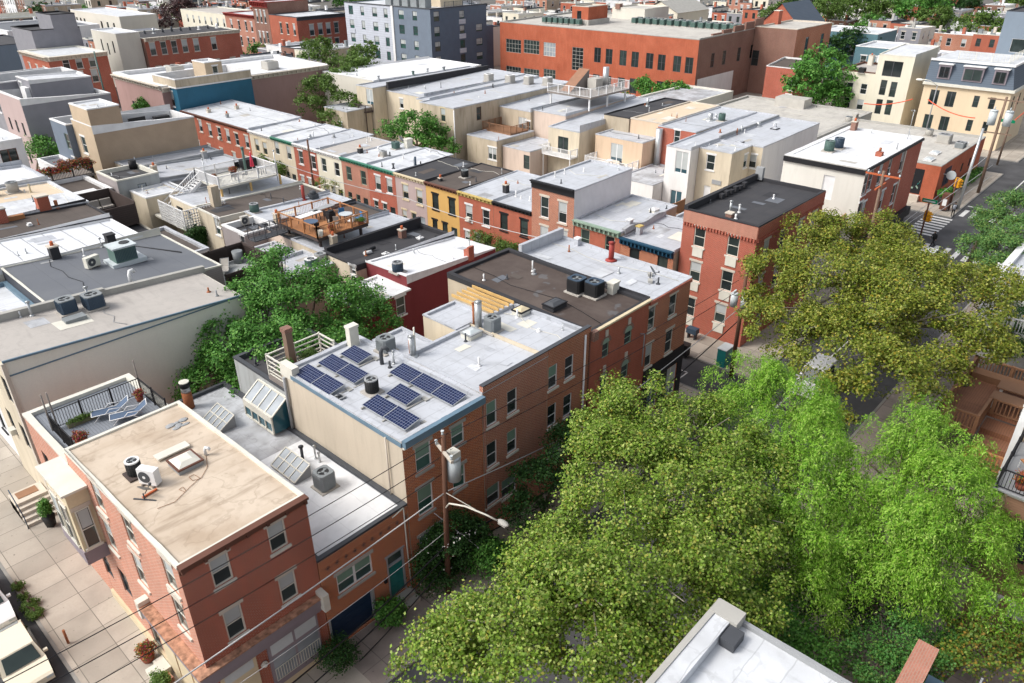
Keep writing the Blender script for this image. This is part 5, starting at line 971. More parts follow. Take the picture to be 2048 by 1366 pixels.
bh = Bld('blue_trim_house', 'white front house with blue trim and turret', 7.2, 11.35, 50.2, 58.5, (8.8,)*4, {'*': 'sd_white'}, 'rf_white', 'house', cop='bluetrim', copw=.25, drop=.2, wins=[('W', 'dhs', 1, 1.8, [(52, 5), (55, 5), (52, 1.5), (55, 1.5)], {'m': 1})])
bn = Bld('brown_roof_house', 'house with faded brown tar roof', 8.5, 21.4, 64.95, 70.3, (9.9, 9.4, 9.4, 9.9), 'st_offwhite', 'rf_brownx', 'house', cop='tar', copw=.15, drop=.05); bn.chim(5, 445, .8, .7, 1.1, 'brick_red', None, 'greystone').hatch(60, 452, .3, .3, .06, 'white', 'white', 'white')
t = T('timber_bundle', 'short bundle of timber lying on the brown roof edge', 'timber', bn.at(28, 440)); x, y, z = bn.at(28, 440); MB().box(x-.8, y-.2, z, x+.8, y+.2, z+.35).build('timber', 'cedar', t)
wh = Bld('pale_roof_house', 'house with white and tan roof and a brick chimney', 8.5, 21.6, 70.35, 79.8, (10.1, 9.5, 9.5, 10.1), 'st_offwhite', 'rf_white', 'house', cop='rf_white', copw=.3, drop=.1); wh.chim(115, 435, .9, .8, 1.2, 'brick_orangered', None, 'stone').vent(138, 430, .7, .15, 'rust').vent(95, 430, .9, .04, 'white').vent(88, 432, .5, .04, 'steel').vent(62, 385, .7, .08, 'cream', .12)
MB().quad((8.8, 75.2, 9.99), (21.3, 75.2, 9.42), (21.3, 79.5, 9.42), (8.8, 79.5, 9.99)).build('roof_coating', 'rf_sand', wh.root)
x, y, z = wh.at(28, 385); ac((x, y, z), 'pale slatted condenser on the tan coated roof at the left edge', 'round', 'ac_beige', 'ac_grey', (.95, .95, .9)); x, y, z = wh.at(2, 392, .1); ac((x-.6, y+.5, z), 'dark condenser cut by the left picture edge', 'box', 'ac_dark', 'ac_grey')
wl = Bld('white_roof_house', 'house with bright white folded roof at the left edge', 8.5, 21.8, 79.85, 87.5, (10.2, 9.6, 9.6, 10.2), 'st_white', 'rf_white2', 'house', cop='rf_silverx', copw=.25, drop=.15)
# dark timber roof enclosure
de = T('timber_enclosure', 'dark stained timber roof enclosure with cushioned bench', 'terrace', (22, 71, 6)); MB().box(21.8, 73.2, 5.6, 26.4, 79.0, 5.9).build('floor', 'darkwood', de)
MB().box(21.8, 73.15, 5.9, 26.4, 73.25, 7.6).box(21.8, 78.95, 5.9, 26.4, 79.05, 7.9).box(26.35, 73.25, 5.9, 26.45, 78.95, 7.8).build('screen', 'darkwood', de); b = MB()
for i in range(8): b.box(21.82, 73.13, 5.95+.2*i, 26.42, 73.145, 5.97+.2*i)
b.build('screen_batten', 'black', de)
t = T('bench', 'cushioned bench inside the dark timber enclosure', 'bench', (24.5, 78, 5.9)); MB().box(22.8, 77.8, 5.9, 26.2, 78.7, 6.3).build('base', 'darkwood', t)
for i in range(3): MB().box(22.85+1.12*i, 77.8, 6.31, 23.85+1.12*i, 78.4, 6.5).box(22.85+1.12*i, 78.4, 6.31, 23.85+1.12*i, 78.7, 7.1).build('cushion', 'fabric_grey', t)
lw1 = Bld('rear_wing', 'low wing with brown black roof beyond the timber enclosure', 22.0, 27.6, 62.0, 70.4, (5.6,)*4, 'st_white', 'rf_brownx', 'house', cop='rf_silver', copw=.3, drop=.2)
lw2 = Bld('rear_wing', 'low wing carrying the timber enclosure', 21.9, 26.4, 70.5, 79, (5.6,)*4, 'st_offwhite', 'rf_tar', 'house', cop=None)
pv = Bld('small_penthouse', 'small white house with black roof and planted railing', 22.0, 27.4, 81.0, 88.0, (7.2,)*4, 'sd_mauve', 'rf_brownx', 'house', cop='white', copw=.4, drop=.25)
fb = T('flower_balcony', 'balcony railing overflowing with red and green flowers', 'balcony', (24, 88, 7.2)); MB().box(22, 88.05, 7.0, 28.5, 91.5, 7.2).build('floor', 'greywood', fb); railing(fb, [(22.2, 88.1, 7.2), (28.4, 88.1, 7.2), (28.4, 91.4, 7.2)], 1.2, 'black', .15, .03, .1, .1, 1.8)
A = foliage([(24.4, 88.3, 8.1, 1.6, .4, .5), (26.7, 88.4, 8.3, 1.7, .5, .7), (22.8, 88.3, 7.9, .8, .4, .4)], .16, 18, .25, 10); A[0] -= np.array(wloc(fb)); inst('flowers', leaf_mesh('flowers', 'lf_flower', *A), fb, (0, 0, 0))
t = T('patio_umbrella', 'flat white square canopy on a dark post', 'umbrella', (24, 80, 6)); MB().box(22.0, 79.3, 7.6, 25.6, 80.8, 7.7).build('canopy', 'white', t); MB().box(25.0, 79.9, 0, 25.15, 80.05, 7.6).build('post', 'black', t)
wf = Bld('white_house', 'white house with tall brown window at the left edge', 13.0, 23.6, 92, 99, (11.2,)*4, 'st_white', 'rf_white', 'house', cop='white', wins=[('S', 'dhbr', 1.6, 3.2, [(22.0, 7.2)], {'m': 1})])
tree('garden_tree', 'bushy green tree between the grey and tan walls', (25, 101, 0), [cl(85, 305, 6, 2.2), cl(105, 300, 5, 2.0), cl(75, 285, 6.5, 1.6), cl(110, 325, 4, 1.6)], 'lf_green', .26, 8, .5, 12)
tree('garden_shrub', 'green shrub in front of the white sided annexe', (26, 92, 0), [cl(120, 345, 3.5, 1.5)], 'lf_green', .22, 9, .4, 12, trunk=.1)
sa = Bld('white_annexe', 'narrow white sided annexe beside the blue grey front', 26.8, 29.3, 93, 101, (6.8,)*4, 'sd_white', 'rf_slate', 'house', cop='white')
# tall tan sided house
tn = Bld('tan_sided_house', 'tall tan sided house with stepped white parapet and roof terrace', 30.1, 41.7, 90.3, 96.2, (11.6, 10.8, 10.8, 11.6), {'S': 'sd_tan', 'W': 'sd_buff', '*': 'sd_tan'}, 'rf_tar', 'house', cop='white', copw=.3, drop=1.3, wins=[('W', 'dhw', 1.3, 1.9, [(169, 290)]), ('W', 'dhx', 1.0, 2.2, [(182, 338)])])
hp = Bld('stair_head', 'tan sided stair head rising above the tan house', 30.08, 33.5, 90.28, 95.4, (13.4,)*4, {'S': 'sd_tan', 'W': 'sd_buff', '*': 'sd_tan'}, 'rf_white', 'house', cop='white', copw=.2, drop=.1, zb=10.9)  # stair head over the roof stair, modelled as an object of its own
t = T('outdoor_sofa', 'dark wicker sofa on the tan house roof terrace', 'sofa', (39, 95, 8.7)); MB().box(35.6, 93.6, 9.95, 37.6, 94.4, 10.4).box(35.6, 94.2, 10.4, 37.6, 94.4, 11.0).build('frame', 'ac_dark', t); t = T('outdoor_sofa', 'second dark sofa nearer the parapet corner', 'sofa', (41.5, 96, 8.7)); MB().box(38.9, 94.6, 9.7, 40.7, 95.4, 10.6).build('frame', 'ac_dark', t)
bf = Bld('bluegrey_house', 'narrow blue grey sided house with roof terrace left of the tan house', 29.4, 36, 96.25, 101.2, (11.0,)*4, {'*': 'sd_slate'}, 'rf_tar', 'house', cop='white', copw=.25, drop=1.0, wins=[('W', 'dhgr', 1.3, 1.8, [(141, 285)]), ('W', 'dhw', .8, 1.0, [(157, 327)])])
nb = D_('patched_roof_house', 'dark roofed house tucked under the tan sided wall', 86.53, 90.25, 'st_tan', 'rf_silver', 31.5, (7.4, 7.1, 7.1, 7.4), cop='grey', drop=.1)
# grey sided big house
gs = Bld('grey_sided_house', 'large grey sided house with white parapets and roof terrace', 29.3, 40.1, 110.0, 119.0, (12.1, 11.4, 11.4, 12.1), {'S': 'sd_grey', 'W': 'st_mauve', '*': 'sd_grey'}, 'rf_tar', 'house', cop='white', copw=.35, drop=1.2, wins=[('W', 'dhx', .8, 1.6, [(112, 7.4), (114.5, 7.4), (117, 7.4), (113, 3.6)], {'m': 1})])
gp = Bld('stair_head', 'grey sided stair head with glazed door and white cabinet', 32.0, 39.6, 114.0, 118.8, (13.6, 13.2, 13.2, 13.6), {'*': 'sd_grey'}, 'rf_white', 'house', cop='white', drop=.05, zb=10.6, wins=[('W', 'dhw', 1.0, 2.1, [(117.6, 10.9)], {'m': 1})]); x = 36.0; MB().box(31.4, 114.4, 10.7, 31.95, 116.2, 12.7).build('cabinet', 'white', gp.root)
g2 = Bld('grey_sided_house', 'second grey sided house behind, with tall white framed window', 29.6, 40.5, 119.05, 127, (13.0,)*4, {'*': 'sd_grey'}, 'rf_tar', 'house', cop='white', copw=.3, drop=1.0, wins=[('W', 'dhw', 1.8, 3, [(121.5, 9), (124.5, 9)], {'m': 1})])
g3 = Bld('navy_railed_house', 'grey house with dark blue roof rails', 31, 41, 127.1, 136, (12.0,)*4, {'*': 'st_mauve'}, 'rf_tar', 'house', cop='white', drop=.6)
# ================================================================ colourful two storey row on the narrow road (fronts west)
RX = 51.6
ROW = [  # y0,y1,wall,roof,cornice,label,windows
 (90.6, 96.2, 'st_cream', 'rf_white', 'white', 'cream row house second from the long red pair, tan window trim', ['dhr', (514, 290), (530, 297)], 'rf_silver'),
 (85.5, 90.57, 'st_cream', 'rf_white', 'greentrim', 'cream row house with dark green cornice behind the garden tree', ['dhn', (554, 296), (578, 306)], 'rf_silver'),
 (80.5, 85.47, 'brick_red', 'rf_silver', 'white', 'red brick row house with white windows between two cream ones', ['dhw', (602, 315), (627, 325)], 'rf_silver'),
 (75.4, 80.47, 'st_cream2', 'rf_greige', 'white', 'pale cream row house with arched dark windows and brown roof', ['dhn', (648, 330), (674, 339)], 'rf_silver'),
 (70.4, 75.37, 'brick_salmon', 'rf_white', 'greentrim', 'salmon brick row house with green cornice', ['dhgr', (698, 347), (727, 356)], 'rf_silver'),
 (65.4, 70.37, 'brick_red', 'rf_white', 'greentrim', 'dark red brick row house with white windows and black door', ['dhw', (756, 366), (779, 372)], 'rf_silver'),
 (60.3, 65.37, 'st_mauve', 'rf_tar', 'cream', 'mauve row house with cream window surrounds', ['dhr', (811, 384), (839, 395)], 'tar'),
 (55.2, 60.27, 'st_mustard', 'rf_brownx', 'brownpaint', 'mustard row house with black window frames', ['dhs', (871, 404), (904, 414)], 'tar'),
 (50.2, 55.17, 'brick_orangered', 'rf_silver', 'mustardtrim', 'orange red row house with thick white window frames', ['dhw', (938, 426), (972, 436)], 'rf_silver'),
 (45.1, 50.17, 'brick_orangered', 'rf_silverx', 'black', 'orange row house with black cornice next to the tall one', ['dhb', (1008, 445), (1048, 457)], 'rf_silver'),
]
for i, (y0, y1, wall, roof, cor, lb, wn, cp) in enumerate(ROW):
    h = Bld('row_house', lb, RX, 59.6+(i % 3)*.5, y0, y1, (6.6, 6.9, 6.9, 6.6), {'W': wall, '*': 'st_tan'}, roof, 'house', 'two storey row houses on the narrow street', cop=cp, copw=.12, coph=.04, drop=.06,
            wins=[('W', wn[0], .95, 1.7, wn[1:]), ('W', wn[0], .85, 1.4, [(y0+2.3, 1.2), (y0+3.9, 1.2)], {'m': 1}), ('W', 'dhx' if i != 6 else 'plain', .9, 2.2, [(y0+.85, .25)], {'m': 1, 'name': 'door'})])
    h.cornice('W', cor, .45, .3, .5)
    if i == 1: h.vent(620, 275, .4, .2, 'steel').vent(633, 278, .9, .06)
    if i == 2: h.vent(668, 275, .4, .15, 'grey')
    if i == 4:
        h.chim(717, 305, .5, .5, .6, 'tar', 'orangeclay').vent(757, 300, .4, .12, 'white').vent(780, 312, .5, .08, 'darkgrey'); x, y, z = h.at(767, 312); ac((x, y, z), 'square grey vent unit on the white row roof', 'box', 'ac_beige', 'grey', (.7, .7, .5))
        x, y, z = h.at(792, 298); ac((x, y, z), 'dark green condenser near the white chimney', 'box', 'ac_green', 'ac_green', (.8, .8, .8)); h.chim(817, 295, .9, .6, 1.0, 'offwhite', None, 'offwhite'); x, y, z = h.at(802, 295); dish((x, y, z+.4), 'white satellite dish beside the white chimney on the row roof', .5, .4, .5)
    if i == 5: h.vent(787, 337, .5, .1, 'darkgrey', .18).vent(828, 330, .9, .05).vent(843, 330, .4, .08, 'black').vent(850, 338, 1.1, .12, 'ac_blue')
    if i == 7: h.chim(881, 362, .35, .35, .3, 'tar'); x, y, z = h.at(930, 355); ac((x, y, z), 'dark round condenser at the edge of the brown row roof', 'round', 'ac_dark', 'ac_grey', (.8, .8, .75))
    if i == 8: h.chim(1012, 385, .5, .5, .8, 'tar', 'orangeclay')
    if i == 3: h.vent(640, 300, .4, .1)
rr = Bld('long_red_row', 'long red brick row pair with arched white lintels', RX, 60.0, 96.23, 115.5, (6.6, 7.0, 7.0, 6.6), {'W': 'brick_orangered', '*': 'st_tan'}, 'rf_white', 'house', cop='rf_silver', drop=.06, wins=[('W', 'dh', .95, 1.7, [(401, 252), (420, 261), (439, 267), (456, 272), (474, 279), (494, 284)]), ('W', 'dh', .9, 1.5, [(98, 1.2), (101.5, 1.2), (105, 1.2), (108.6, 1.2), (112, 1.2)], {'m': 1})])
rr.cornice('W', 'brownpaint', .4, .3, .5); rr.chim(418, 225, .5, .5, .4, 'stone', 'orangeclay').chim(474, 218, .5, .5, .4, 'stone', 'orangeclay').chim(455, 235, .4, .4, .5, 'grey')
ts = Bld('tall_brick_row_house', 'three storey brick row house with black cornice and long white side wall', RX-.1, 60.4, 40.0, 45.05, (9.8, 9.9, 9.9, 9.8), {'W': 'brick_mid', 'S': 'sd_white', '*': 'sd_white'}, 'rf_silver', 'house', cop='rf_silver', copw=.15, drop=.08, wins=[('W', 'dh', 1.0, 1.95, [(1089, 415), (1125, 426), (1088, 473), (1126, 481)])])
ts.cornice('W', 'black', .75, .35, 0); ts.vent(1110, 355, .6, .05, 'white').vent(1129, 348, .5, .05, 'white').vent(1237, 340, .3, .05)
gn = Bld('green_cornice_house', 'low brick house with green bracketed cornice and silver roof', RX, 60.6, 34.85, 39.97, (7.1, 7.3, 7.3, 7.1), {'W': 'brick_orangered', '*': 'st_tan'}, 'rf_silver', 'house', cop='rf_silver', copw=.15, drop=.07, wins=[('W', 'dhgr', .95, 1.8, [(1170, 478), (1219, 492)])]); gn.cornice('W', 'sage', .6, .4, .5)
te_ = Bld('teal_cornice_house', 'low brick house with dark teal cornice beside the green one', RX, 58.4, 29.5, 34.82, (6.7, 7.0, 7.0, 6.7), {'W': 'brick_warm', '*': 'st_tan'}, 'rf_silverx', 'house', cop='rf_silver', copw=.15, drop=.07, wins=[('W', 'dhb', 1.0, 1.8, [(1268, 518), (1324, 534)])]); te_.cornice('W', 'tealtrim', .65, .4, .4)
b = MB()
for i in range(10): b.beam((52+i*.65, 34.85, 7.15+.12*sin(i)), (52.65+i*.65, 34.85, 7.15+.12*sin(i+1)), .35, .5)
b.build('party_wall', 'rf_stained', te_.root); gn.chim(1268, 458, .5, .4, .7, 'rf_silver', None, 'white'); te_.chim(1278, 468, .5, .4, .7, 'rf_silver', None, 'mustardtrim'); gn.hatch(1308, 423, .8, .6, .2, 'offwhite', 'white', 'white').vent(1301, 425, .4, .05, 'black')
bb = Bld('black_roof_corner_house', 'three storey red brick corner house with black roof and cream window panels', 52.2, 64.6, F, 29.3, (10.4, 10.3, 10.3, 10.4), {'*': 'brick_red'}, 'rf_tar', 'house', cop='tar', copw=.25, coph=.04, drop=.25, wins=[
  ('W', 'dhc', .95, 1.7, [(1399, 474), (1466, 492), (1390, 543), (1453, 562), (1379, 613), (1440, 627)]), ('S', 'dhc', .95, 1.75, [(54.2, 7.0), (57.0, 7.0), (60.4, 7.0), (63.0, 7.0), (54.2, 4.0), (57.0, 4.0), (60.4, 4.0), (63, 4.0), (55, 1), (59, 1)], {'m': 1})])
for w_ in [c for c in bb.root.children if c.name.startswith('window')][:6]:
    zt_ = w_.location.z; u = w_.location.y+bb.y0; MB().box(52.13, u-.46, zt_-.85, 52.197, u+.46, zt_-.14).build('window_panel', 'offwhite', bb.root)
bb.band('W', 'brick_salmon', 9.35, 10.3, .05, 'brick_frieze'); bb.band('S', 'brick_red', 9.35, 10.3, .05, 'brick_frieze'); b = MB()
for i in range(24): q = F+.1+i*.265; b.box(52.06, q, 9.1, 52.195, q+.12, 9.34)
for i in range(44): q = 52.3+i*.28; b.box(q, F-.13, 9.1, q+.12, F-.003, 9.34)
b.build('dentils', 'brick_red', bb.root); bb.chim(1459, 435, .5, .5, .35, 'brick_brown', None, 'stone').vent(1460, 425, .9, .1, 'steel', .16).vent(1478, 425, .6, .08, 'white', .12).vent(1471, 438, .4, .08, 'white'); bb.vent(1547, 398, .3, .06, 'white', .1)
b = MB().box(52.2, 29.0, 10.2, 64.5, 29.35, 10.7); 
for i in range(6): b.box(57+i*.8, 28.6, 10.2, 57.5+i*.8, 28.95, 10.55+.1*(i % 2))
b.build('rear_parapet', 'tar', bb.root); MB().box(64.2, 28.6, 10.2, 64.6, 29.3, 11.3).build('chimney', 'grey', bb.root)
t = T('grill', 'covered blue grey barbecue on the pavement under the red corner house', 'barbecue', (51.2, 26.5, 0)); MB().box(50.7, 26.2, .5, 51.3, 27.1, .95).build('grill_body', 'ac_blue', t); MB().box(50.8, 26.3, 0, 51.2, 26.4, .5).box(50.8, 26.9, 0, 51.2, 27.0, .5).build('leg', 'darkgrey', t)
x, y = P(1370, 700, .5); t = T('waste_bin', 'black wheeled bin beside the end house wall', 'bin', (x, y, 0)); MB().box(x-.3, y-.3, .08, x+.3, y+.3, 1.0).build('bin_body', 'black', t); MB().box(x-.33, y-.33, 1.0, x+.33, y+.33, 1.08).build('lid', 'ac_dark', t)
t = T('teal_cabinet', 'turquoise street cabinet next to the leaning pole', 'cabinet', (48.9, 22.9, 0)); MB().box(48.3, 22.2, 0, 49.5, 22.9, 1.5).build('cabinet_body', 'sage', t); MB().box(48.25, 22.15, 1.5, 49.55, 22.95, 1.56).build('cabinet_top', 'glazed', t)
bpy.data.objects[t.children[0].name].data.materials[0] = M('teal')
# ================================================================ third row: stucco backs facing the camera
def E_(name, label, x0, x1, y0, y1, z, wall='st_cream', roof='rf_silver', **k):
    k.setdefault('cop', 'rf_silver'); k.setdefault('copw', .15); k.setdefault('drop', .08); return Bld(name, label, x0, x1, y0, y1, z, wall, roof, 'house', **k)
def balcony(label, x, y0, y1, z, mat='white', d=1.6, style='v'):
    t = T('balcony', label, 'balcony', (x-d, y0, z)); MB().box(x-d, y0, z-.18, x-.02, y1, z).build('floor', mat, t); railing(t, [(x-.05, y0+.05, z), (x-d+.05, y0+.05, z), (x-d+.05, y1-.05, z), (x-.05, y1-.05, z)], 1.0, mat, .14, .03, .08, .1, 1.5, style=style)
    MB().box(x-d+.1, y0+.1, 0, x-d+.22, y0+.22, z-.18).build('support_post', mat, t); MB().box(x-d+.1, y1-.22, 0, x-d+.22, y1-.1, z-.18).build('support_post', mat, t); return t
e1 = E_('stucco_house', 'cream stucco house with sliding door and wooden balcony left of the pair of gardens trees', 75.4, 101, 99.4, 103.6, 8.6, wins=[('W', 'sl', 1.7, 2.4, [(756, 197)])]); balcony('dark timber balcony at the cream house with sliding door', 75.4, 99.6, 103.4, 5.1, 'darkwood')
e1b = E_('stucco_house', 'pale rear wing with tan walls and white roof behind the garden tree', 70.5, 75.3, 100, 106, 5.6, 'st_tan', wins=[('W', 'dhw', 1.0, 1.8, [(102, 2)], {'m': 1})])
e2 = E_('stucco_house', 'cream house with plain side wall and one small window', 78, 101, 90.2, 99.3, (7.9, 8.6, 8.6, 7.9), wins=[('W', 'dhw', .9, 1.5, [(803, 207)]), ('S', 'dhn', .9, 1.2, [(82, 5.6), (88, 5.8), (92, 5.8)], {'m': 1})])
MB().box(78, 98.7, 8.2, 101, 99.2, 9.2).build('black_parapet', 'tar', e2.root)
e3 = E_('stucco_house', 'boxy streaked tan stucco house with two dark windows', 74.3, 101, 79.7, 87.0, (8.2, 8.4, 8.4, 8.2), 'st_tan', wins=[('W', 'dhr', 1.0, 1.9, [(886, 230)]), ('S', 'dhbr', 1.0, 1.9, [(958, 227)]), ('S', 'dhbr', 1.0, 1.3, [(92, 4)], {'m': 1})])
MB().cyl(74.2, 79.62, .2, 8, .08, n=8).build('drainpipe', 'white', e3.root)
e3b = E_('stucco_house', 'narrow tan house left of the boxy streaked one', 76.3, 101, 87.05, 90.1, (8.0, 8.6, 8.6, 8.0), 'st_cream', wins=[('W', 'dhw', .9, 1.6, [(853, 230)])])
e4 = E_('stucco_house', 'tan stucco house with sliding door below the balcony rail', 83.5, 101, 73.4, 79.6, (7.2, 7.8, 7.8, 7.2), 'st_tan', wins=[('W', 'sl', 1.6, 2.2, [(1045, 250)]), ('W', 'dhw', .9, 1.6, [(1064, 255)])])
e4b = E_('stucco_house', 'low patched rear wing with peeling plaster', 75.5, 83.4, 72.6, 78.5, 4.6, 'st_tan', wins=[('W', 'dhw', 1.6, 1.7, [(996, 310)]), ('S', 'dhx', .9, 1.4, [(80, 1.5)], {'m': 1})]); balcony('brown timber terrace rail above the low patched wing', 83.4, 73.6, 79.2, 4.7, 'brownwood', 4.0)
e5 = E_('stucco_house', 'cream house with low wing under the white balcony', 80.2, 101, 61.8, 67.2, (6.6, 7.6, 7.6, 6.6), 'st_cream', wins=[('W', 'slb', 1.8, 2.2, [(1126, 290)]), ('S', 'dhx', .8, 1.1, [(86, 4), (91, 4)], {'m': 1})]); balcony('white railed balcony at the small cream house', 80.2, 62.0, 67.0, 3.4, 'white')
e5b = E_('stucco_house', 'low pinkish lean-to with one window left of the white balcony', 76.5, 83.4, 67.3, 72.4, 3.8, 'st_pinkish', wins=[('W', 'dhx', 1.1, 1.9, [(1064, 327)])]); e5c = E_('stucco_house', 'pinkish house with white roof behind the lean-to', 84, 101, 67.3, 73.3, (7.4, 7.8, 7.8, 7.4), 'st_pinkish')
e6 = E_('stucco_house', 'peach stucco house with sliding door and tan main roof', 82, 88, 53.0, 60.5, 6.3, 'st_peach', wins=[('W', 'sl', 1.9, 2.3, [(1233, 305)]), ('S', 'dhx', .7, .6, [(86, 5)], {'m': 1})]); balcony('white railed balcony at the peach stucco house', 82, 53.4, 60.2, 3.0, 'white', 2.6)
e6b = E_('tan_roof_house', 'house with sand coloured roof between black and silver roofs', 86, 101, 52.9, 57.8, 8.1, 'st_peach', 'rf_sand', cop='stone', copw=.25); e6c = E_('black_roof_house', 'house with ribbed black roof beside the sand coloured one', 85.8, 101, 57.9, 62.0, 8.1, 'st_tan', 'rf_tar', cop='tar')
chair((80.6, 55, 3.0), 'black chair on the white balcony at the peach house', 'black', rz=1.2); table((80.5, 57, 3.0), 'small white table on the white balcony at the peach house', 1.0, .8)
e7 = E_('brick_back_house', 'house with small red brick rear wall and silver roof', 85, 101, 47.3, 52.8, 8.0, {'W': 'brick_red', '*': 'st_tan'}, wins=[('W', 'dhw', .9, 1.6, [(1354, 272)])]); MB().cyl(84.6, 52.3, 3.2, 7.8, .45, n=14).cyl(84.6, 52.3, 2.5, 3.2, .6, n=14).build('duct', 'steel', e7.root)
ey = E_('low_yard_roof', 'low white yard building with painted panel under the metal duct', 76.3, 84.9, 47.4, 52.7, 3.2, 'st_white', 'rf_stained'); MB().box(76.2, 51.0, .6, 76.29, 52.4, 2.7).build('painted_panel', 'lf_flower', ey.root)
e8 = E_('white_back_house', 'white rendered house with sliding doors and closed curtains', 78.4, 101, 44.0, 47.3, (7.6, 8.0, 8.0, 7.6), 'st_white', wins=[('W', 'sl', 1.7, 2.6, [(1363, 325)]), ('W', 'sl', 1.6, 2.2, [(45.4, .3)], {'m': 1})])
e9 = E_('tan_back_house', 'tan rendered house with small white door and air vent', 80.2, 85, 39.7, 43.95, (7.6,)*4, 'st_cream', 'rf_silver', wins=[('W', 'dhw', 1.1, 1.8, [(1421, 325)]), ('W', 'doorw', .9, 2.0, [(1413, 388)], {'name': 'door'}), ('S', 'dhw', .9, 1.6, [(1491, 322)])]); MB().box(80.12, 40.6, 3.7, 80.19, 41.8, 4.2).build('air_vent', 'grey', e9.root)
e10 = E_('tan_back_house', 'long silver roofed house with pale side wall behind the tan one', 85.05, 101, 38.3, 43.95, (7.6, 7.8, 7.8, 7.6), {'W': 'st_cream', 'S': 'st_white', '*': 'st_white'}, 'rf_silver', wins=[('W', 'dhw', 1.0, 1.6, [(39.4, 5)], {'m': 1})])
for (b_, px, py, h, r, m_) in ((e10, 1478, 265, .9, .12, 'steel'), (e10, 1467, 268, .8, .06, 'rust'), (e7, 1420, 240, .9, .35, 'steel'), (e7, 1432, 235, .5, .15, 'steel'), (e8, 1440, 265, .4, .1, 'rust'), (e10, 1515, 252, .5, .25, 'steel'), (e6c, 1295, 212, 1.1, .18, 'steel'), (e3, 985, 175, .6, .1, 'darkgrey'), (e2, 850, 178, .5, .1, 'steel'), (e2, 882, 175, .8, .05, 'darkgrey')): b_.vent(px, py, h, r, m_)
x, y, z = e7.at(1443, 242); ac((x, y, z), 'dark green condenser on the silver roof behind the metal duct', 'round', 'ac_green', 'ac_green', (.9, .9, .9))
e10.hatch(1467, 290, 1.0, .8, .05, 'grey', 'rf_silver', 'black').hatch(1550, 258, 1.0, .8, .05, 'grey', 'rf_silver', 'black'); MB().box(85, 43.9, 7.7, 101, 44.1, 8.1).build('party_wall', 'grey', e10.root)
x, y = 79.5, 45.5; chair((78.0, 45.2, 0), 'bright pink chair in the yard of the white house', 'fabric_red'); t = T('wood_fence', 'low brown timber fence around the yards behind the silver roofs', 'fence', (70, 40, 0)); railing(t, [(73, 48.5, 0), (73, 40, 0), (80, 40, 0)], 1.8, 'brownwood', .15, .12, .1, .12, 2.4); t = T('wood_fence', 'second brown fence dividing the two small yards', 'fence', (76, 44, 0)); railing(t, [(73.2, 44, 0), (78.2, 44, 0)], 1.8, 'brownwood', .15, .12, .1, .12, 2.4)
shrub('green garden bush behind the black roof', 73, 37.5, 1.2, 2.6, 'lf_green', .18, 12)
# front half of that row, white roofs beyond (with roof deck)
fr_ = E_('wide_white_roof', 'wide white roof with scattered vents before the blue grey flats', 79, 104, 103.7, 118, (8.8, 8.4, 8.4, 8.8), 'st_offwhite', 'rf_white2', cop='white', drop=.05); fs = E_('wide_grey_roof', 'grey roof corner beside the wide white roof', 98, 112, 118.1, 128, 6, 'st_tan', 'rf_gravel', cop='grey')
for i, (px, py) in enumerate(((855, 145), (890, 142), (940, 150), (975, 155), (800, 168), (915, 165))): fr_.vent(px, py, .6, .2, 'ac_green' if i % 2 else 'steel', .3)
for (yy, lb) in ((91, 'leftmost'), (87.5, 'second'), (84.5, 'third'), (81.5, 'rightmost')):
    ac((93+(91-yy)*.4, yy, 8.3), lb+' pale boxy condenser in the cluster on the far white roofs', 'box', 'ac_beige', 'white', (1.3, 1.2, 1.2)); 
rd = T('rail_roof_deck', 'white railed roof deck before the long orange brick school', 'deck', (88, 70, 9)); MB().box(88.4, 66.4, 9.1, 98, 74.5, 9.3).build('floor', 'greywood', rd); railing(rd, [(88.5, 74.4, 9.3), (88.5, 66.5, 9.3), (97.9, 66.5, 9.3), (97.9, 74.4, 9.3)], 1.2, 'white', .25, .03, .08, .12, 2.0)
for q in ((88.7, 66.8), (88.7, 74), (93, 66.8), (97.5, 66.8)): MB().box(q[0]-.1, q[1]-.1, 7.4, q[0]+.1, q[1]+.1, 9.1).build('support_post', 'white', rd)
t = T('stair_hatch', 'sloping rust coloured stair hatch on the railed deck', 'hatch', (92, 72, 9.3));
MB().quad((90.2, 71.5, 9.3), (94.6, 71.5, 12), (94.6, 73.4, 12), (90.2, 73.4, 9.3)).build('hatch_cover', 'hatchbrown', t); MB().tri((90.2, 71.5, 9.3), (94.6, 71.5, 9.3), (94.6, 71.5, 12)).tri((90.2, 73.4, 9.3), (94.6, 73.4, 9.3), (94.6, 73.4, 12)).quad((94.6, 71.5, 9.3), (94.6, 73.4, 9.3), (94.6, 73.4, 12), (94.6, 71.5, 12)).build('hatch_side', 'greywood', t)
t = T('rooftop_duct', 'steel chimney flue and grey box on the railed deck', 'flue', (96, 70, 9.3)); MB().cyl(96.2, 69.6, 9.3, 12.3, .45).build('flue', 'steel', t); MB().box(93.6, 69.4, 9.3, 95.2, 71, 10.9).build('box', 'ac_beige', t)
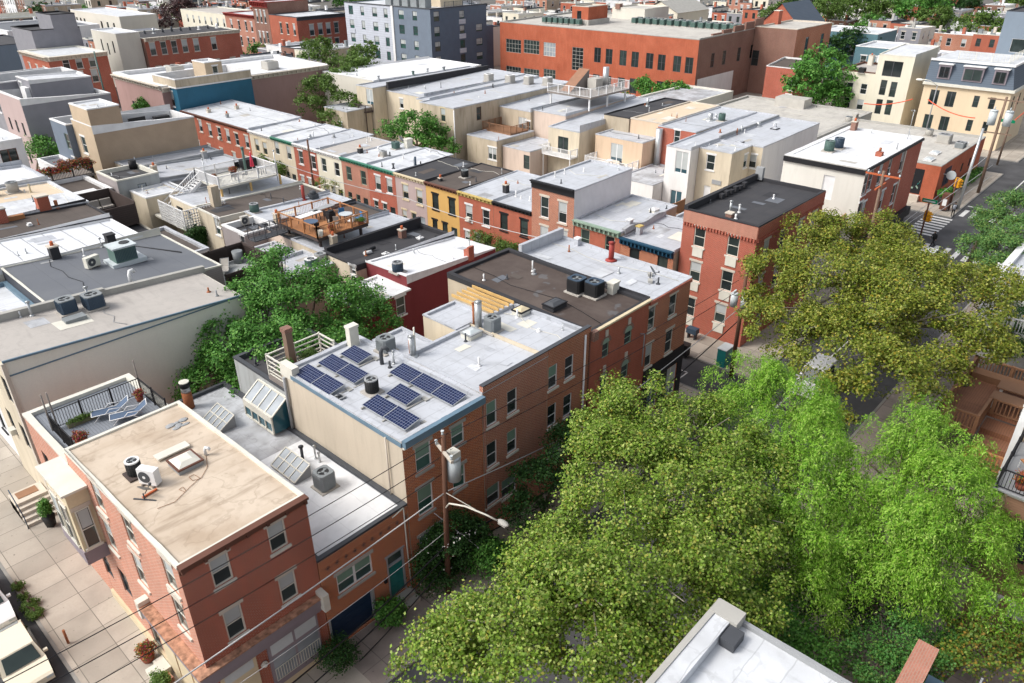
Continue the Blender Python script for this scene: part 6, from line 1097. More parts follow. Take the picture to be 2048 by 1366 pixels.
# ================================================================ large landmarks
pk = Bld('pink_hall', 'broad low pink hall with white roof and bracketed cornice', 50.6, 80.5, 118.5, 135.5, (9.9, 9.6, 9.9, 10.2), {'W': 'st_pinkbrown', 'S': 'st_pinkbrown', '*': 'st_pinkbrown'}, 'rf_white2', 'hall', cop='white', copw=.7, drop=.5, wins=[('W', 'dhx', .8, 2.4, [(130, 4)], {'m': 1})]); pk.cornice('W', 'stone', .7, .5, .9); pk.cornice('S', 'stone', .7, .5, .9)
bpy.context.view_layer.update(); MB().quad((60, 118.4, 0), (62, 118.4, 0), (62, 118.4, 1), (60, 118.4, 1)) 
for px, py, lb in ((352, 148, 'weathered grey box unit near the left end of the pink hall roof'), (541, 138, 'large beige box unit in the middle of the pink hall roof')):
    x, y, z = pk.at(px, py); ac((x, y, z), lb, 'box', 'ac_beige', 'ac_beige', (2.2, 2.2, 1.3))
bl = Bld('blue_house', 'deep blue sided house with taupe roof parapet', 51.8, 64.2, 116.0, 123.4, (9.7,)*4, {'*': 'sd_blue'}, 'rf_gravel', 'house', cop=None, drop=.0, wins=[('W', 'dhw', 2.4, 2.2, [(341, 197)])])
b2 = Bld('parapet_storey', 'taupe parapet storey on top of the blue house', 51.75, 64.25, 115.95, 123.45, (11.0,)*4, {'*': 'st_tan'}, 'deck_grey', 'parapet', cop='white', drop=1.2, zb=9.7, copw=.25)  # the blue house's parapet storey, modelled as an object of its own
b2.band('S', 'white', 9.7, 9.88, .1, 'moulding'); b2.band('W', 'white', 9.7, 9.88, .1, 'moulding')
b3 = Bld('stair_head', 'small taupe stair head with white door on the blue house', 57.6, 60.4, 117.5, 121.5, (12.6,)*4, {'*': 'sd_buff'}, 'rf_white', 'stair head', cop='white', zb=9.7, wins=[('S', 'dhw', .9, 2.0, [(59.2, 10.0)], {'m': 1, 'name': 'door'})])
ap = T('apartment_block', 'five storey apartment block with pale grey and dark blue panels', 'building', (116.8, 131.5, 0), None)
def apart():
    b = MB(); ops = []
    zs = [(.9+i*3.05) for i in range(5)]
    pale = [(159.6, 1.7), (155.2, 1.3), (150.6, 1.8), (146.6, 1.4)]; dark = [(141.2, 1.8), (136.6, 1.5)]
    oW = [(u, z, w, 1.9) for u, w in pale+dark for z in zs]; oS = [(118.6, z, 1.6, 2.0) for z in zs]+[(131.6, z, 2.0, 1.6) for z in zs[:4]]+[(126.2, z, 1.5, 1.7) for z in zs]
    b1 = MB(); wall_face(b1, 'W', 116.8, 134, 144.6, 162, lambda u: 15.6, 0, [o for o in oW if o[0] > 145], 0, .2)
    b2_ = MB(); wall_face(b2_, 'W', 116.8, 134, 131.5, 143.9, lambda u: 15.6, 0, [o for o in oW if o[0] < 143], 0, .2)

    b3_ = MB(); wall_face(b3_, 'S', 116.8, 134, 131.5, 162, lambda u: 15.6, 0, oS, 0, .2); b3_.box(133.99, 131.55, 0, 134.0, 162, 15.6).box(116.85, 161.99, 0, 134, 162.0, 15.6)
    b1.build('pale_wall', 'sd_lightgrey', ap); b2_.build('blue_wall', 'sd_slate', ap); b3_.build('dark_wall', 'sd_navygrey', ap); MB().box(116.6, 143.9, 0, 117.0, 144.6, 15.7).build('downpipe_strip', 'white', ap)
    for u, z, w, h in oW: window(ap, 'W', (116.8, u, z), w, h, 'apt', .12)
    for u, z, w, h in oS: window(ap, 'S', (u, 131.5, z), w, h, 'apt', .12)
    MB().quad((116.9, 131.6, 15.4), (134, 131.6, 15.4), (134, 162, 15.4), (116.9, 162, 15.4)).build('roof', 'rf_white', ap); MB().box(116.7, 131.4, 15.6, 134.1, 131.7, 15.8).box(116.7, 131.7, 15.6, 117.0, 162, 15.8).build('coping', 'darkgrey', ap)
    b = MB()
    for i in range(4): b.box(125.2, 131.38, 2.9+3.05*i, 127.2, 131.497, 3.9+3.05*i)
    for i in range(2): b.box(116.7, 158.5, 2.9+6.1*i, 116.797, 160.7, 3.9+6.1*i)
    b.build('pale_panel', 'sd_lightgrey', ap); MB().box(124, 136, 15.41, 131, 143, 18.6).build('penthouse', 'sd_cream', ap); 
    b = MB()
    for i in range(5): b.box(119.5+i*.2, 136+i*3.2, 15.41, 121.3+i*.2, 138+i*3.2, 17.2)
    b.build('roof_plant', 'ac_grey', ap)
    MB().box(134.05, 131.8, 0, 136.5, 142, 11).build('low_wing', 'sd_navygrey', ap)
apart(); tt = T('roof_rail', 'thin dark railing on the apartment block roof', 'railing', (122, 133, 15.4)); railing(tt, [(122, 132.5, 15.4), (133, 132.5, 15.4), (133, 136, 15.4)], 1.3, 'darkgrey', .4, .04, .08, .1, 2.5)
sc = Bld('school', 'long orange brick school with tall windows and flat roof', 133.2, 160, 75.5, 126.5, (12.3, 12.6, 12.6, 12.3), {'W': 'brick_school', 'S': 'brick_brown', '*': 'brick_school'}, 'rf_gravel', 'school', cop='greystone', copw=.4, drop=.25, wins=[
  ('W', 'gridd', 4.6, 2.8, [(1027, 92), (1063, 94)]), ('W', 'grid', 3.4, 2.8, [(1099, 99)]), ('W', 'gridd', 4.6, 2.6, [(1027, 145), (1063, 150)]), ('W', 'gridd', 3.4, 2.8, [(1099, 152)]), ('W', 'gridd', 3.0, 4.6, [(1155, 118)]),
  ('W', 'dhx', 1.7, 2.9, [(1195, 110), (1218, 113), (1246, 116), (1270, 119), (1299, 122), (1323, 125), (1354, 128), (1378, 131)]), ('W', 'dhx', 1.7, 2.9, [(1192, 163), (1215, 166), (1242, 170), (1266, 172), (1296, 176), (1320, 178), (1350, 180)]),
  ('S', 'dhx', 1.3, 2.6, [(139, 6.8), (143.5, 6.8), (149.5, 6.8), (155, 6.8)], {'m': 1})])
b = MB()
for i, u in enumerate((138, 142, 146.5, 151, 155)): b.box(u, 75.47, 12.6+.0, u+3.6, 75.9, 12.9+.35*i)
b.build('stepped_parapet', 'brick_brown', sc.root); MB().box(134, 75.44, .5, 148, 75.497, 5.2).build('pale_render', 'st_white', sc.root)
sp = Bld('stair_tower', 'brick stair tower with dark door on the school roof', 141, 148, 107.5, 112, (15.8,)*4, {'*': 'brick_school'}, 'rf_gravel', 'tower', cop='stone', zb=12, wins=[('W', 'fix', 1.2, 2.6, [(110, 12.3)], {'m': 1, 'name': 'door'})]); MB().box(140.6, 107.1, 12, 148.3, 112.4, 13.2).build('base', 'rf_gravel', sp.root)
ORD_ = ['first', 'second', 'third', 'fourth', 'fifth', 'sixth', 'seventh', 'eighth']
for r_, (xa, ya, n, g) in enumerate(((139, 118, 7, 1.5), (141, 118.6, 6, 1.5), (150, 101.5, 8, 1.75), (152, 101.5, 8, 1.75), (150.5, 87, 7, 1.75), (152.5, 87, 7, 1.75))):
    for i in range(n):
        t = ac((xa+i*.12, ya-i*g if r_ > 1 else ya-i*g, 12.25), ORD_[i]+' blue green condenser in the '+('left group, front line', 'left group, back line', 'middle group, front line', 'middle group, back line', 'right group, front line', 'right group, back line')[r_]+' on the school roof', 'box', 'ac_green', 'ac_grey', (1.1, 1.1, 1.1), group='condensers lined up on the school roof')
sk_ = Bld('plant_room', 'low pale plant room behind the condensers on the school roof', 156, 166, 103, 112, (14.6,)*4, 'st_offwhite', 'rf_gravel', 'plant room', cop='offwhite', zb=12); sk_.chim(1195, 22, 1.2, 1.2, 1, 'brick_brown', None)
s2 = Bld('school_wing', 'tall dark red brick wing with stained upper wall', 155.0, 172, 66.5, 75.4, (12.9,)*4, {'W': 'brick_brown', 'S': 'brick_warm', '*': 'brick_brown'}, 'rf_gravel', 'school wing', cop='stone', wins=[('W', 'dhx', 1.5, 3.0, [(1510, 116)]), ('S', 'dhx', 1.5, 3.6, [(160.5, 7.5), (168, 7.5), (164, 2.5), (168.5, 2.5)], {'m': 1})]); s2.chim(1440, 40, 1.6, 1.2, 2.6, 'brick_orangered', None, 'offwhite')
lg = Bld('low_grey_roof', 'low building with rough grey roof beside the white rendered school corner', 110, 130.5, 66, 76, (4.6,)*4, 'st_offwhite', 'rf_stained', 'house', cop='offwhite', copw=.4)
# grey roofed low block with mural, orange corner building
ob = Bld('orange_corner_building', 'low orange brick corner building with painted wall and grey roof', 101.8, 121.6, F, 40.5, (4.75, 4.75, 4.7, 4.7), {'W': 'brick_school', 'S': 'brick_school', '*': 'brick_brown'}, 'rf_gravel', 'shop', cop='greystone', copw=.3, wins=[('S', 'fix', 1.0, 1.2, [(106, 1.6), (109, 1.6), (112.4, 1.8), (116, 1.8)], {'m': 1})])
mu = MB().quad((101.77, 24.6, .9), (101.77, 29.0, .9), (101.77, 29.0, 4.0), (101.77, 24.6, 4.0)).build('painted_wall', 'black', ob.root)
for i in range(26):
    y = random.uniform(24.9, 28.5); z = random.uniform(1.2, 3.6); a = random.uniform(0, 3); L = random.uniform(.3, .9); MB().quad((101.75-i*.0005, y-.08*sin(a), z-.1), (101.75-i*.0005, y+L*cos(a)*.5+.1, z-.05+.3*sin(a)), (101.75-i*.0005, y+L*cos(a)*.5, z+.1+.3*sin(a)), (101.75-i*.0005, y-.1, z+.12)).build('paint_stroke', ('teal', 'glazed', 'sage')[i % 3], mu)
MB().tube([(103.6, F-.9, 3.4), (103.75, F-.9, 3.4)], .55, 20, 0).beam((103.7, F, 3.4), (103.7, F-.9, 3.4), .08).build('round_sign', 'glazed', ob.root); MB().box(101.2, 24.5, 0, 101.77, 29.2, .8).build('planter_wall', 'stone', ob.root)
b = MB()
for i in range(8): b.box(104.2+i*.35, F-.06, 1.6, 104.28+i*.35, F-.02, 3.9)
b.build('window_grille', 'ac_blue', ob.root)
for px, py, s_, kd, lb in ((1887, 285, (1.6, 1.6, 1.1), 'box', 'weathered boxy cooling unit on the grey corner roof'), (1920, 296, (1.6, 1.1, .7), 'box', 'low blue grey unit near the edge of the grey corner roof')):
    x, y, z = ob.at(px, py); ac((x, y, z), lb, kd, 'ac_grey' if py > 290 else 'ac_beige', 'grey', s_)
ob.hatch(1870, 307, 1.6, 1.0, .12, 'white', 'glazed', 'white').hatch(1858, 320, 1.6, 1.0, .12, 'white', 'glazed', 'white')
gb_ = Bld('grey_roof_block', 'long low block with worn grey roof in front of the cream houses', 101.8, 128, 40.6, 62, (4.7,)*4, 'limewall', 'rf_gravel', 'block', cop='greystone', copw=.4)
x, y, z = gb_.at(1585, 212); t = T('greenhouse_hut', 'small pale metal hut on the worn grey roof', 'hut', (x, y, z)); MB().box(x-1.5, y-2.5, z, x+1.5, y+2.5, z+1.4).build('hut_body', 'ac_beige', t)
for px, py, lb in ((1755, 247, 'pale round fan condenser on the worn grey roof'), (1777, 258, 'twin vent drums beside the thin antenna'), (1857, 272, 'dark slatted unit at the white roof corner')):
    x, y, z = gb_.at(px, py) if px < 1800 else ob.at(px, py); ac((x, y, z), lb, 'split' if px == 1755 else 'round', 'ac_beige', 'ac_grey', (1.2, .6, .9) if px == 1755 else (1, 1, .9))
r1 = Bld('white_roof_shop', 'three storey brick corner building with bright white roof and cream rear wall', 72.2, 88.3, 22.3, 30.2, (10.75, 10.75, 10.7, 10.7), {'S': 'brick_red', 'W': 'st_chalk', '*': 'st_chalk'}, 'rf_white2', 'building', cop='white', copw=.5, coph=.02, drop=.06, wins=[
  ('S', 'dhw', 1.05, 2.0, [(1725, 372), (1741, 360), (1760, 348), (1779, 336), (1804, 322), (1710, 430), (1725, 424), (1763, 400), (1786, 388)]), ('W', 'doorw', 1.1, 2.3, [(1655, 375)], {'name': 'door'})])
r1.band('W', 'black', 10.15, 10.6, .2, 'gutter'); r1.band('S', 'black', 10.45, 10.66, .15, 'gutter'); MB().cyl(82.9, 22.2, 2, 10.4, .07, n=8).build('downspout', 'stone', r1.root); MB().box(72.2, 21.8, 2.4, 88.3, 22.297, 3.3).box(72.4, 22.2, 0, 88.2, 22.297, 2.4).build('shopfront', 'black', r1.root)
for px, py, c, lb in ((1657, 303, 'ac_green', 'pale green condenser at the left of the bright white roof'), (1676, 297, 'ac_blue', 'dark teal condenser behind the pale green one')):
    x, y, z = r1.at(px, py); ac((x, y, z), lb, 'round', c, c, (.95, .95, 1.0))
r1.chim(1707, 260, .8, .5, .9, 'brick_brown', 'orangeclay').chim(1758, 312, .6, .6, .4, 'brick_orangered', 'rust', None).vent(1737, 322, 1.1, .04, 'white').vent(1793, 300, .7, .05, 'grey')
t = T('antenna', 'thin roof antenna on a tripod above the bright white roof', 'antenna', r1.at(1815, 278)); x, y, z = r1.at(1815, 278); b = MB().cyl(x, y, z, z+3.0, .03, n=6)
for a in (0, 2.1, 4.2): b.beam((x+.5*cos(a), y+.5*sin(a), z), (x, y, z+.9), .03)
for i in range(5): b.beam((x-.35, y-.2+.1*i, z+2.9), (x+.35, y+.1*i, z+2.9), .03)
b.build('mast', 'steel', t)
t = T('timber_landing', 'small weathered timber landing outside the white upper door', 'landing', (71, 25, 6)); MB().box(70.6, 23.2, 4.9, 72.17, 26.6, 5.1).build('floor', 'brownwood', t); railing(t, [(72.1, 23.3, 5.1), (70.7, 23.3, 5.1), (70.7, 26.5, 5.1)], 1.1, 'brownwood', .16, .06, .1, .12, 1.6); pottedplant((71.2, 24.2, 5.1), 'orange pots on the small timber landing', .3, .4, pot='orangeclay')
st2 = T('iron_stair', 'black spiral iron stair against the pale side wall', 'stair', (70.5, 33, 4)); b = MB().cyl(70.0, 33.0, 0, 6.5, .06, n=8)
for i in range(22): a = i*.45; z = .3+i*.28; b.quad((70+.06*cos(a), 33+.06*sin(a), z), (70+.9*cos(a-.2), 33+.9*sin(a-.2), z), (70+.9*cos(a+.2), 33+.9*sin(a+.2), z), (70, 33.06, z)); b.beam((70+.9*cos(a), 33+.9*sin(a), z), (70+.9*cos(a), 33+.9*sin(a), z+.9), .03)
b.build('treads', 'black', st2); lwx = Bld('low_back_roof', 'low stained roof behind the black roof house', 65.5, 72.1, 24, 38, (4.2,)*4, 'st_offwhite', 'rf_stained', 'house', cop='rf_silver')
# cream and mansard houses across the far side road
c1 = Bld('cream_tall_house', 'tall smooth cream house with large upper window', 138.0, 150, 39.0, 44.6, (12.0, 12.5, 12.5, 12.0), {'*': 'st_cream2'}, 'rf_white', 'house', cop='offwhite', copw=.2, drop=.05, wins=[('W', 'slb', 3.0, 2.4, [(1785, 138)]), ('W', 'dhx', 1.0, 2.4, [(1766, 175), (1786, 179), (1757, 213), (1777, 215)])])
c2 = Bld('cream_low_house', 'three storey cream house with small blue windows', 138.4, 150, 44.65, 51, (8.9,)*4, {'*': 'st_cream2'}, 'rf_greige', 'house', cop='brownpaint', copw=.3, wins=[('W', 'dhn', 1.1, 1.7, [(1699, 175), (1727, 178), (1694, 205), (1720, 209)])]); c2.chim(1740, 130, .8, .8, 1.6, 'st_offwhite', 'orangeclay')
x, y, z = c2.at(1718, 148); ac((x, y, z), 'two small dark fan units on the cream house roof', 'box', 'ac_dark', 'ac_dark', (1.0, 1.0, .8))
mn = Bld('mansard_house', 'cream corner house topped by a blue slate mansard', 135.4, 150, 23.8, 36.0, (8.9,)*4, {'*': 'st_buff2'}, 'rf_white', 'house', cop=None, drop=0, wins=[('W', 'slb', 1.3, 2.3, [(34.2, 5.6), (31.8, 5.6)], {'m': 1}), ('W', 'dhx', .8, 1.7, [(28.2, 6), (26, 6), (28.2, 2.4), (26, 2.4)], {'m': 1}), ('W', 'slb', 1.3, 2.6, [(34.2, 1.5), (31.8, 1.5)], {'m': 1}), ('S', 'dhx', 1, 1.8, [(138, 6), (142, 6), (146, 6)], {'m': 1})])
mm = MB(); a_, b_, c_, d_ = (135.3, 23.7), (150, 23.7), (150, 36.1), (135.3, 36.1); A_, B_, C_, D_2 = (136.2, 24.6), (150, 24.6), (150, 36.1), (136.2, 36.1)
mm.quad((*a_, 9.0), (*b_, 9.0), (*B_, 12.1), (*A_, 12.1)).quad((*d_, 9.0), (*a_, 9.0), (*A_, 12.1), (*D_2, 12.1)).quad((*d_, 9.0), (*c_, 9.0), (*C_, 12.1), (*D_2, 12.1)); mm.build('mansard', 'rf_shingle', mn.root); MB().quad((*A_, 12.15), (*B_, 12.15), (*C_, 12.15), (*D_2, 12.15)).build('mansard_roof', 'rf_white', mn.root)
MB().box(135.0, 23.4, 8.6, 150, 36.2, 9.0).build('eaves', 'offwhite', mn.root); MB().box(136.0, 24.4, 12.1, 150, 24.7, 12.4).box(136.0, 24.7, 12.1, 136.3, 36.1, 12.4).build('parapet', 'white', mn.root)
for (u, w) in ((33.6, 1.4), (29.6, 2.4), (25.9, 1.4)):
    dm = MB().box(135.35, u-w/2-.2, 9.6, 137.0, u+w/2+.2, 11.7).build('dormer', 'mauve', mn.root); MB().box(135.2, u-w/2-.35, 11.7, 137, u+w/2+.35, 11.85).build('dormer_roof', 'white', dm); window(mn.root, 'W', (135.345, u, 9.8), w, 1.6, 'slb', -.03)
tg = T('glass_rail', 'glass roof terrace rail on the mansard house', 'railing', (140, 28, 12.2)); railing(tg, [(139, 33, 12.2), (139, 26, 12.2), (147, 26, 12.2)], 1.1, 'offwhite', .5, .03, .06, .08, 2.4)
bk2 = Bld('dark_modern_house', 'near black modern house at the right picture edge', 190, 204, 28, 38.6, (15.5,)*4, {'*': 'st_bluegrey'}, 'rf_tar', 'house', cop='black', wins=[('W', 'fixw', 3.4, 2.6, [(2040, 92)])]); bk2.root.children[0].data.materials[0] = M('sd_darkgrey')
rh = Bld('red_rear_house', 'red brick house with shingle roof left of the dark green tree', 142.5, 150, 60.2, 66, (7.6, 8.4, 8.4, 7.6), {'*': 'brick_red'}, 'rf_shingle', 'house', cop='white', copw=.1, wins=[('W', 'dhw', 1.1, 1.8, [(1587, 172), (1582, 200)]), ]); rh.roof.data.materials[0] = M('rf_brownx')
# top left streets
a1 = Bld('red_arched_building', 'red corner building with three tall arched windows and pale cornice', 49.6, 60.2, 161.8, 176, (10.2,)*4, {'W': 'brick_orangered', 'S': 'brick_red', '*': 'brick_red'}, 'rf_white', 'building', cop='offwhite', copw=.8, drop=.1, wins=[('S', 'dh', 1.2, 2.3, [(132, 126), (158, 124), (184, 121), (190, 151), (162, 156)]), ('W', 'dh', 1.1, 2.3, [(165, 6), (169, 6), (173, 6)], {'m': 1})]); a1.cornice('S', 'stone', .8, .6, .8); a1.cornice('W', 'stone', .8, .6, .8)
a2 = Bld('grey_panel_house', 'grey rendered block with stepped dark edged parapet behind the red arched building', 52.5, 61.5, 176.2, 188, (13.6,)*4, {'*': 'sd_grey'}, 'rf_tar', 'house', cop='black', copw=.3, drop=.4); a2b = Bld('stair_head', 'raised grey box on the stepped grey block', 56.6, 61.2, 176.1, 184, (16.2,)*4, {'*': 'sd_grey'}, 'rf_tar', 'stair head', cop='black', zb=13)
a3 = Bld('dark_red_row', 'dark red brick terrace with pale bracketed cornice and white lintels', 73.7, 96.2, 175.8, 190, (10.3,)*4, {'S': 'brick_red', 'W': 'brick_brown', '*': 'brick_red'}, 'rf_tar', 'building', cop='offwhite', copw=.4, drop=.1, wins=[('S', 'dh', 1.3, 2.6, [(306, 98), (328, 96), (349, 94), (370, 92), (393, 90), (428, 87)]), ('S', 'dh', 1.3, 2.2, [(75.6, 2.2), (79, 2.2), (82.4, 2.2), (86, 2.2), (89.4, 2.2), (93.4, 2.2)], {'m': 1})]); a3.cornice('S', 'stone', .8, .6, .8)
for i in range(9): a3.vent(290+i*18, 68-i*1.5, .6+random.random()*.6, .25, random.choice(['darkgrey', 'steel', 'white']))
a4 = Bld('cream_side_house', 'cream sided tower house next to the dark red terrace', 68.5, 73.5, 177, 190, (11.6, 11.6, 11.6, 11.6), {'*': 'st_offwhite'}, 'rf_white', 'house', cop='white', wins=[('W', 'dhx', .7, 2.4, [(179.5, 7.6), (182.5, 7), (185.5, 7.6)], {'m': 1})])
a5 = Bld('red_corner_block', 'bright red corner block with white arched lintels near the apartment block', 111.8, 127, 175.5, 188, (11.8,)*4, {'S': 'brick_red', 'W': 'brick_orangered', '*': 'brick_red'}, 'rf_white', 'building', cop='darkgrey', copw=.5, drop=.1, wins=[('S', 'dh', 1.4, 2.6, [(624, 60), (641, 58), (657, 57), (673, 55), (627, 90), (643, 88), (660, 86), (675, 86)]), ('W', 'dh', 1.0, 2.6, [(177, 7.6), (180, 7.6), (183, 7.6), (177, 3.4), (180, 3.4), (183, 3.4)], {'m': 1})]); a5.cornice('S', 'darkgrey', .9, .7, 0)
a6 = Bld('ornate_brick_house', 'narrow dark brick house with red gabled cornice and orange arches', 111.8, 124, 188.1, 195.5, (14.6,)*4, {'W': 'brick_brown', '*': 'brick_brown'}, 'rf_white', 'house', cop='redpipe', copw=.8, wins=[('W', 'dhw', .9, 3.0, [(190, 9.6), (191.9, 9.6), (193.8, 9.6), (190, 4.4), (191.9, 4.4), (193.8, 4.4)], {'m': 1})]); a6.cornice('W', 'redpipe', 1.4, 1.0, .9)
a7 = Bld('brown_brick_house', 'brown brick row house left of the ornate gabled one', 111.9, 122, 195.6, 211, (11.0,)*4, {'W': 'brick_salmon', '*': 'brick_salmon'}, 'rf_white', 'house', cop='redpipe', copw=.4, wins=[('W', 'dhw', 1.0, 2.4, [(197.5, 7), (200.4, 7), (204, 7), (208, 7), (197.5, 3), (200.4, 3), (204, 3), (208, 3)], {'m': 1})]); a7.cornice('W', 'redpipe', .8, .6, .9)
a8 = Bld('cream_row', 'long cream row with small dark windows behind the plum coloured tree', 114.8, 127, 212, 243, (10.0,)*4, {'W': 'st_cream2', '*': 'st_offwhite'}, 'rf_greige', 'building', cop='offwhite', wins=[('W', 'dhn', 1.0, 2.2, [(214+i*3.6, z_) for i in range(8) for z_ in (6.6, 2.6)], {'m': 1})])
a9 = Bld('long_cream_wall', 'long low cream building behind the top left roofs', 97, 108, 245, 282, (9.0,)*4, {'*': 'st_offwhite'}, 'rf_white', 'building', cop='white', wins=[('W', 'dhx', 1.3, 2.4, [(250, 4.6), (254.5, 4.6), (259, 4.6), (272, 4.6), (275, 4.6), (278, 4.6)], {'m': 1})])
w1 = Bld('white_block', 'white rendered block with double window at the top left', 62, 84, 226, 252, (9.2,)*4, {'*': 'st_white'}, 'rf_slate', 'house', cop='white', copw=.8, wins=[('S', 'dhw', 1.5, 2.4, [(63, 48), (71, 48)])])
w1.root['label'] = 'white rendered block with twin white framed windows at the top left'
w2 = Bld('black_roofdeck_house', 'black walled house with framed roof pergola at the top left', 50, 60, 200, 222, (9.0,)*4, {'*': 'st_bluegrey'}, 'rf_tar', 'house', cop='black'); w2.root.children[0].data.materials[0] = M('sd_darkgrey')
# ================================================================ south side of the main road
s1 = Bld('white_parapet_house', 'near house with white membrane roof and thick parapet at the bottom edge', 2, 17.9, -14, 7.15, (10.0,)*4, {'*': 'brick_mid'}, 'rf_white', 'house', cop='grey', copw=.12, coph=.03, drop=.15)
MB().box(2, 6.45, 9.85, 17.3, 7.0, 10.25, 0).box(2, 7.0, 9.0, 17.95, 7.2, 10.3, 1).box(17.3, 6.2, 9.9, 17.95, 7.15, 10.32, 1).build('parapet', ['rf_white', 'greystone'], s1.root); b = MB().box(16.6, 5.9, 9.86, 17.3, 6.4, 10.2); b.build('roof_drain_box', 'darkgrey', s1.root)
s3 = Bld('brown_sided_house', 'brown clapboard house with a black railed roof terrace at the right edge', 33.5, 38.0, -16, 1.5, (8.3,)*4, {'*': 'sd_brownhouse'}, 'deck_grey', 'house', cop='offwhite', copw=.2, wins=[('W', 'dhw', .9, 1.6, [(.75, 1.2), (-.55, 1.2), (-1.9, 1.2)], {'m': 1}), ('W', 'dhb', 1.8, 1.7, [(-.1, 5.3), (-2.6, 5.3)], {'m': 1})])
bz_ = Bld('buff_sided_house', 'buff clapboard wall rising behind the black railed terrace', 38.05, 44.4, -16, 2.4, (10.3,)*4, {'*': 'sd_buff'}, 'rf_gravel', 'house', cop='white'); MB().box(37.98, 2.1, 0, 38.045, 2.4, 10.2).build('corner_board', 'white', bz_.root)
bl_ = T('black_rail_terrace', 'small roof terrace with black iron rail and pot plants at the right edge', 'terrace', (35, 1.3, 8.3)); MB().box(33.3, -3, 8.42, 37.98, 2.1, 8.5).build('floor', 'grey', bl_); railing(bl_, [(33.4, -3, 8.5), (33.4, 2.0, 8.5), (37.9, 2.0, 8.5)], 1.0, 'black', .14, .025, .06, .08, 1.5)
chair((35.6, 1.3, 8.5), 'white framed orange chair on the black railed terrace', 'cedar', 'white', rz=2.3); pottedplant((34.0, 1.2, 8.5), 'yellow flowered pot on the black railed terrace', .3, .5)
bd = T('brown_deck', 'large brown timber deck with benches right of the big plane tree', 'deck', (52, 4, 2)); BZ = 3.2
MB().box(49.4, -2, BZ-.25, 54.6, 7.0, BZ, 0).box(46.5, 4.8, BZ-.25, 49.4, 7.0, BZ, 0).box(44.5, 2.5, 1.9, 49.4, 4.8, 2.1, 0).box(46.6, 2.5, 2.1, 49.4, 4.75, 2.5, 0).box(47.9, 2.5, 2.5, 49.4, 4.75, 2.85, 0).build('floor', 'deck_wood', bd)
railing(bd, [(46.6, 6.9, BZ), (46.6, 4.9, BZ), (49.4, 4.85, BZ)], 1.05, 'brownwood', .2, .07, .16, .2, 2.3); railing(bd, [(49.4, 4.6, BZ), (49.4, 2.4, BZ)], 1.05, 'brownwood', .2, .07, .16, .2, 2.3); railing(bd, [(44.6, 4.7, 2.1), (44.6, 2.6, 2.1)], 1.15, 'cedar', .22, .07, .16, .2, 2.3, name='stair_railing')
railing(bd, [(54.5, 7.0, BZ), (54.5, -2, BZ)], 1.05, 'brownwood', .2, .07, .16, .2, 2.3); railing(bd, [(46.6, 6.95, BZ), (54.5, 6.95, BZ)], 1.05, 'brownwood', .2, .07, .16, .2, 2.6); MB().box(53.3, -1, BZ, 54.2, 6.8, BZ+.45).build('bench_seat', 'brownwood', bd); MB().box(46.7, 5, 0, 46.9, 6.9, BZ-.25).build('skirt', 'darkwood', bd)
for (xa, xb, lb) in ((51.6, 52.9, 'long brown slatted table on the timber deck, farther from the stair'), (49.9, 51.1, 'brown slatted table on the timber deck, nearer the stair')):
    t = T('outdoor_table', lb, 'table', (xa, 4, BZ), 'tables on the brown deck'); MB().box(xa, 2.9, BZ+.7, xb, 5.0, BZ+.78).build('tabletop', 'brownwood', t)
    for yy in (3.1, 4.7): MB().box(xa+.2, yy, BZ, xa+.35, yy+.12, BZ+.7).box(xb-.35, yy, BZ, xb-.2, yy+.12, BZ+.7).build('leg', 'white', t)
x, y = P(1926, 768, BZ); t = T('umbrella_stand', 'round dark umbrella stand on the brown timber deck', 'umbrella stand', (x, y, BZ)); MB().cyl(x, y, BZ, BZ+.08, .35, n=20).cyl(x, y, BZ+.08, BZ+.4, .04, n=8).build('base', 'darkgrey', t)
wh2 = Bld('white_rail_house', 'white house with pale flat roof and white picket rail at the right edge', 63.5, 76, -8, 8.8, (6.9,)*4, {'*': 'st_white'}, 'rf_silver', 'house', cop='white', copw=.5, drop=.3); wr = T('white_picket_balcony', 'white picket balcony on the house at the right edge', 'balcony', (60.2, 3, 4)); MB().box(59.4, -3, 4.2, 63.4, 8.6, 4.45).build('floor', 'offwhite', wr); railing(wr, [(59.5, -3, 4.45), (59.5, 8.5, 4.45), (63.4, 8.5, 4.45)], 1.1, 'white', .2, .06, .1, .14, 2.4)
railing(wr, [(63.45, 8.7, 6.95), (63.45, -3, 6.95)], .9, 'white', .2, .06, .1, .14, 2.4)
bw_ = T('brick_party_wall', 'free standing brick wall end with stone cap at the bottom right', 'wall', (20, 1.5, 0)); MB().box(18.6, 1.35, 0, 23.6, 1.85, 7.3, 0).box(18.5, 1.25, 7.3, 23.7, 1.95, 7.45, 1).build('wall_body', ['brick_warm', 'brick_salmon'], bw_)
tt3 = T('side_terrace', 'pale blue grey terrace corner with cable rail at the bottom right', 'terrace', (20, 0, 5)); MB().box(18.6, -6, 5.6, 24, 1.3, 5.8).build('floor', 'bluetrim', tt3); railing(tt3, [(18.7, -.2, 5.8), (23.9, -.2, 5.8)], 1.1, 'grey', .3, .02, .05, .07, 1.8, style='h')
fn = T('timber_fence', 'brown slatted fence between the white roof and the dark garden', 'fence', (18.5, 4, 5.0)); railing(fn, [(18.1, 3.6, 6.3), (18.1, -1, 6.3)], 1.2, 'brownwood', .2, .05, .12, .12, 2)
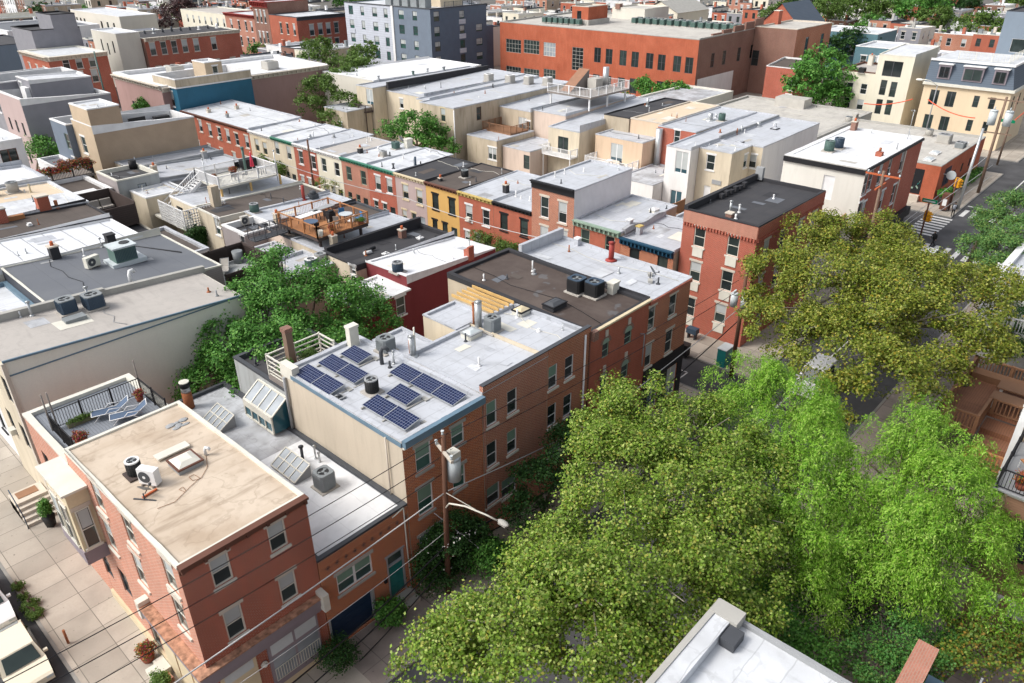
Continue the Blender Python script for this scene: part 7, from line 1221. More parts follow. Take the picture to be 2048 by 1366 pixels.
# ================================================================ trees
tree('plane_tree', 'big yellow green plane tree in front of the arched window house', (30, 15.5, 0), [cl(*a) for a in ((1215, 870, 9, 1.9), (1290, 840, 9.5, 2.3), (1400, 890, 9, 2.5), (1500, 960, 8.5, 2.1), (1240, 960, 8.5, 2.9), (1370, 1010, 8.5, 3.0), (1470, 1080, 8, 2.5))], 'lf_syc', .125, 13, .38, 17, trunk=.35, bark='barkpale', group='plane trees along the main road')
tree('plane_tree', 'big yellow green plane tree filling the bottom centre', (22, 12.5, 0), [cl(*a) for a in ((1235, 1080, 9, 2.5), (1130, 1140, 9, 1.9), (1030, 1240, 9, 1.9), (935, 1265, 8.5, 1.3), (880, 1345, 8.5, 1.5), (1010, 1330, 9, 2.4), (1150, 1240, 9.5, 2.7), (1300, 1180, 9, 2.8), (1400, 1180, 8, 2.4), (1230, 1330, 8, 2.6), (1470, 1170, 7.5, 1.9))], 'lf_syc', .12, 13, .38, 17, trunk=.35, bark='barkpale', group='plane trees along the main road')
tree('plane_tree', 'olive green plane tree hiding the right side of the black roofed corner house', (62, 17, 0), [cl(*a) for a in ((1625, 480, 9, 2.6), (1760, 490, 8.5, 2.7), (1555, 560, 8.5, 2.3), (1680, 580, 8.5, 3.5), (1800, 550, 8, 2.9), (1700, 500, 8.5, 2.8), (1570, 660, 7.5, 2.5), (1660, 700, 7.5, 2.8), (1540, 610, 7, 2))], 'lf_syc2', .16, 10, .42, 17, trunk=.4, bark='barkpale', group='plane trees along the main road')
tree('plane_tree', 'olive green plane tree beside the brown timber deck', (57, 12.8, 0), [cl(*a) for a in ((1870, 570, 8.5, 3.0), (1950, 610, 8, 2.7), (1830, 670, 8.5, 3.2), (1930, 690, 7.5, 2.4), (1990, 570, 7.5, 1.8), (1790, 610, 9, 2.8), (1760, 750, 7.5, 2.5), (1860, 750, 7, 2.1), (1740, 660, 8, 2.4), (1700, 790, 6.5, 1.8))], 'lf_syc2', .16, 10, .42, 17, trunk=.4, bark='barkpale', group='plane trees along the main road')
tree('willow', 'bright green curly willow left of the two', (33.5, 10.5, 0), [cl(*a) for a in ((1500, 760, 9, 1.9), (1575, 800, 9, 2.1), (1480, 850, 7.5, 2.0), (1580, 890, 8.5, 2.5), (1500, 960, 7.5, 2.2), (1600, 990, 8, 2.4), (1570, 1090, 7, 2.3), (1660, 1080, 6.5, 2.0), (1650, 1170, 5.5, 1.8), (1640, 880, 7, 1.6))], 'lf_willow', .12, 24, .46, 24, 'weep', .3, fill=.2, trunk=.25, group='curly willows')
tree('willow', 'bright green curly willow nearer the brown clapboard house', (32, 5.0, 0), [cl(*a) for a in ((1815, 865, 8.8, 1.7), (1890, 910, 8.6, 1.8), (1850, 835, 9, 1.1), (1780, 960, 8, 2.2), (1870, 1005, 8.5, 2.4), (1945, 985, 7.5, 1.5), (1790, 1060, 7.5, 2.4), (1900, 1110, 7.5, 2.4), (1970, 1060, 6.5, 1.4), (1770, 1160, 6, 1.9), (1850, 1190, 6, 1.9), (1960, 1150, 5.5, 1.4), (1700, 1010, 6.5, 1.5))], 'lf_willow', .12, 24, .46, 24, 'weep', .3, fill=.2, trunk=.25, group='curly willows')
tree('honey_locust', 'feathery blue green street tree at the right edge above the white rail', (84, 14, 0), [cl(*a) for a in ((1975, 450, 6.0, 1.7), (2030, 430, 7, 2.2), (1945, 500, 5.5, 1.5), (2000, 505, 6, 2.0), (2055, 480, 6.5, 2.2), (1995, 545, 5, 1.5))], 'lf_feather', .2, 14, .42, 17, asp=.5, trunk=.2)
tree('dark_yew', 'very dark evergreen behind the plane tree at the right edge', (61, 8.5, 0), [cl(*a) for a in ((2030, 650, 4, 2.0), (2020, 700, 3, 1.8), (2050, 700, 3.4, 1.8))], 'lf_dark', .16, 10, .4, 12, trunk=.15)
tree('holly', 'round dark green holly at the bottom right', (22.5, 3.9, 0), [cl(*a) for a in ((1790, 1300, 4.5, 1.6), (1740, 1340, 4, 1.3), (1850, 1260, 4, 1.4), (1780, 1370, 3.5, 1.4))], 'lf_holly', .1, 16, .3, 12, trunk=.12)
tree('crape_myrtle', 'loose green and orange leaved small tree in the bottom right corner', (24.2, 1.7, 0), [cl(*a) for a in ((1960, 1270, 5, 1.0), (2000, 1310, 4.5, 1.1), (1910, 1320, 4.5, .9), (2030, 1280, 4.2, .8))], 'lf_autumn', .12, 12, .3, 12, trunk=.08)
tree('garden_shrub', 'green climbing shrub directly behind the white parapet roof', (19.8, 5.4, 0), [cl(*a) for a in ((1500, 1210, 5.5, 1.1), (1560, 1260, 5, 1.2), (1620, 1310, 4.5, 1.1), (1540, 1200, 4, 1.2))], 'lf_green', .12, 16, .3, 12, trunk=.08)
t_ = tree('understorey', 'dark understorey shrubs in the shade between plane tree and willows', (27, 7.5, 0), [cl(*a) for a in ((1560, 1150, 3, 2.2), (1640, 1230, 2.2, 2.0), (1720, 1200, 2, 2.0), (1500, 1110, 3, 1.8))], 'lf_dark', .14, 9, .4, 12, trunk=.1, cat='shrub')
tree('cherry_tree', 'dense green garden tree in front of the pale blank wall', (22.5, 40.8, 0), [cl(*a) for a in ((450, 690, 6.2, 2.0), (515, 610, 8.0, 2.1), (420, 765, 4.8, 1.7), (520, 710, 6.5, 2.6), (590, 600, 8.4, 2.4), (530, 535, 9.4, 1.2), (560, 510, 9.6, .8), (595, 700, 6.8, 2.7), (495, 800, 4.0, 2.0), (675, 600, 7.6, 2.1), (670, 680, 5.8, 2.3), (750, 640, 5.6, 1.7), (735, 600, 6.2, 1.2), (640, 555, 8.4, 1.2), (405, 650, 6.9, 1.0), (400, 700, 6.0, 1.0), (440, 620, 7.4, .9))], 'lf_green', .17, 13, .42, 15, trunk=.3, fill=.3)
tree('garden_tree', 'round dark green tree behind the white row roofs', (74, 88, 0), [cl(*a) for a in ((830, 250, 6, 2.8), (790, 262, 5, 2.0), (868, 280, 4, 2.3), (840, 290, 4, 2.2), (895, 300, 3, 1.6))], 'lf_green', .3, 8, .55, 13)
tree('garden_tree', 'yellow green tree standing right of the pink hall', (74, 113, 0), [cl(*a) for a in ((640, 185, 7, 3.2), (625, 215, 5, 2.6), (690, 215, 5, 3), (670, 245, 3.5, 2.4))], 'lf_mid', .34, 7, .6, 13)
tree('garden_tree', 'taller green tree between pink hall and apartment block', (100, 138, 0), [cl(*a) for a in ((700, 150, 7, 4), (730, 125, 8, 4), (690, 175, 6, 3.6), (640, 108, 8, 3.4), (620, 110, 7, 3))], 'lf_mid', .42, 6, .7, 13)
tree('street_shrub', 'loose yellowish shrub trees in front of the cream row houses', (49.5, 84, 0), [cl(*a) for a in ((545, 325, 2.5, 1.8), (560, 345, 2.2, 1.5), (525, 335, 1.8, 1.4))], 'lf_mid', .22, 8, .4, 12, trunk=.1); tree('street_shrub', 'thin reddish street tree in front of the salmon row house', (49.2, 74, 0), [cl(*a) for a in ((650, 370, 2.2, 1.4), (680, 380, 2.2, 1.5), (715, 395, 1.6, 1.2), (690, 362, 2.6, 1))], 'lf_autumn', .18, 5, .4, 10, trunk=.1)
tree('street_shrub', 'yellow green street tree in front of the tall brick row house', (49.3, 48, 0), [cl(*a) for a in ((985, 495, 2.5, 1.3), (1010, 510, 2.5, 1.4), (960, 480, 2.2, 1.1), (1035, 520, 2.2, 1.0))], 'lf_mid', .16, 10, .35, 12, trunk=.1)
tree('garden_tree', 'small tree beside the pink hall wall', (66, 113.5, 0), [cl(*a) for a in ((520, 205, 4, 2.2), (500, 185, 4, 1.6))], 'lf_mid', .3, 6, .5, 12, trunk=.12); tree('ivy', 'ivy patch covering the pink hall side wall', (50.1, 126, 0), [(50.2, 126, 4.5, .4, 2.4, 3)], 'lf_green', .3, 8, .4, 12, trunk=.05, cat='climber')
x, y = P(1310, 190, 2.5); tree('wall_creeper', 'bushy green creeper against the orange school wall', (128, 84, 0), [cl(*a) for a in ((1280, 180, 3, 2.4), (1310, 188, 3, 2.6), (1350, 185, 3.5, 2.4), (1340, 200, 2, 2.2), (1290, 160, 5, 1.0))], 'lf_green', .36, 6, .55, 12, trunk=.15)
tree('broadleaf_tree', 'tall dark green tree left of the low cream house', (138, 57, 0), [cl(*a) for a in ((1640, 130, 8.5, 3.6), (1625, 165, 7, 4.2), (1660, 165, 6.5, 4.0), (1630, 200, 4, 4.2), (1655, 205, 3.5, 3.6))], 'lf_green', .45, 5.5, .7, 13, trunk=.3)
FT = [  # far trees: px,py,z,r,mat,label
 (1695, 95, 7, 6, 'lf_dark', 'dark rounded tree before the slate blue houses'), (1600, 120, 5, 3.5, 'lf_green', 'smaller green tree beyond the red brick school wing'),
 (1560, 35, 7, 6, 'lf_mid', 'light green tree by the gabled red church roof'), (1655, 25, 9, 6.5, 'lf_mid', 'broad green tree right of the church roof'), (1715, 20, 9, 8, 'lf_mid', 'yellow green tree in the top right group'), (1770, 30, 8, 7, 'lf_mid', 'mid green tree in the centre of the top right group'),
 (1840, 25, 9, 8, 'lf_green', 'green tree behind the white railed houses'), (1900, 15, 9, 9, 'lf_dark', 'darkest tree of the top right group'), (1955, 62, 7, 7, 'lf_mid', 'yellow green rounded tree near the dark modern house'), (2000, 75, 6, 6, 'lf_mid', 'green tree touching the dark modern house'), (1985, 110, 3, 3, 'lf_dark', 'small dark tree behind the mansard roof'),
 (85, 30, 6, 6, 'lf_dark', 'dark green tree behind the white rendered block'), (60, 15, 6, 5, 'lf_green', 'green tree at the top left among red fronts'), (175, 28, 5, 4, 'lf_green', 'small green tree before the long cream building'), (370, 35, 7, 8, 'lf_plum', 'plum coloured tree at the top left'), (295, 28, 6, 5, 'lf_green', 'green tree left of the plum coloured one'), (330, 32, 6, 5, 'lf_green', 'second green tree beside the plum coloured one'),
 (1690, 8, 9, 8, 'lf_green', 'green tree at the top edge right of the church'), (1800, 6, 9, 9, 'lf_green', 'green tree on the top edge above the teal sided house'), (1740, 55, 6, 5, 'lf_green', 'lower green tree behind the teal sided house'), (1625, 60, 5, 5, 'lf_green', 'green tree in front of the church wing'), (1600, 12, 8, 7, 'lf_dark', 'dark tree on the top edge behind the church'), (1870, 45, 7, 6, 'lf_mid', 'light green tree between the dark tree and the white houses'),
 (655, 5, 8, 8, 'lf_green', 'green tree on the top edge behind the red corner block'), (1050, 8, 7, 6, 'lf_green', 'green tree behind the small white roofs at the top'), (400, 5, 6, 6, 'lf_green', 'green tree on the top edge above the cream row'), (500, 3, 6, 6, 'lf_green', 'green tree on the top edge above the ornate house'), (520, 105, 4, 3, 'lf_green', 'green street tree beneath the brown brick house'),
 (740, 6, 7, 6, 'lf_mid', 'green tree behind the left end of the apartment block'), (2040, 8, 7, 7, 'lf_mid', 'green tree in the top right corner'), (1500, 5, 7, 7, 'lf_mid', 'green tree on the top edge left of the church'), (470, 112, 3, 3, 'lf_green', 'green tree by the dark red terrace end'), (25, 400-300+0, 4, 2.5, 'lf_mid', 'small bush by the black walled house')]
for px, py, z, r, mt, lb in FT:
    x, y = P(px, py, z); tree('broadleaf_tree', lb, (x, y, 0), [(x, y, z, r*.7, r*.7, r*.62), (x+r*.45, y-r*.4, z-.8, r*.55, r*.55, r*.5), (x-r*.45, y+r*.4, z-.6, r*.55, r*.55, r*.5), (x-r*.1, y-r*.2, z+r*.35, r*.4, r*.4, r*.35)], mt, .55, 4.2, .9, 12, trunk=.3, fill=.2)
# ================================================================ poles, lamps, signals
def pole(label, x, y, h, top=None, r=.16, mat='polewood', name='utility_pole', group='utility poles'):
    t = T(name, label, 'pole', (x, y, 0), group); tx, ty = top or (x, y); MB().tube([(x, y, 0), (tx, ty, h)], [r, r*.7], 12).build('shaft', mat, t); return t
def transformer(t, x, y, z, mat='glazed', s=1):
    b = MB().cyl(x, y, z, z+1.0*s, .27*s, n=18).cyl(x, y, z+1.0*s, z+1.08*s, .3*s, .22*s, 18); b.cyl(x+.1, y, z+1.08*s, z+1.3*s, .05, n=8).cyl(x-.12, y, z+1.08*s, z+1.3*s, .05, n=8); b.build('transformer', mat, t)
pz = PY(897, 862, 21.5)[1]
p1 = pole('brown utility pole with grey transformer and curved lamp arm in front of the solar house', 18.25, 21.5, pz, (18.55, 21.5)); MB().beam((18.2, 21.5-.9, pz-.95), (18.7, 22.2, pz-.95), .12, .14).build('crossarm', 'stone', p1)
b = MB()
for q in ((18.5, 21.5, pz), (18.25, 20.7, pz-.88), (18.6, 22.1, pz-.88)): b.cyl(q[0], q[1], q[2], q[2]+.16, .07, .04, 8).cyl(q[0], q[1], q[2]+.16, q[2]+.22, .08, n=8)
b.build('insulator', 'glazed', p1); transformer(p1, 18.95, 21.35, pz-2.75, 'glazed', 1.25); MB().box(18.7, 21.1, pz-1.6, 19.2, 21.6, pz-1.1).tube([(18.6, 21.3, pz-.9), (18.9, 21.1, pz-1.2), (19.2, 21.3, pz-1.7)], .03, 6).build('cutout_switch', 'offwhite', p1)
zl = PY(897, 1005, 21.5)[1]; MB().tube([(18.35, 21.4, zl-.1), (18.4, 21.2, zl+.25), (18.7, 20.4, zl+.35), (19.1, 19.4, zl+.15), (19.3, 18.9, zl-.02)], .045, 8).beam((18.4, 21.4, zl+.8), (18.9, 19.9, zl+.3), .03).build('lamp_arm', 'offwhite', p1)
MB().sphere((19.42, 18.62, zl-.08), (.17, .36, .1), 0, 12, 6).box(19.3, 18.4, zl-.2, 19.52, 18.85, zl-.12).build('lamp_head', 'greystone', p1)
t4 = PY(1490, 545, 21.2); p4 = pole('dark utility pole with drum transformers beside the plane tree', 47.6, 21.2, t4[1], (t4[0]+.3, 21.2), .17); transformer(p4, t4[0]-.1, 20.85, t4[1]-2.6); transformer(p4, t4[0]+.2, 21.8, t4[1]-2.9)
zz = 10.2
p2 = pole('tall weathered pole with two transformers and crossarms at the right edge', 110.7, 19.9, 12.0, (110.9, 19.9), .2, 'wornwood'); transformer(p2, 110.4, 20.7, 8.6, 'glazed', 1.7); transformer(p2, 110.9, 19.1, 8.6, 'glazed', 1.7)
MB().beam((110.9, 17.9, 11.6), (110.9, 21.9, 11.6), .14).beam((110.9, 18.2, 7.6), (110.9, 21.6, 7.6), .12).build('crossarm', 'wornwood', p2)
qx_, qz_ = PY(1768, 342, 20.4); p3 = pole('reddish pole with tilted crossarms before the bright white roof shop', qx_+.5, 20.4, qz_, (qx_, 20.4), .17, 'wornwood'); MB().beam((qx_, 18.9, qz_-.4), (qx_, 21.9, qz_-.4), .14).beam((qx_-1.3, 20.4, qz_-1.4), (qx_+1.3, 20.4, qz_-1.4), .14).build('crossarm', 'orangeclay', p3); b = MB()
for i in range(4): b.cyl(qx_, 19.0+i*.9, qz_-.33, qz_-.1, .08, n=8)
b.build('insulator', 'glazed', p3)
p5 = pole('slim pole with a street lamp and green street sign at the far corner', 127.0, 21.5, 9.5, (127.3, 21.5), .15, 'wornwood'); MB().box(126.9, 20.9, 6.0, 127.05, 22.9, 6.4).build('street_sign', 'signgreen', p5)
p6 = pole('slim pole with a curved lamp in front of the cream tall house', 133, 33.5, 9.0, None, .1, 'grey'); MB().tube([(133, 33.5, 8.9), (132.6, 34.6, 9.6), (132.4, 35.6, 9.7)], .06, 6).sphere((132.3, 36, 9.6), (.3, .6, .2)).build('lamp_head', 'offwhite', p6)
p7_ = pole('plain pole standing among the row houses above the narrow street', 46.2, 73.5, PX(688, 300, 46.2)[1], None, .14); MB().tube([(46.2, 73.3, 4.6), (46.6, 71.5, 5.3), (46.9, 70, 5.2)], .05, 6).sphere((46.9, 69.8, 5.2), (.15, .35, .1)).build('lamp_head', 'offwhite', p7_)
p8 = pole('green grey pole in front of the red arched building', 46.0, 128.5, 14.5, None, .16, 'ac_green')
def signal(label, x, y, h, zsig, sign=None):
    t = T('traffic_signal', label, 'traffic light', (x, y, 0), 'traffic signals at the crossing'); MB().cyl(x, y, 0, h, .09, n=10).build('shaft', 'brownpaint', t)
    for dx, dy in ((.3, .05), (-.05, -.32)):
        MB().box(x+dx-.18, y+dy-.18, zsig, x+dx+.18, y+dy+.18, zsig+1.05).build('signal_head', 'yellow', t); b = MB()
        for i in range(3): b.tube([(x+dx, y+dy-.18, zsig+.18+.33*i), (x+dx, y+dy-.36, zsig+.18+.33*i)], .12, 10).tube([(x+dx-.18, y+dy, zsig+.18+.33*i), (x+dx-.36, y+dy, zsig+.18+.33*i)], .12, 10)
        b.build('signal_hood', 'yellow', t)
    if sign: MB().box(x-.06, y-.75, h-.1, x+.06, y+.75, h+.3).build('street_sign', 'signgreen', t); MB().box(x-.075, y-.6, h+.02, x-.061, y+.6, h+.16).build('sign_lettering', 'glazed', t)
    return t
signal('near yellow traffic signal under the green street sign by the crosswalk', 87.8, 20.0, 4.3, 2.2, 1); signal('far yellow traffic signal on the corner by the grey pole', 100.6, 20.6, 4.0, 2.9)
pg = pole('leaning galvanised pole behind the far traffic signal', 101.8, 19.95, 9.5, (103.2, 19.95), .2, 'steel')
t = T('news_box', 'dark kiosk box with a pale poster beside the far traffic signal', 'kiosk', (100.3, 21.2, 0)); MB().box(99.7, 20.7, .2, 100.7, 21.5, 2.1).build('box_body', 'brownpaint', t); MB().box(99.66, 20.85, .7, 99.695, 21.3, 1.5).build('poster', 'white', t)
for i, (x, y) in enumerate(((103.3, 21.7), (102.3, 22.0))): pottedplant((x, y, 0), ('left' if i else 'right')+' tall dark planter with palm like leaves by the orange building', .5, .9, 'lf_green', 'potblack', 1.0, .3, 10)
t = T('pavement_bench', 'dark blue bench along the orange building', 'bench', (107, 22.2, 0)); MB().box(105.6, 21.9, .4, 108.4, 22.5, .55).box(105.6, 22.5, .55, 108.4, 22.6, 1.0).build('seat', 'ac_blue', t)
for i in range(5): shrub(('first', 'second', 'third', 'fourth', 'fifth')[i]+' clipped bush in the row along the orange building', 111+i*1.9, 22.1, .6, 1.2, 'lf_green', .16, 10, group='bushes along the orange building')
x, y = P(1555, 0, 5)
# wires
def lw(label, a, b, y1=21.5, y2=21.5, r=.018, mat='cableb', sag=.25): p = PY(*a, y1); q = PY(*b, y2); wire(label, [(p[0], y1, p[1]), (q[0], y2, q[1])], r, mat, sag)
lw('uppermost wire from the pole towards the lower left', (-60, 1400), (897, 866)); lw('second wire from the pole crossing the white garage roof', (0, 1420), (880, 915), 20.7, 20.7); lw('third wire from the pole crossing the garage front', (60, 1440), (912, 930), 22.1, 22.1)
lw('bright service cable sweeping down past the garage window', (300, 1400), (893, 983), r=.035, mat='cablew', sag=.1); lw('bright service cable rising to the arched window house', (893, 983), (1135, 872), 21.5, 22.8, .03, 'cablew', .05)
lw('thick black cable low across the garage door', (560, 1366+20), (893, 1090), r=.04); lw('second thick black cable just below it', (590, 1400), (893, 1110), r=.035); lw('thin wire low over the garage window', (430, 1400), (893, 1062), r=.015, mat='cablew'); lw('lowest thick black cable over the driveway', (640, 1400), (893, 1130), r=.03)
lw('thick black cable from the pole into the plane tree', (893, 1085), (1240, 905), r=.045, sag=.1); lw('second thick cable from the pole into the plane tree', (893, 1105), (1260, 920), r=.04, sag=.1); lw('black cable between the plane tree and the leaning pole', (1180, 905), (1478, 640), r=.04, sag=.1)
lw('thin wire from the pole top along the brick houses', (900, 866), (1478, 560), sag=.3); lw('thin wire parallel below the first along the brick houses', (900, 900), (1480, 580), sag=.3); lw('bright cable above the teal cabinet', (1180, 850), (1500, 600), r=.03, mat='cablew', sag=.05)
lw('guy wire crossing in front of the flowering creeper', (868, 1026), (1080, 1190), 22.6, 19.0, .02, 'cablew', 0)
for i, (a, b) in enumerate((((1660, 560), (1985, 350)), ((1640, 560), (1985, 330)), ((1600, 600), (1990, 300)))): lw(('lower', 'middle', 'upper')[i]+' wire running along the main road at the right', a, b, 20.2, 20.2, .03, 'cablew', .3)
wire('orange sheathed wire left part by the cream tall house', [(*P(1728, 207, 8.0), 8.0), (*P(1826, 198, 9.0), 9.0)], .075, 'orangetape', .4, name='orange_sleeve'); wire('orange sheathed wire sagging across the mansard house', [(*P(1856, 199, 9.0), 9.0), (*P(1950, 236, 8.0), 8.0)], .075, 'orangetape', .5, name='orange_sleeve'); wire('orange sheathed wire at the right edge', [(*P(2030, 240, 8.0), 8.0), (*P(2060, 215, 8.5), 8.5)], .075, 'orangetape', 0, name='orange_sleeve')
wire('white telephone wire sagging over the colourful row', [(41, 74, 9.0), (48.6, 60, 5.6), (49.0, 40, 5.8)], .035, 'cablew', .4)
# ================================================================ vehicles and people
def car(label, loc, rz, paint, L=4.5, W=1.8, H=1.5, suv=False, ra=.22, rb=.36):
    t = T('parked_car', label, 'car', loc, None, rz); h1 = .85 if suv else .75; z0 = .28
    prof = [(-L/2, z0+.1), (-L/2, h1-.05), (-L/2+.15, h1+.02), (-L*.24, h1+.08), (-L*.10, H), (L*(.40 if suv else ra), H), (L*(.46 if suv else rb), h1+.12), (L/2-.1, h1+.05), (L/2, h1-.15), (L/2, z0+.05)]
    b = MB(); n = len(prof)
    def wd(z, x): e = 1-.10*max(0, (abs(x)-L*.33)/(L*.17)); return W/2*e if z <= h1+.1 else W/2*(1-.22*(z-h1-.1)/(H-h1))*e
    for k in range(n-1):
        (xa, za), (xb, zb_) = prof[k], prof[k+1]; b.quad((xa, -wd(za, xa), za), (xb, -wd(zb_, xb), zb_), (xb, wd(zb_, xb), zb_), (xa, wd(za, xa), za))
    for s_ in (-1, 1):
        low = [(x, z) for x, z in prof]
        b.quad((-L/2, s_*wd(0, -L/2), z0+.1), (-L/2+.15, s_*wd(0, -L/2), h1), (L/2-.1, s_*wd(0, L/2), h1), (L/2, s_*wd(0, L/2), z0+.05))
        top = [(-L/2+.15, h1), (-L*.24, h1+.08), (-L*.10, H), (L*(.40 if suv else ra), H), (L*(.46 if suv else rb), h1+.12), (L/2-.1, h1)]
        i = len(b.v); b.v += [(x, s_*wd(z, x), z) for x, z in top]; b.f.append(tuple(range(i, i+6))); b.m.append(0); b.sm.append(False)
    b.build('body', paint, None).parent = t
    g = MB(); g.quad((-L*.235, -W*.40, h1+.12), (-L*.235, W*.40, h1+.12), (-L*.112, W*.35, H-.05), (-L*.112, -W*.35, H-.05)); 
    for q in range(len(g.v)): v = g.v[q]; g.v[q] = (v[0]-.02, v[1], v[2]+.02)
    g.build('windscreen', 'glass', None).parent = t
    xa_, xb_ = (L*.46, L*.40) if suv else (L*rb, L*ra); MB().quad((xa_-.01+.03, -W*.38, h1+.17), (xa_-.01+.03, W*.38, h1+.17), (xb_+.06, W*.34, H-.03), (xb_+.06, -W*.34, H-.03)).build('rear_window', 'glass', None).parent = t
    for s_ in (-1, 1):
        y1 = wd(h1+.12, 0)*s_+.012*s_; y2 = wd(H-.08, 0)*s_+.012*s_; MB().quad((-L*.21, y1, h1+.14), (L*.30, y1, h1+.14), (L*.22, y2, H-.08), (-L*.10, y2, H-.08)).build('side_window', 'glass', None).parent = t
        MB().box(-L/2-.01, s_*W*.28, h1-.2, -L/2+.08, s_*W*.44, h1-.06).build('headlight', 'glazed', None).parent = t; MB().box(-L*.2, s_*(W/2), h1+.1, -L*.17, s_*(W/2+.18), h1+.22).build('mirror', paint, None).parent = t
        for xx in (-L*.32, L*.32):
            w_ = MB().tube([(xx, s_*(W/2-.2), .32), (xx, s_*(W/2+.01), .32)], .32, 20).build('wheel', 'tyre', None); w_.parent = t; r_ = MB().tube([(xx, s_*(W/2+.008), .32), (xx, s_*(W/2+.02), .32)], .19, 14).build('rim', 'steel', None); r_.parent = w_
    return t
car('white estate car parked at the left picture edge', (1.65, 37.9, -.13), radians(90), 'carwhite', 4.6, 1.85, 1.65, True); car('cream saloon parked in front of the white car', (1.75, 33.1, -.13), radians(90), 'carcream', 4.4, 1.8, 1.42, False, .27, .46); x, y = P(1855, 515, .5); car('white car half hidden by leaves near the crosswalk', (x, y, -.13), radians(180), 'carwhite', 4.6, 1.8, 1.6, True)
for px, py, lb in ((1630, 760, 'white parked van glimpsed through the plane tree'), (1990, 545, 'white parked car glimpsed below the feathery tree')): x, y = P(px, py, .5); car(lb, (x, y, -.13), 0, 'carwhite', 4.8, 1.9, 1.9, True)
def person(label, loc, rz, pose, top, legs, pack=False):
    t = T('person', label, 'person', loc, None, rz)
    hip = (0, 0, .92); ch = (.03, 0, 1.35); nk = (.04, 0, 1.5); hd = (.06, 0, 1.64)
    V = [hip, (0, 0, 1.12), ch, nk, (.05, 0, 1.6), (.06, 0, 1.72), (0, .1, .88), (pose[0]*.5, .1, .5), (pose[0], .1, .07), (pose[0]+.13, .1, .03), (0, -.1, .88), (pose[1]*.5+.06, -.1, .5), (pose[1], -.1, .07), (pose[1]+.13, -.1, .03), (.02, .2, 1.4), (-.08, .26, 1.12), (.02, .27, .9), (.02, -.2, 1.4), (.12, -.26, 1.12), (.25, -.25, .95)]
    E = [(0, 1), (1, 2), (2, 3), (3, 4), (4, 5), (0, 6), (6, 7), (7, 8), (8, 9), (0, 10), (10, 11), (11, 12), (12, 13), (2, 14), (14, 15), (15, 16), (2, 17), (17, 18), (18, 19)]
    R = [.15, .13, .16, .06, .09, .09, .10, .07, .05, .05, .10, .07, .05, .05, .07, .05, .04, .07, .05, .04]
    o = skinfig('body', V, E, R, legs, t); 
    tp = MB(); tp.tube([(0, 0, .9), (0, 0, 1.12), (.03, 0, 1.36), (.03, 0, 1.47)], [.20, .18, .23, .12], 12); a = tp.build('jacket', top, None); a.parent = t
    h = MB().sphere((.065, 0, 1.70), (.115, .10, .085), 0, 12, 6).build('hair', 'black', None); h.parent = t; f = MB().sphere((.085, 0, 1.63), (.095, .08, .11), 0, 12, 8).sphere((.18, 0, 1.62), .02).build('face', 'skin', None); f.parent = t
    if pack: p = MB().sphere((-.18, 0, 1.22), (.13, .17, .24), 0, 12, 8).build('backpack', 'ac_dark', None); p.parent = t
    for hnd in ((.02, .27, .85), (.27, -.25, .92)):
        b = MB().sphere(hnd, (.035, .03, .05), 0, 8, 6)
        for k in range(4): b.tube([(hnd[0]-.025+.017*k, hnd[1], hnd[2]-.03), (hnd[0]-.02+.018*k, hnd[1], hnd[2]-.085+.008*abs(k-1.5))], .008, 5)
        b.tube([(hnd[0]+.03, hnd[1], hnd[2]), (hnd[0]+.055, hnd[1], hnd[2]-.03)], .008, 5); q = b.build('hand', 'skin', None); q.parent = t
    return t
x, y = P(1864, 493, -.13); person('person in black with a dark backpack striding across the crosswalk', (x, y, -.13), radians(150), (.5, -.38), 'cloth_black', 'cloth_black', True)
x, y = P(1904, 433, 0); person('person in a light grey top and dark trousers waiting at the kerb', (x, y, 0), radians(200), (.18, -.12), 'cloth_grey', 'cloth_black')
# front steps, planter and rail at the pale wall house
t = T('front_steps', 'stone front steps with brown doormat beside the pale wall house', 'steps', (6, 45, 0)); b = MB()
for i in range(5): b.box(5.2+.0, 42.9+.32*i, 0, 6.95, 45.5, .19*(i+1))
b.build('steps', 'stone', t); MB().box(5.5, 44.6, .96, 6.6, 45.3, .98).build('doormat', 'brownwood', t); b = MB().tube([(5.2, 42.8, .9), (5.2, 44.5, 1.9)], .03, 6).tube([(5.2, 42.8, 0), (5.2, 42.8, .9)], .03, 6); b.build('handrail', 'ac_blue', t)
t = T('tapered_planter', 'tall black tapered planter with clipped conifer at the steps', 'planter', (6.2, 42.1, 0)); MB().cyl(6.2, 42.1, 0, .8, .25, .36, 4).build('pot', 'potblack', t); A = foliage([(6.2, 42.1, 1.2, .28, .28, .6)], .09, 40, .15, 9); A[0] -= np.array([6.2, 42.1, 0]); inst('foliage', leaf_mesh('foliage', 'lf_green', *A), t, (0, 0, 0))
t = T('kerb_post', 'short rusty post at the kerb', 'post', (3.7, 32.7, 0)); MB().cyl(3.7, 32.7, 0, .9, .06, n=8).build('shaft', 'rust', t)
for i, (yy, r) in enumerate(((38.3, .25), (36.5, .35), (35.7, .3), (37.3, .18))): shrub('tuft of weeds growing along the kerb', 3.25, yy, r, .3, 'lf_mid', .07, 30, 'weeds', 'weeds', group='weeds along the kerb', tuft=.12)
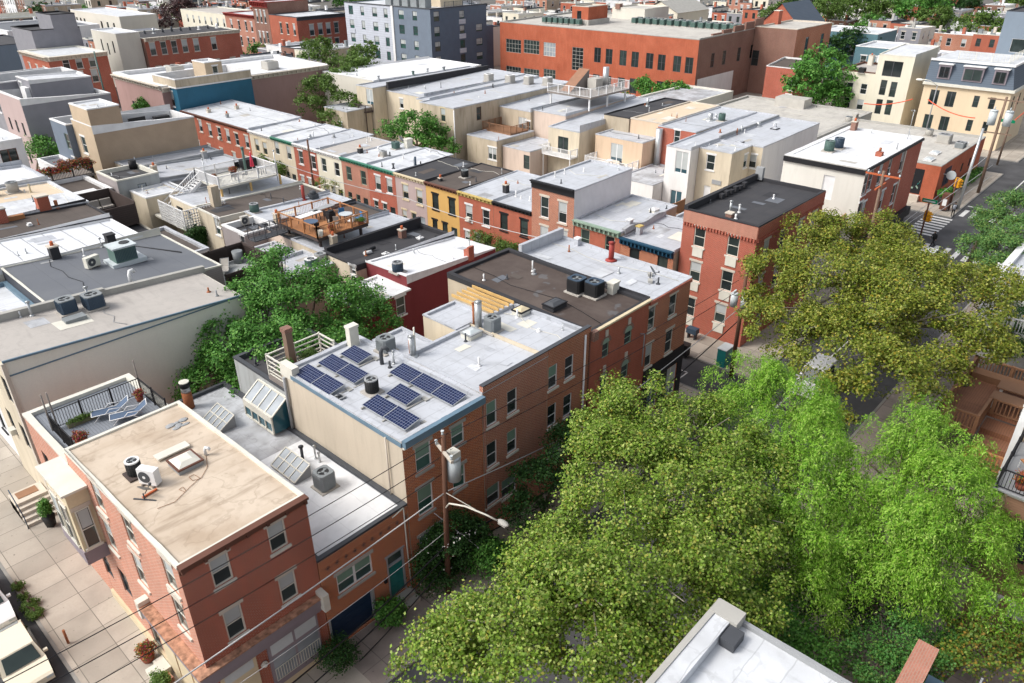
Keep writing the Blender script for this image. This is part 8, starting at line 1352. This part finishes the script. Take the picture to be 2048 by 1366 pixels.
# ================================================================ far streets: every house a thing
WALLS = ['brick_red', 'brick_orangered', 'brick_brown', 'st_offwhite', 'st_cream2', 'st_white', 'brick_salmon', 'sd_grey', 'sd_white', 'brick_mid']; WN = {'brick_red': 'deep red brick', 'brick_orangered': 'orange red brick', 'brick_brown': 'brown brick', 'st_offwhite': 'off white rendered', 'st_cream2': 'cream rendered', 'st_white': 'white rendered', 'brick_salmon': 'salmon brick', 'sd_grey': 'grey sided', 'sd_white': 'white sided', 'brick_mid': 'mid red brick'}
RF = ['rf_white', 'rf_white2', 'rf_silver', 'rf_gravel', 'rf_tar', 'rf_white2', 'rf_silver']; RN = {'rf_white': 'white', 'rf_white2': 'bright white', 'rf_silver': 'silver', 'rf_gravel': 'grey', 'rf_tar': 'black'}
FAR = []
def infront(x, y, z=6):
    v = np.array([x, y, z-CH]); d = v@fwv
    if d < 5: return False
    px, py = 1024+FPX*(v@RT)/d, 683-FPX*(v@UP)/d; return -60 < px < 2110 and -40 < py < 500
ORD = ['first', 'second', 'third', 'fourth', 'fifth', 'sixth', 'seventh', 'eighth', 'ninth', 'tenth', 'eleventh', 'twelfth', 'thirteenth', 'fourteenth', 'fifteenth', 'sixteenth', 'seventeenth', 'eighteenth', 'nineteenth', 'twentieth', 'last but one', 'last']
def block(xa, xb, y0, y1, zmin, zmax, where):
    y = y0; k = 0
    while y < y1-3.5:
        wd = random.choice((4.8, 5.2, 5.6, 6.4, 8.5)); z = round(random.uniform(zmin, zmax), 1); ya, yb = y, min(y+wd-.06, y1); y += wd
        if not infront((xa+xb)/2, (ya+yb)/2, z): continue
        wl_, rf_ = random.choice(WALLS), random.choice(RF); n = max(1, int((yb-ya)/2.3)); st = random.choice(('dh', 'dhw', 'dhx', 'dhn')); ws = [(ya+(yb-ya)*(i+.5)/n, zz) for i in range(n) for zz in (z-2.6, z-5.6) if zz > .5]
        h = Bld('row_house', f'{ORD[min(k, 21)]} house {where}, {WN[wl_]}, {RN[rf_]} roof', xa+random.uniform(-.4, .4), xb-random.uniform(0, 3), ya, yb, (z, z-.4, z-.4, z), {'W': wl_, 'S': random.choice((wl_, 'st_offwhite', 'st_tan')), '*': wl_}, rf_, 'house', 'row houses '+where, wins=[('W', st, 1.0, 1.7, ws, {'m': 1})]+([('S', st, 1.0, 1.6, [(xa+3, z-2.6), (xa+7, z-2.6)], {'m': 1})]), cop=random.choice(('white', 'offwhite', 'darkgrey', 'rf_silver')), copw=.3, drop=.25); k += 1
        if random.random() < .7:
            x_, y_ = random.uniform(xa+1, xb-4), (ya+yb)/2; MB().box(x_-.4, y_-.3, z-.5, x_+.4, y_+.3, z+1.1).build('chimney', random.choice(('brick_brown', 'brick_orangered', 'stone', 'greystone')), h.root)
        for i in range(random.randint(1, 4)): x_, y_ = random.uniform(xa+1, xb-4), random.uniform(ya+.5, yb-.5); s_ = random.uniform(.15, .5); MB().box(x_-s_, y_-s_, z-.5, x_+s_, y_+s_, z+random.uniform(.2, .9)).build('roof_vent', random.choice(('ac_dark', 'ac_grey', 'ac_beige', 'white')), h.root)
block(64, 74, 139, 160, 6, 8, 'just behind the pink hall'); block(84, 96, 139, 160, 6, 8, 'between pink hall and dark red terrace'); block(98, 110, 146, 172, 6, 9, 'left of the apartment block')
block(136, 150, 140, 230, 7, 11, 'directly behind the apartment block'); block(152, 164, 128, 200, 6, 9, 'behind the left end of the school'); block(175, 188, 115, 230, 6.5, 10, 'one street behind the school'); block(192, 204, 100, 215, 6, 9.5, 'two streets behind the school'); block(216, 230, 145, 210, 6, 10, 'three streets behind the school'); block(243, 255, 90, 200, 6, 9, 'beyond the pale pitched roof'); block(262, 276, 90, 190, 6, 10, 'along the top edge centre')
block(130, 142, 235, 320, 7, 11, 'above the ornate gabled house'); block(152, 166, 235, 300, 7, 11, 'along the top edge left of centre'); block(62, 72, 196, 222, 6, 9, 'beside the black walled house'); block(76, 92, 200, 222, 6, 9.5, 'behind the dark red terrace'); block(14, 27, 108, 150, 6, 9, 'at the left edge beyond the grey sided house'); block(110, 122, 256, 300, 6, 10, 'behind the long cream wall')
block(30, 43, 196, 330, 6, 9, 'in the top left corner'); block(96, 108, 300, 400, 7, 11, 'on the top left skyline'); block(112, 124, 305, 390, 7, 11, 'on the skyline behind the long cream wall'); block(60, 72, 310, 400, 7, 11, 'on the far left skyline'); block(46, 58, 226, 330, 6, 9, 'behind the black walled house'); block(64, 92, 256, 300, 6, 9, 'behind the white rendered block')
block(166, 178, 18, 43, 6, 9, 'behind the mansard house'); block(181, 192, 18, 59, 6, 9, 'left of the dark modern house'); block(206, 218, 18, 80, 6, 9.5, 'beyond the dark modern house'); block(232, 246, 18, 84, 6, 9, 'among the top right trees'); block(262, 275, 14, 80, 6, 10, 'behind the top right trees'); block(290, 305, 10, 90, 7, 11, 'in the top right corner'); block(154, 166, 28, 52, 5.5, 7.5, 'right behind the cream houses');
for a in ((182, 194, 60, 74, 10.2, 'sd_teal', 'teal sided tall house with white trim behind the cream houses'), (170, 181, 53, 60, 9.0, 'sd_teal', 'lower teal sided house with decorated cornice'), (160, 172, 44, 52, 8.8, 'st_white', 'white rendered house with black roof rail')):
    Bld('sided_house', a[6], a[0], a[1], a[2], a[3], (a[4],)*4, {'*': a[5]}, 'rf_white', 'house', cop='white', copw=.4, wins=[('W', 'dhw', 1.2, 1.8, [(a[2]+2, 5.5), (a[2]+5, 5.5)], {'m': 1})])
def gable(label, x0, x1, y0, y1, z, zr, wall, roof, name='gabled_building'):
    t = T(name, label, 'building', (x0, y0, 0)); MB().box(x0, y0, 0, x1, y1, z).build('wall', wall, t); ym = (y0+y1)/2
    MB().quad((x0-.3, y0-.3, z), (x1, y0-.3, z), (x1, ym, zr), (x0-.3, ym, zr)).quad((x0-.3, y1+.3, z), (x1, y1+.3, z), (x1, ym, zr), (x0-.3, ym, zr)).build('roof', roof, t); MB().tri((x0, y0, z), (x0, y1, z), (x0, ym, zr-.2)).build('gable_wall', wall, t); return t
gable('red brick church with steep slate roof at the top right', 198, 214, 84, 96, 8, 14, 'brick_orangered', 'rf_shingle', 'church'); gable('smaller slate roofed wing beside the brick church', 182, 196, 76, 86, 7, 11, 'brick_red', 'rf_shingle', 'church_wing')
gable('cream industrial building with pale pitched roof at the top', 208, 226, 126, 138, 9, 12, 'st_cream2', 'greystone');
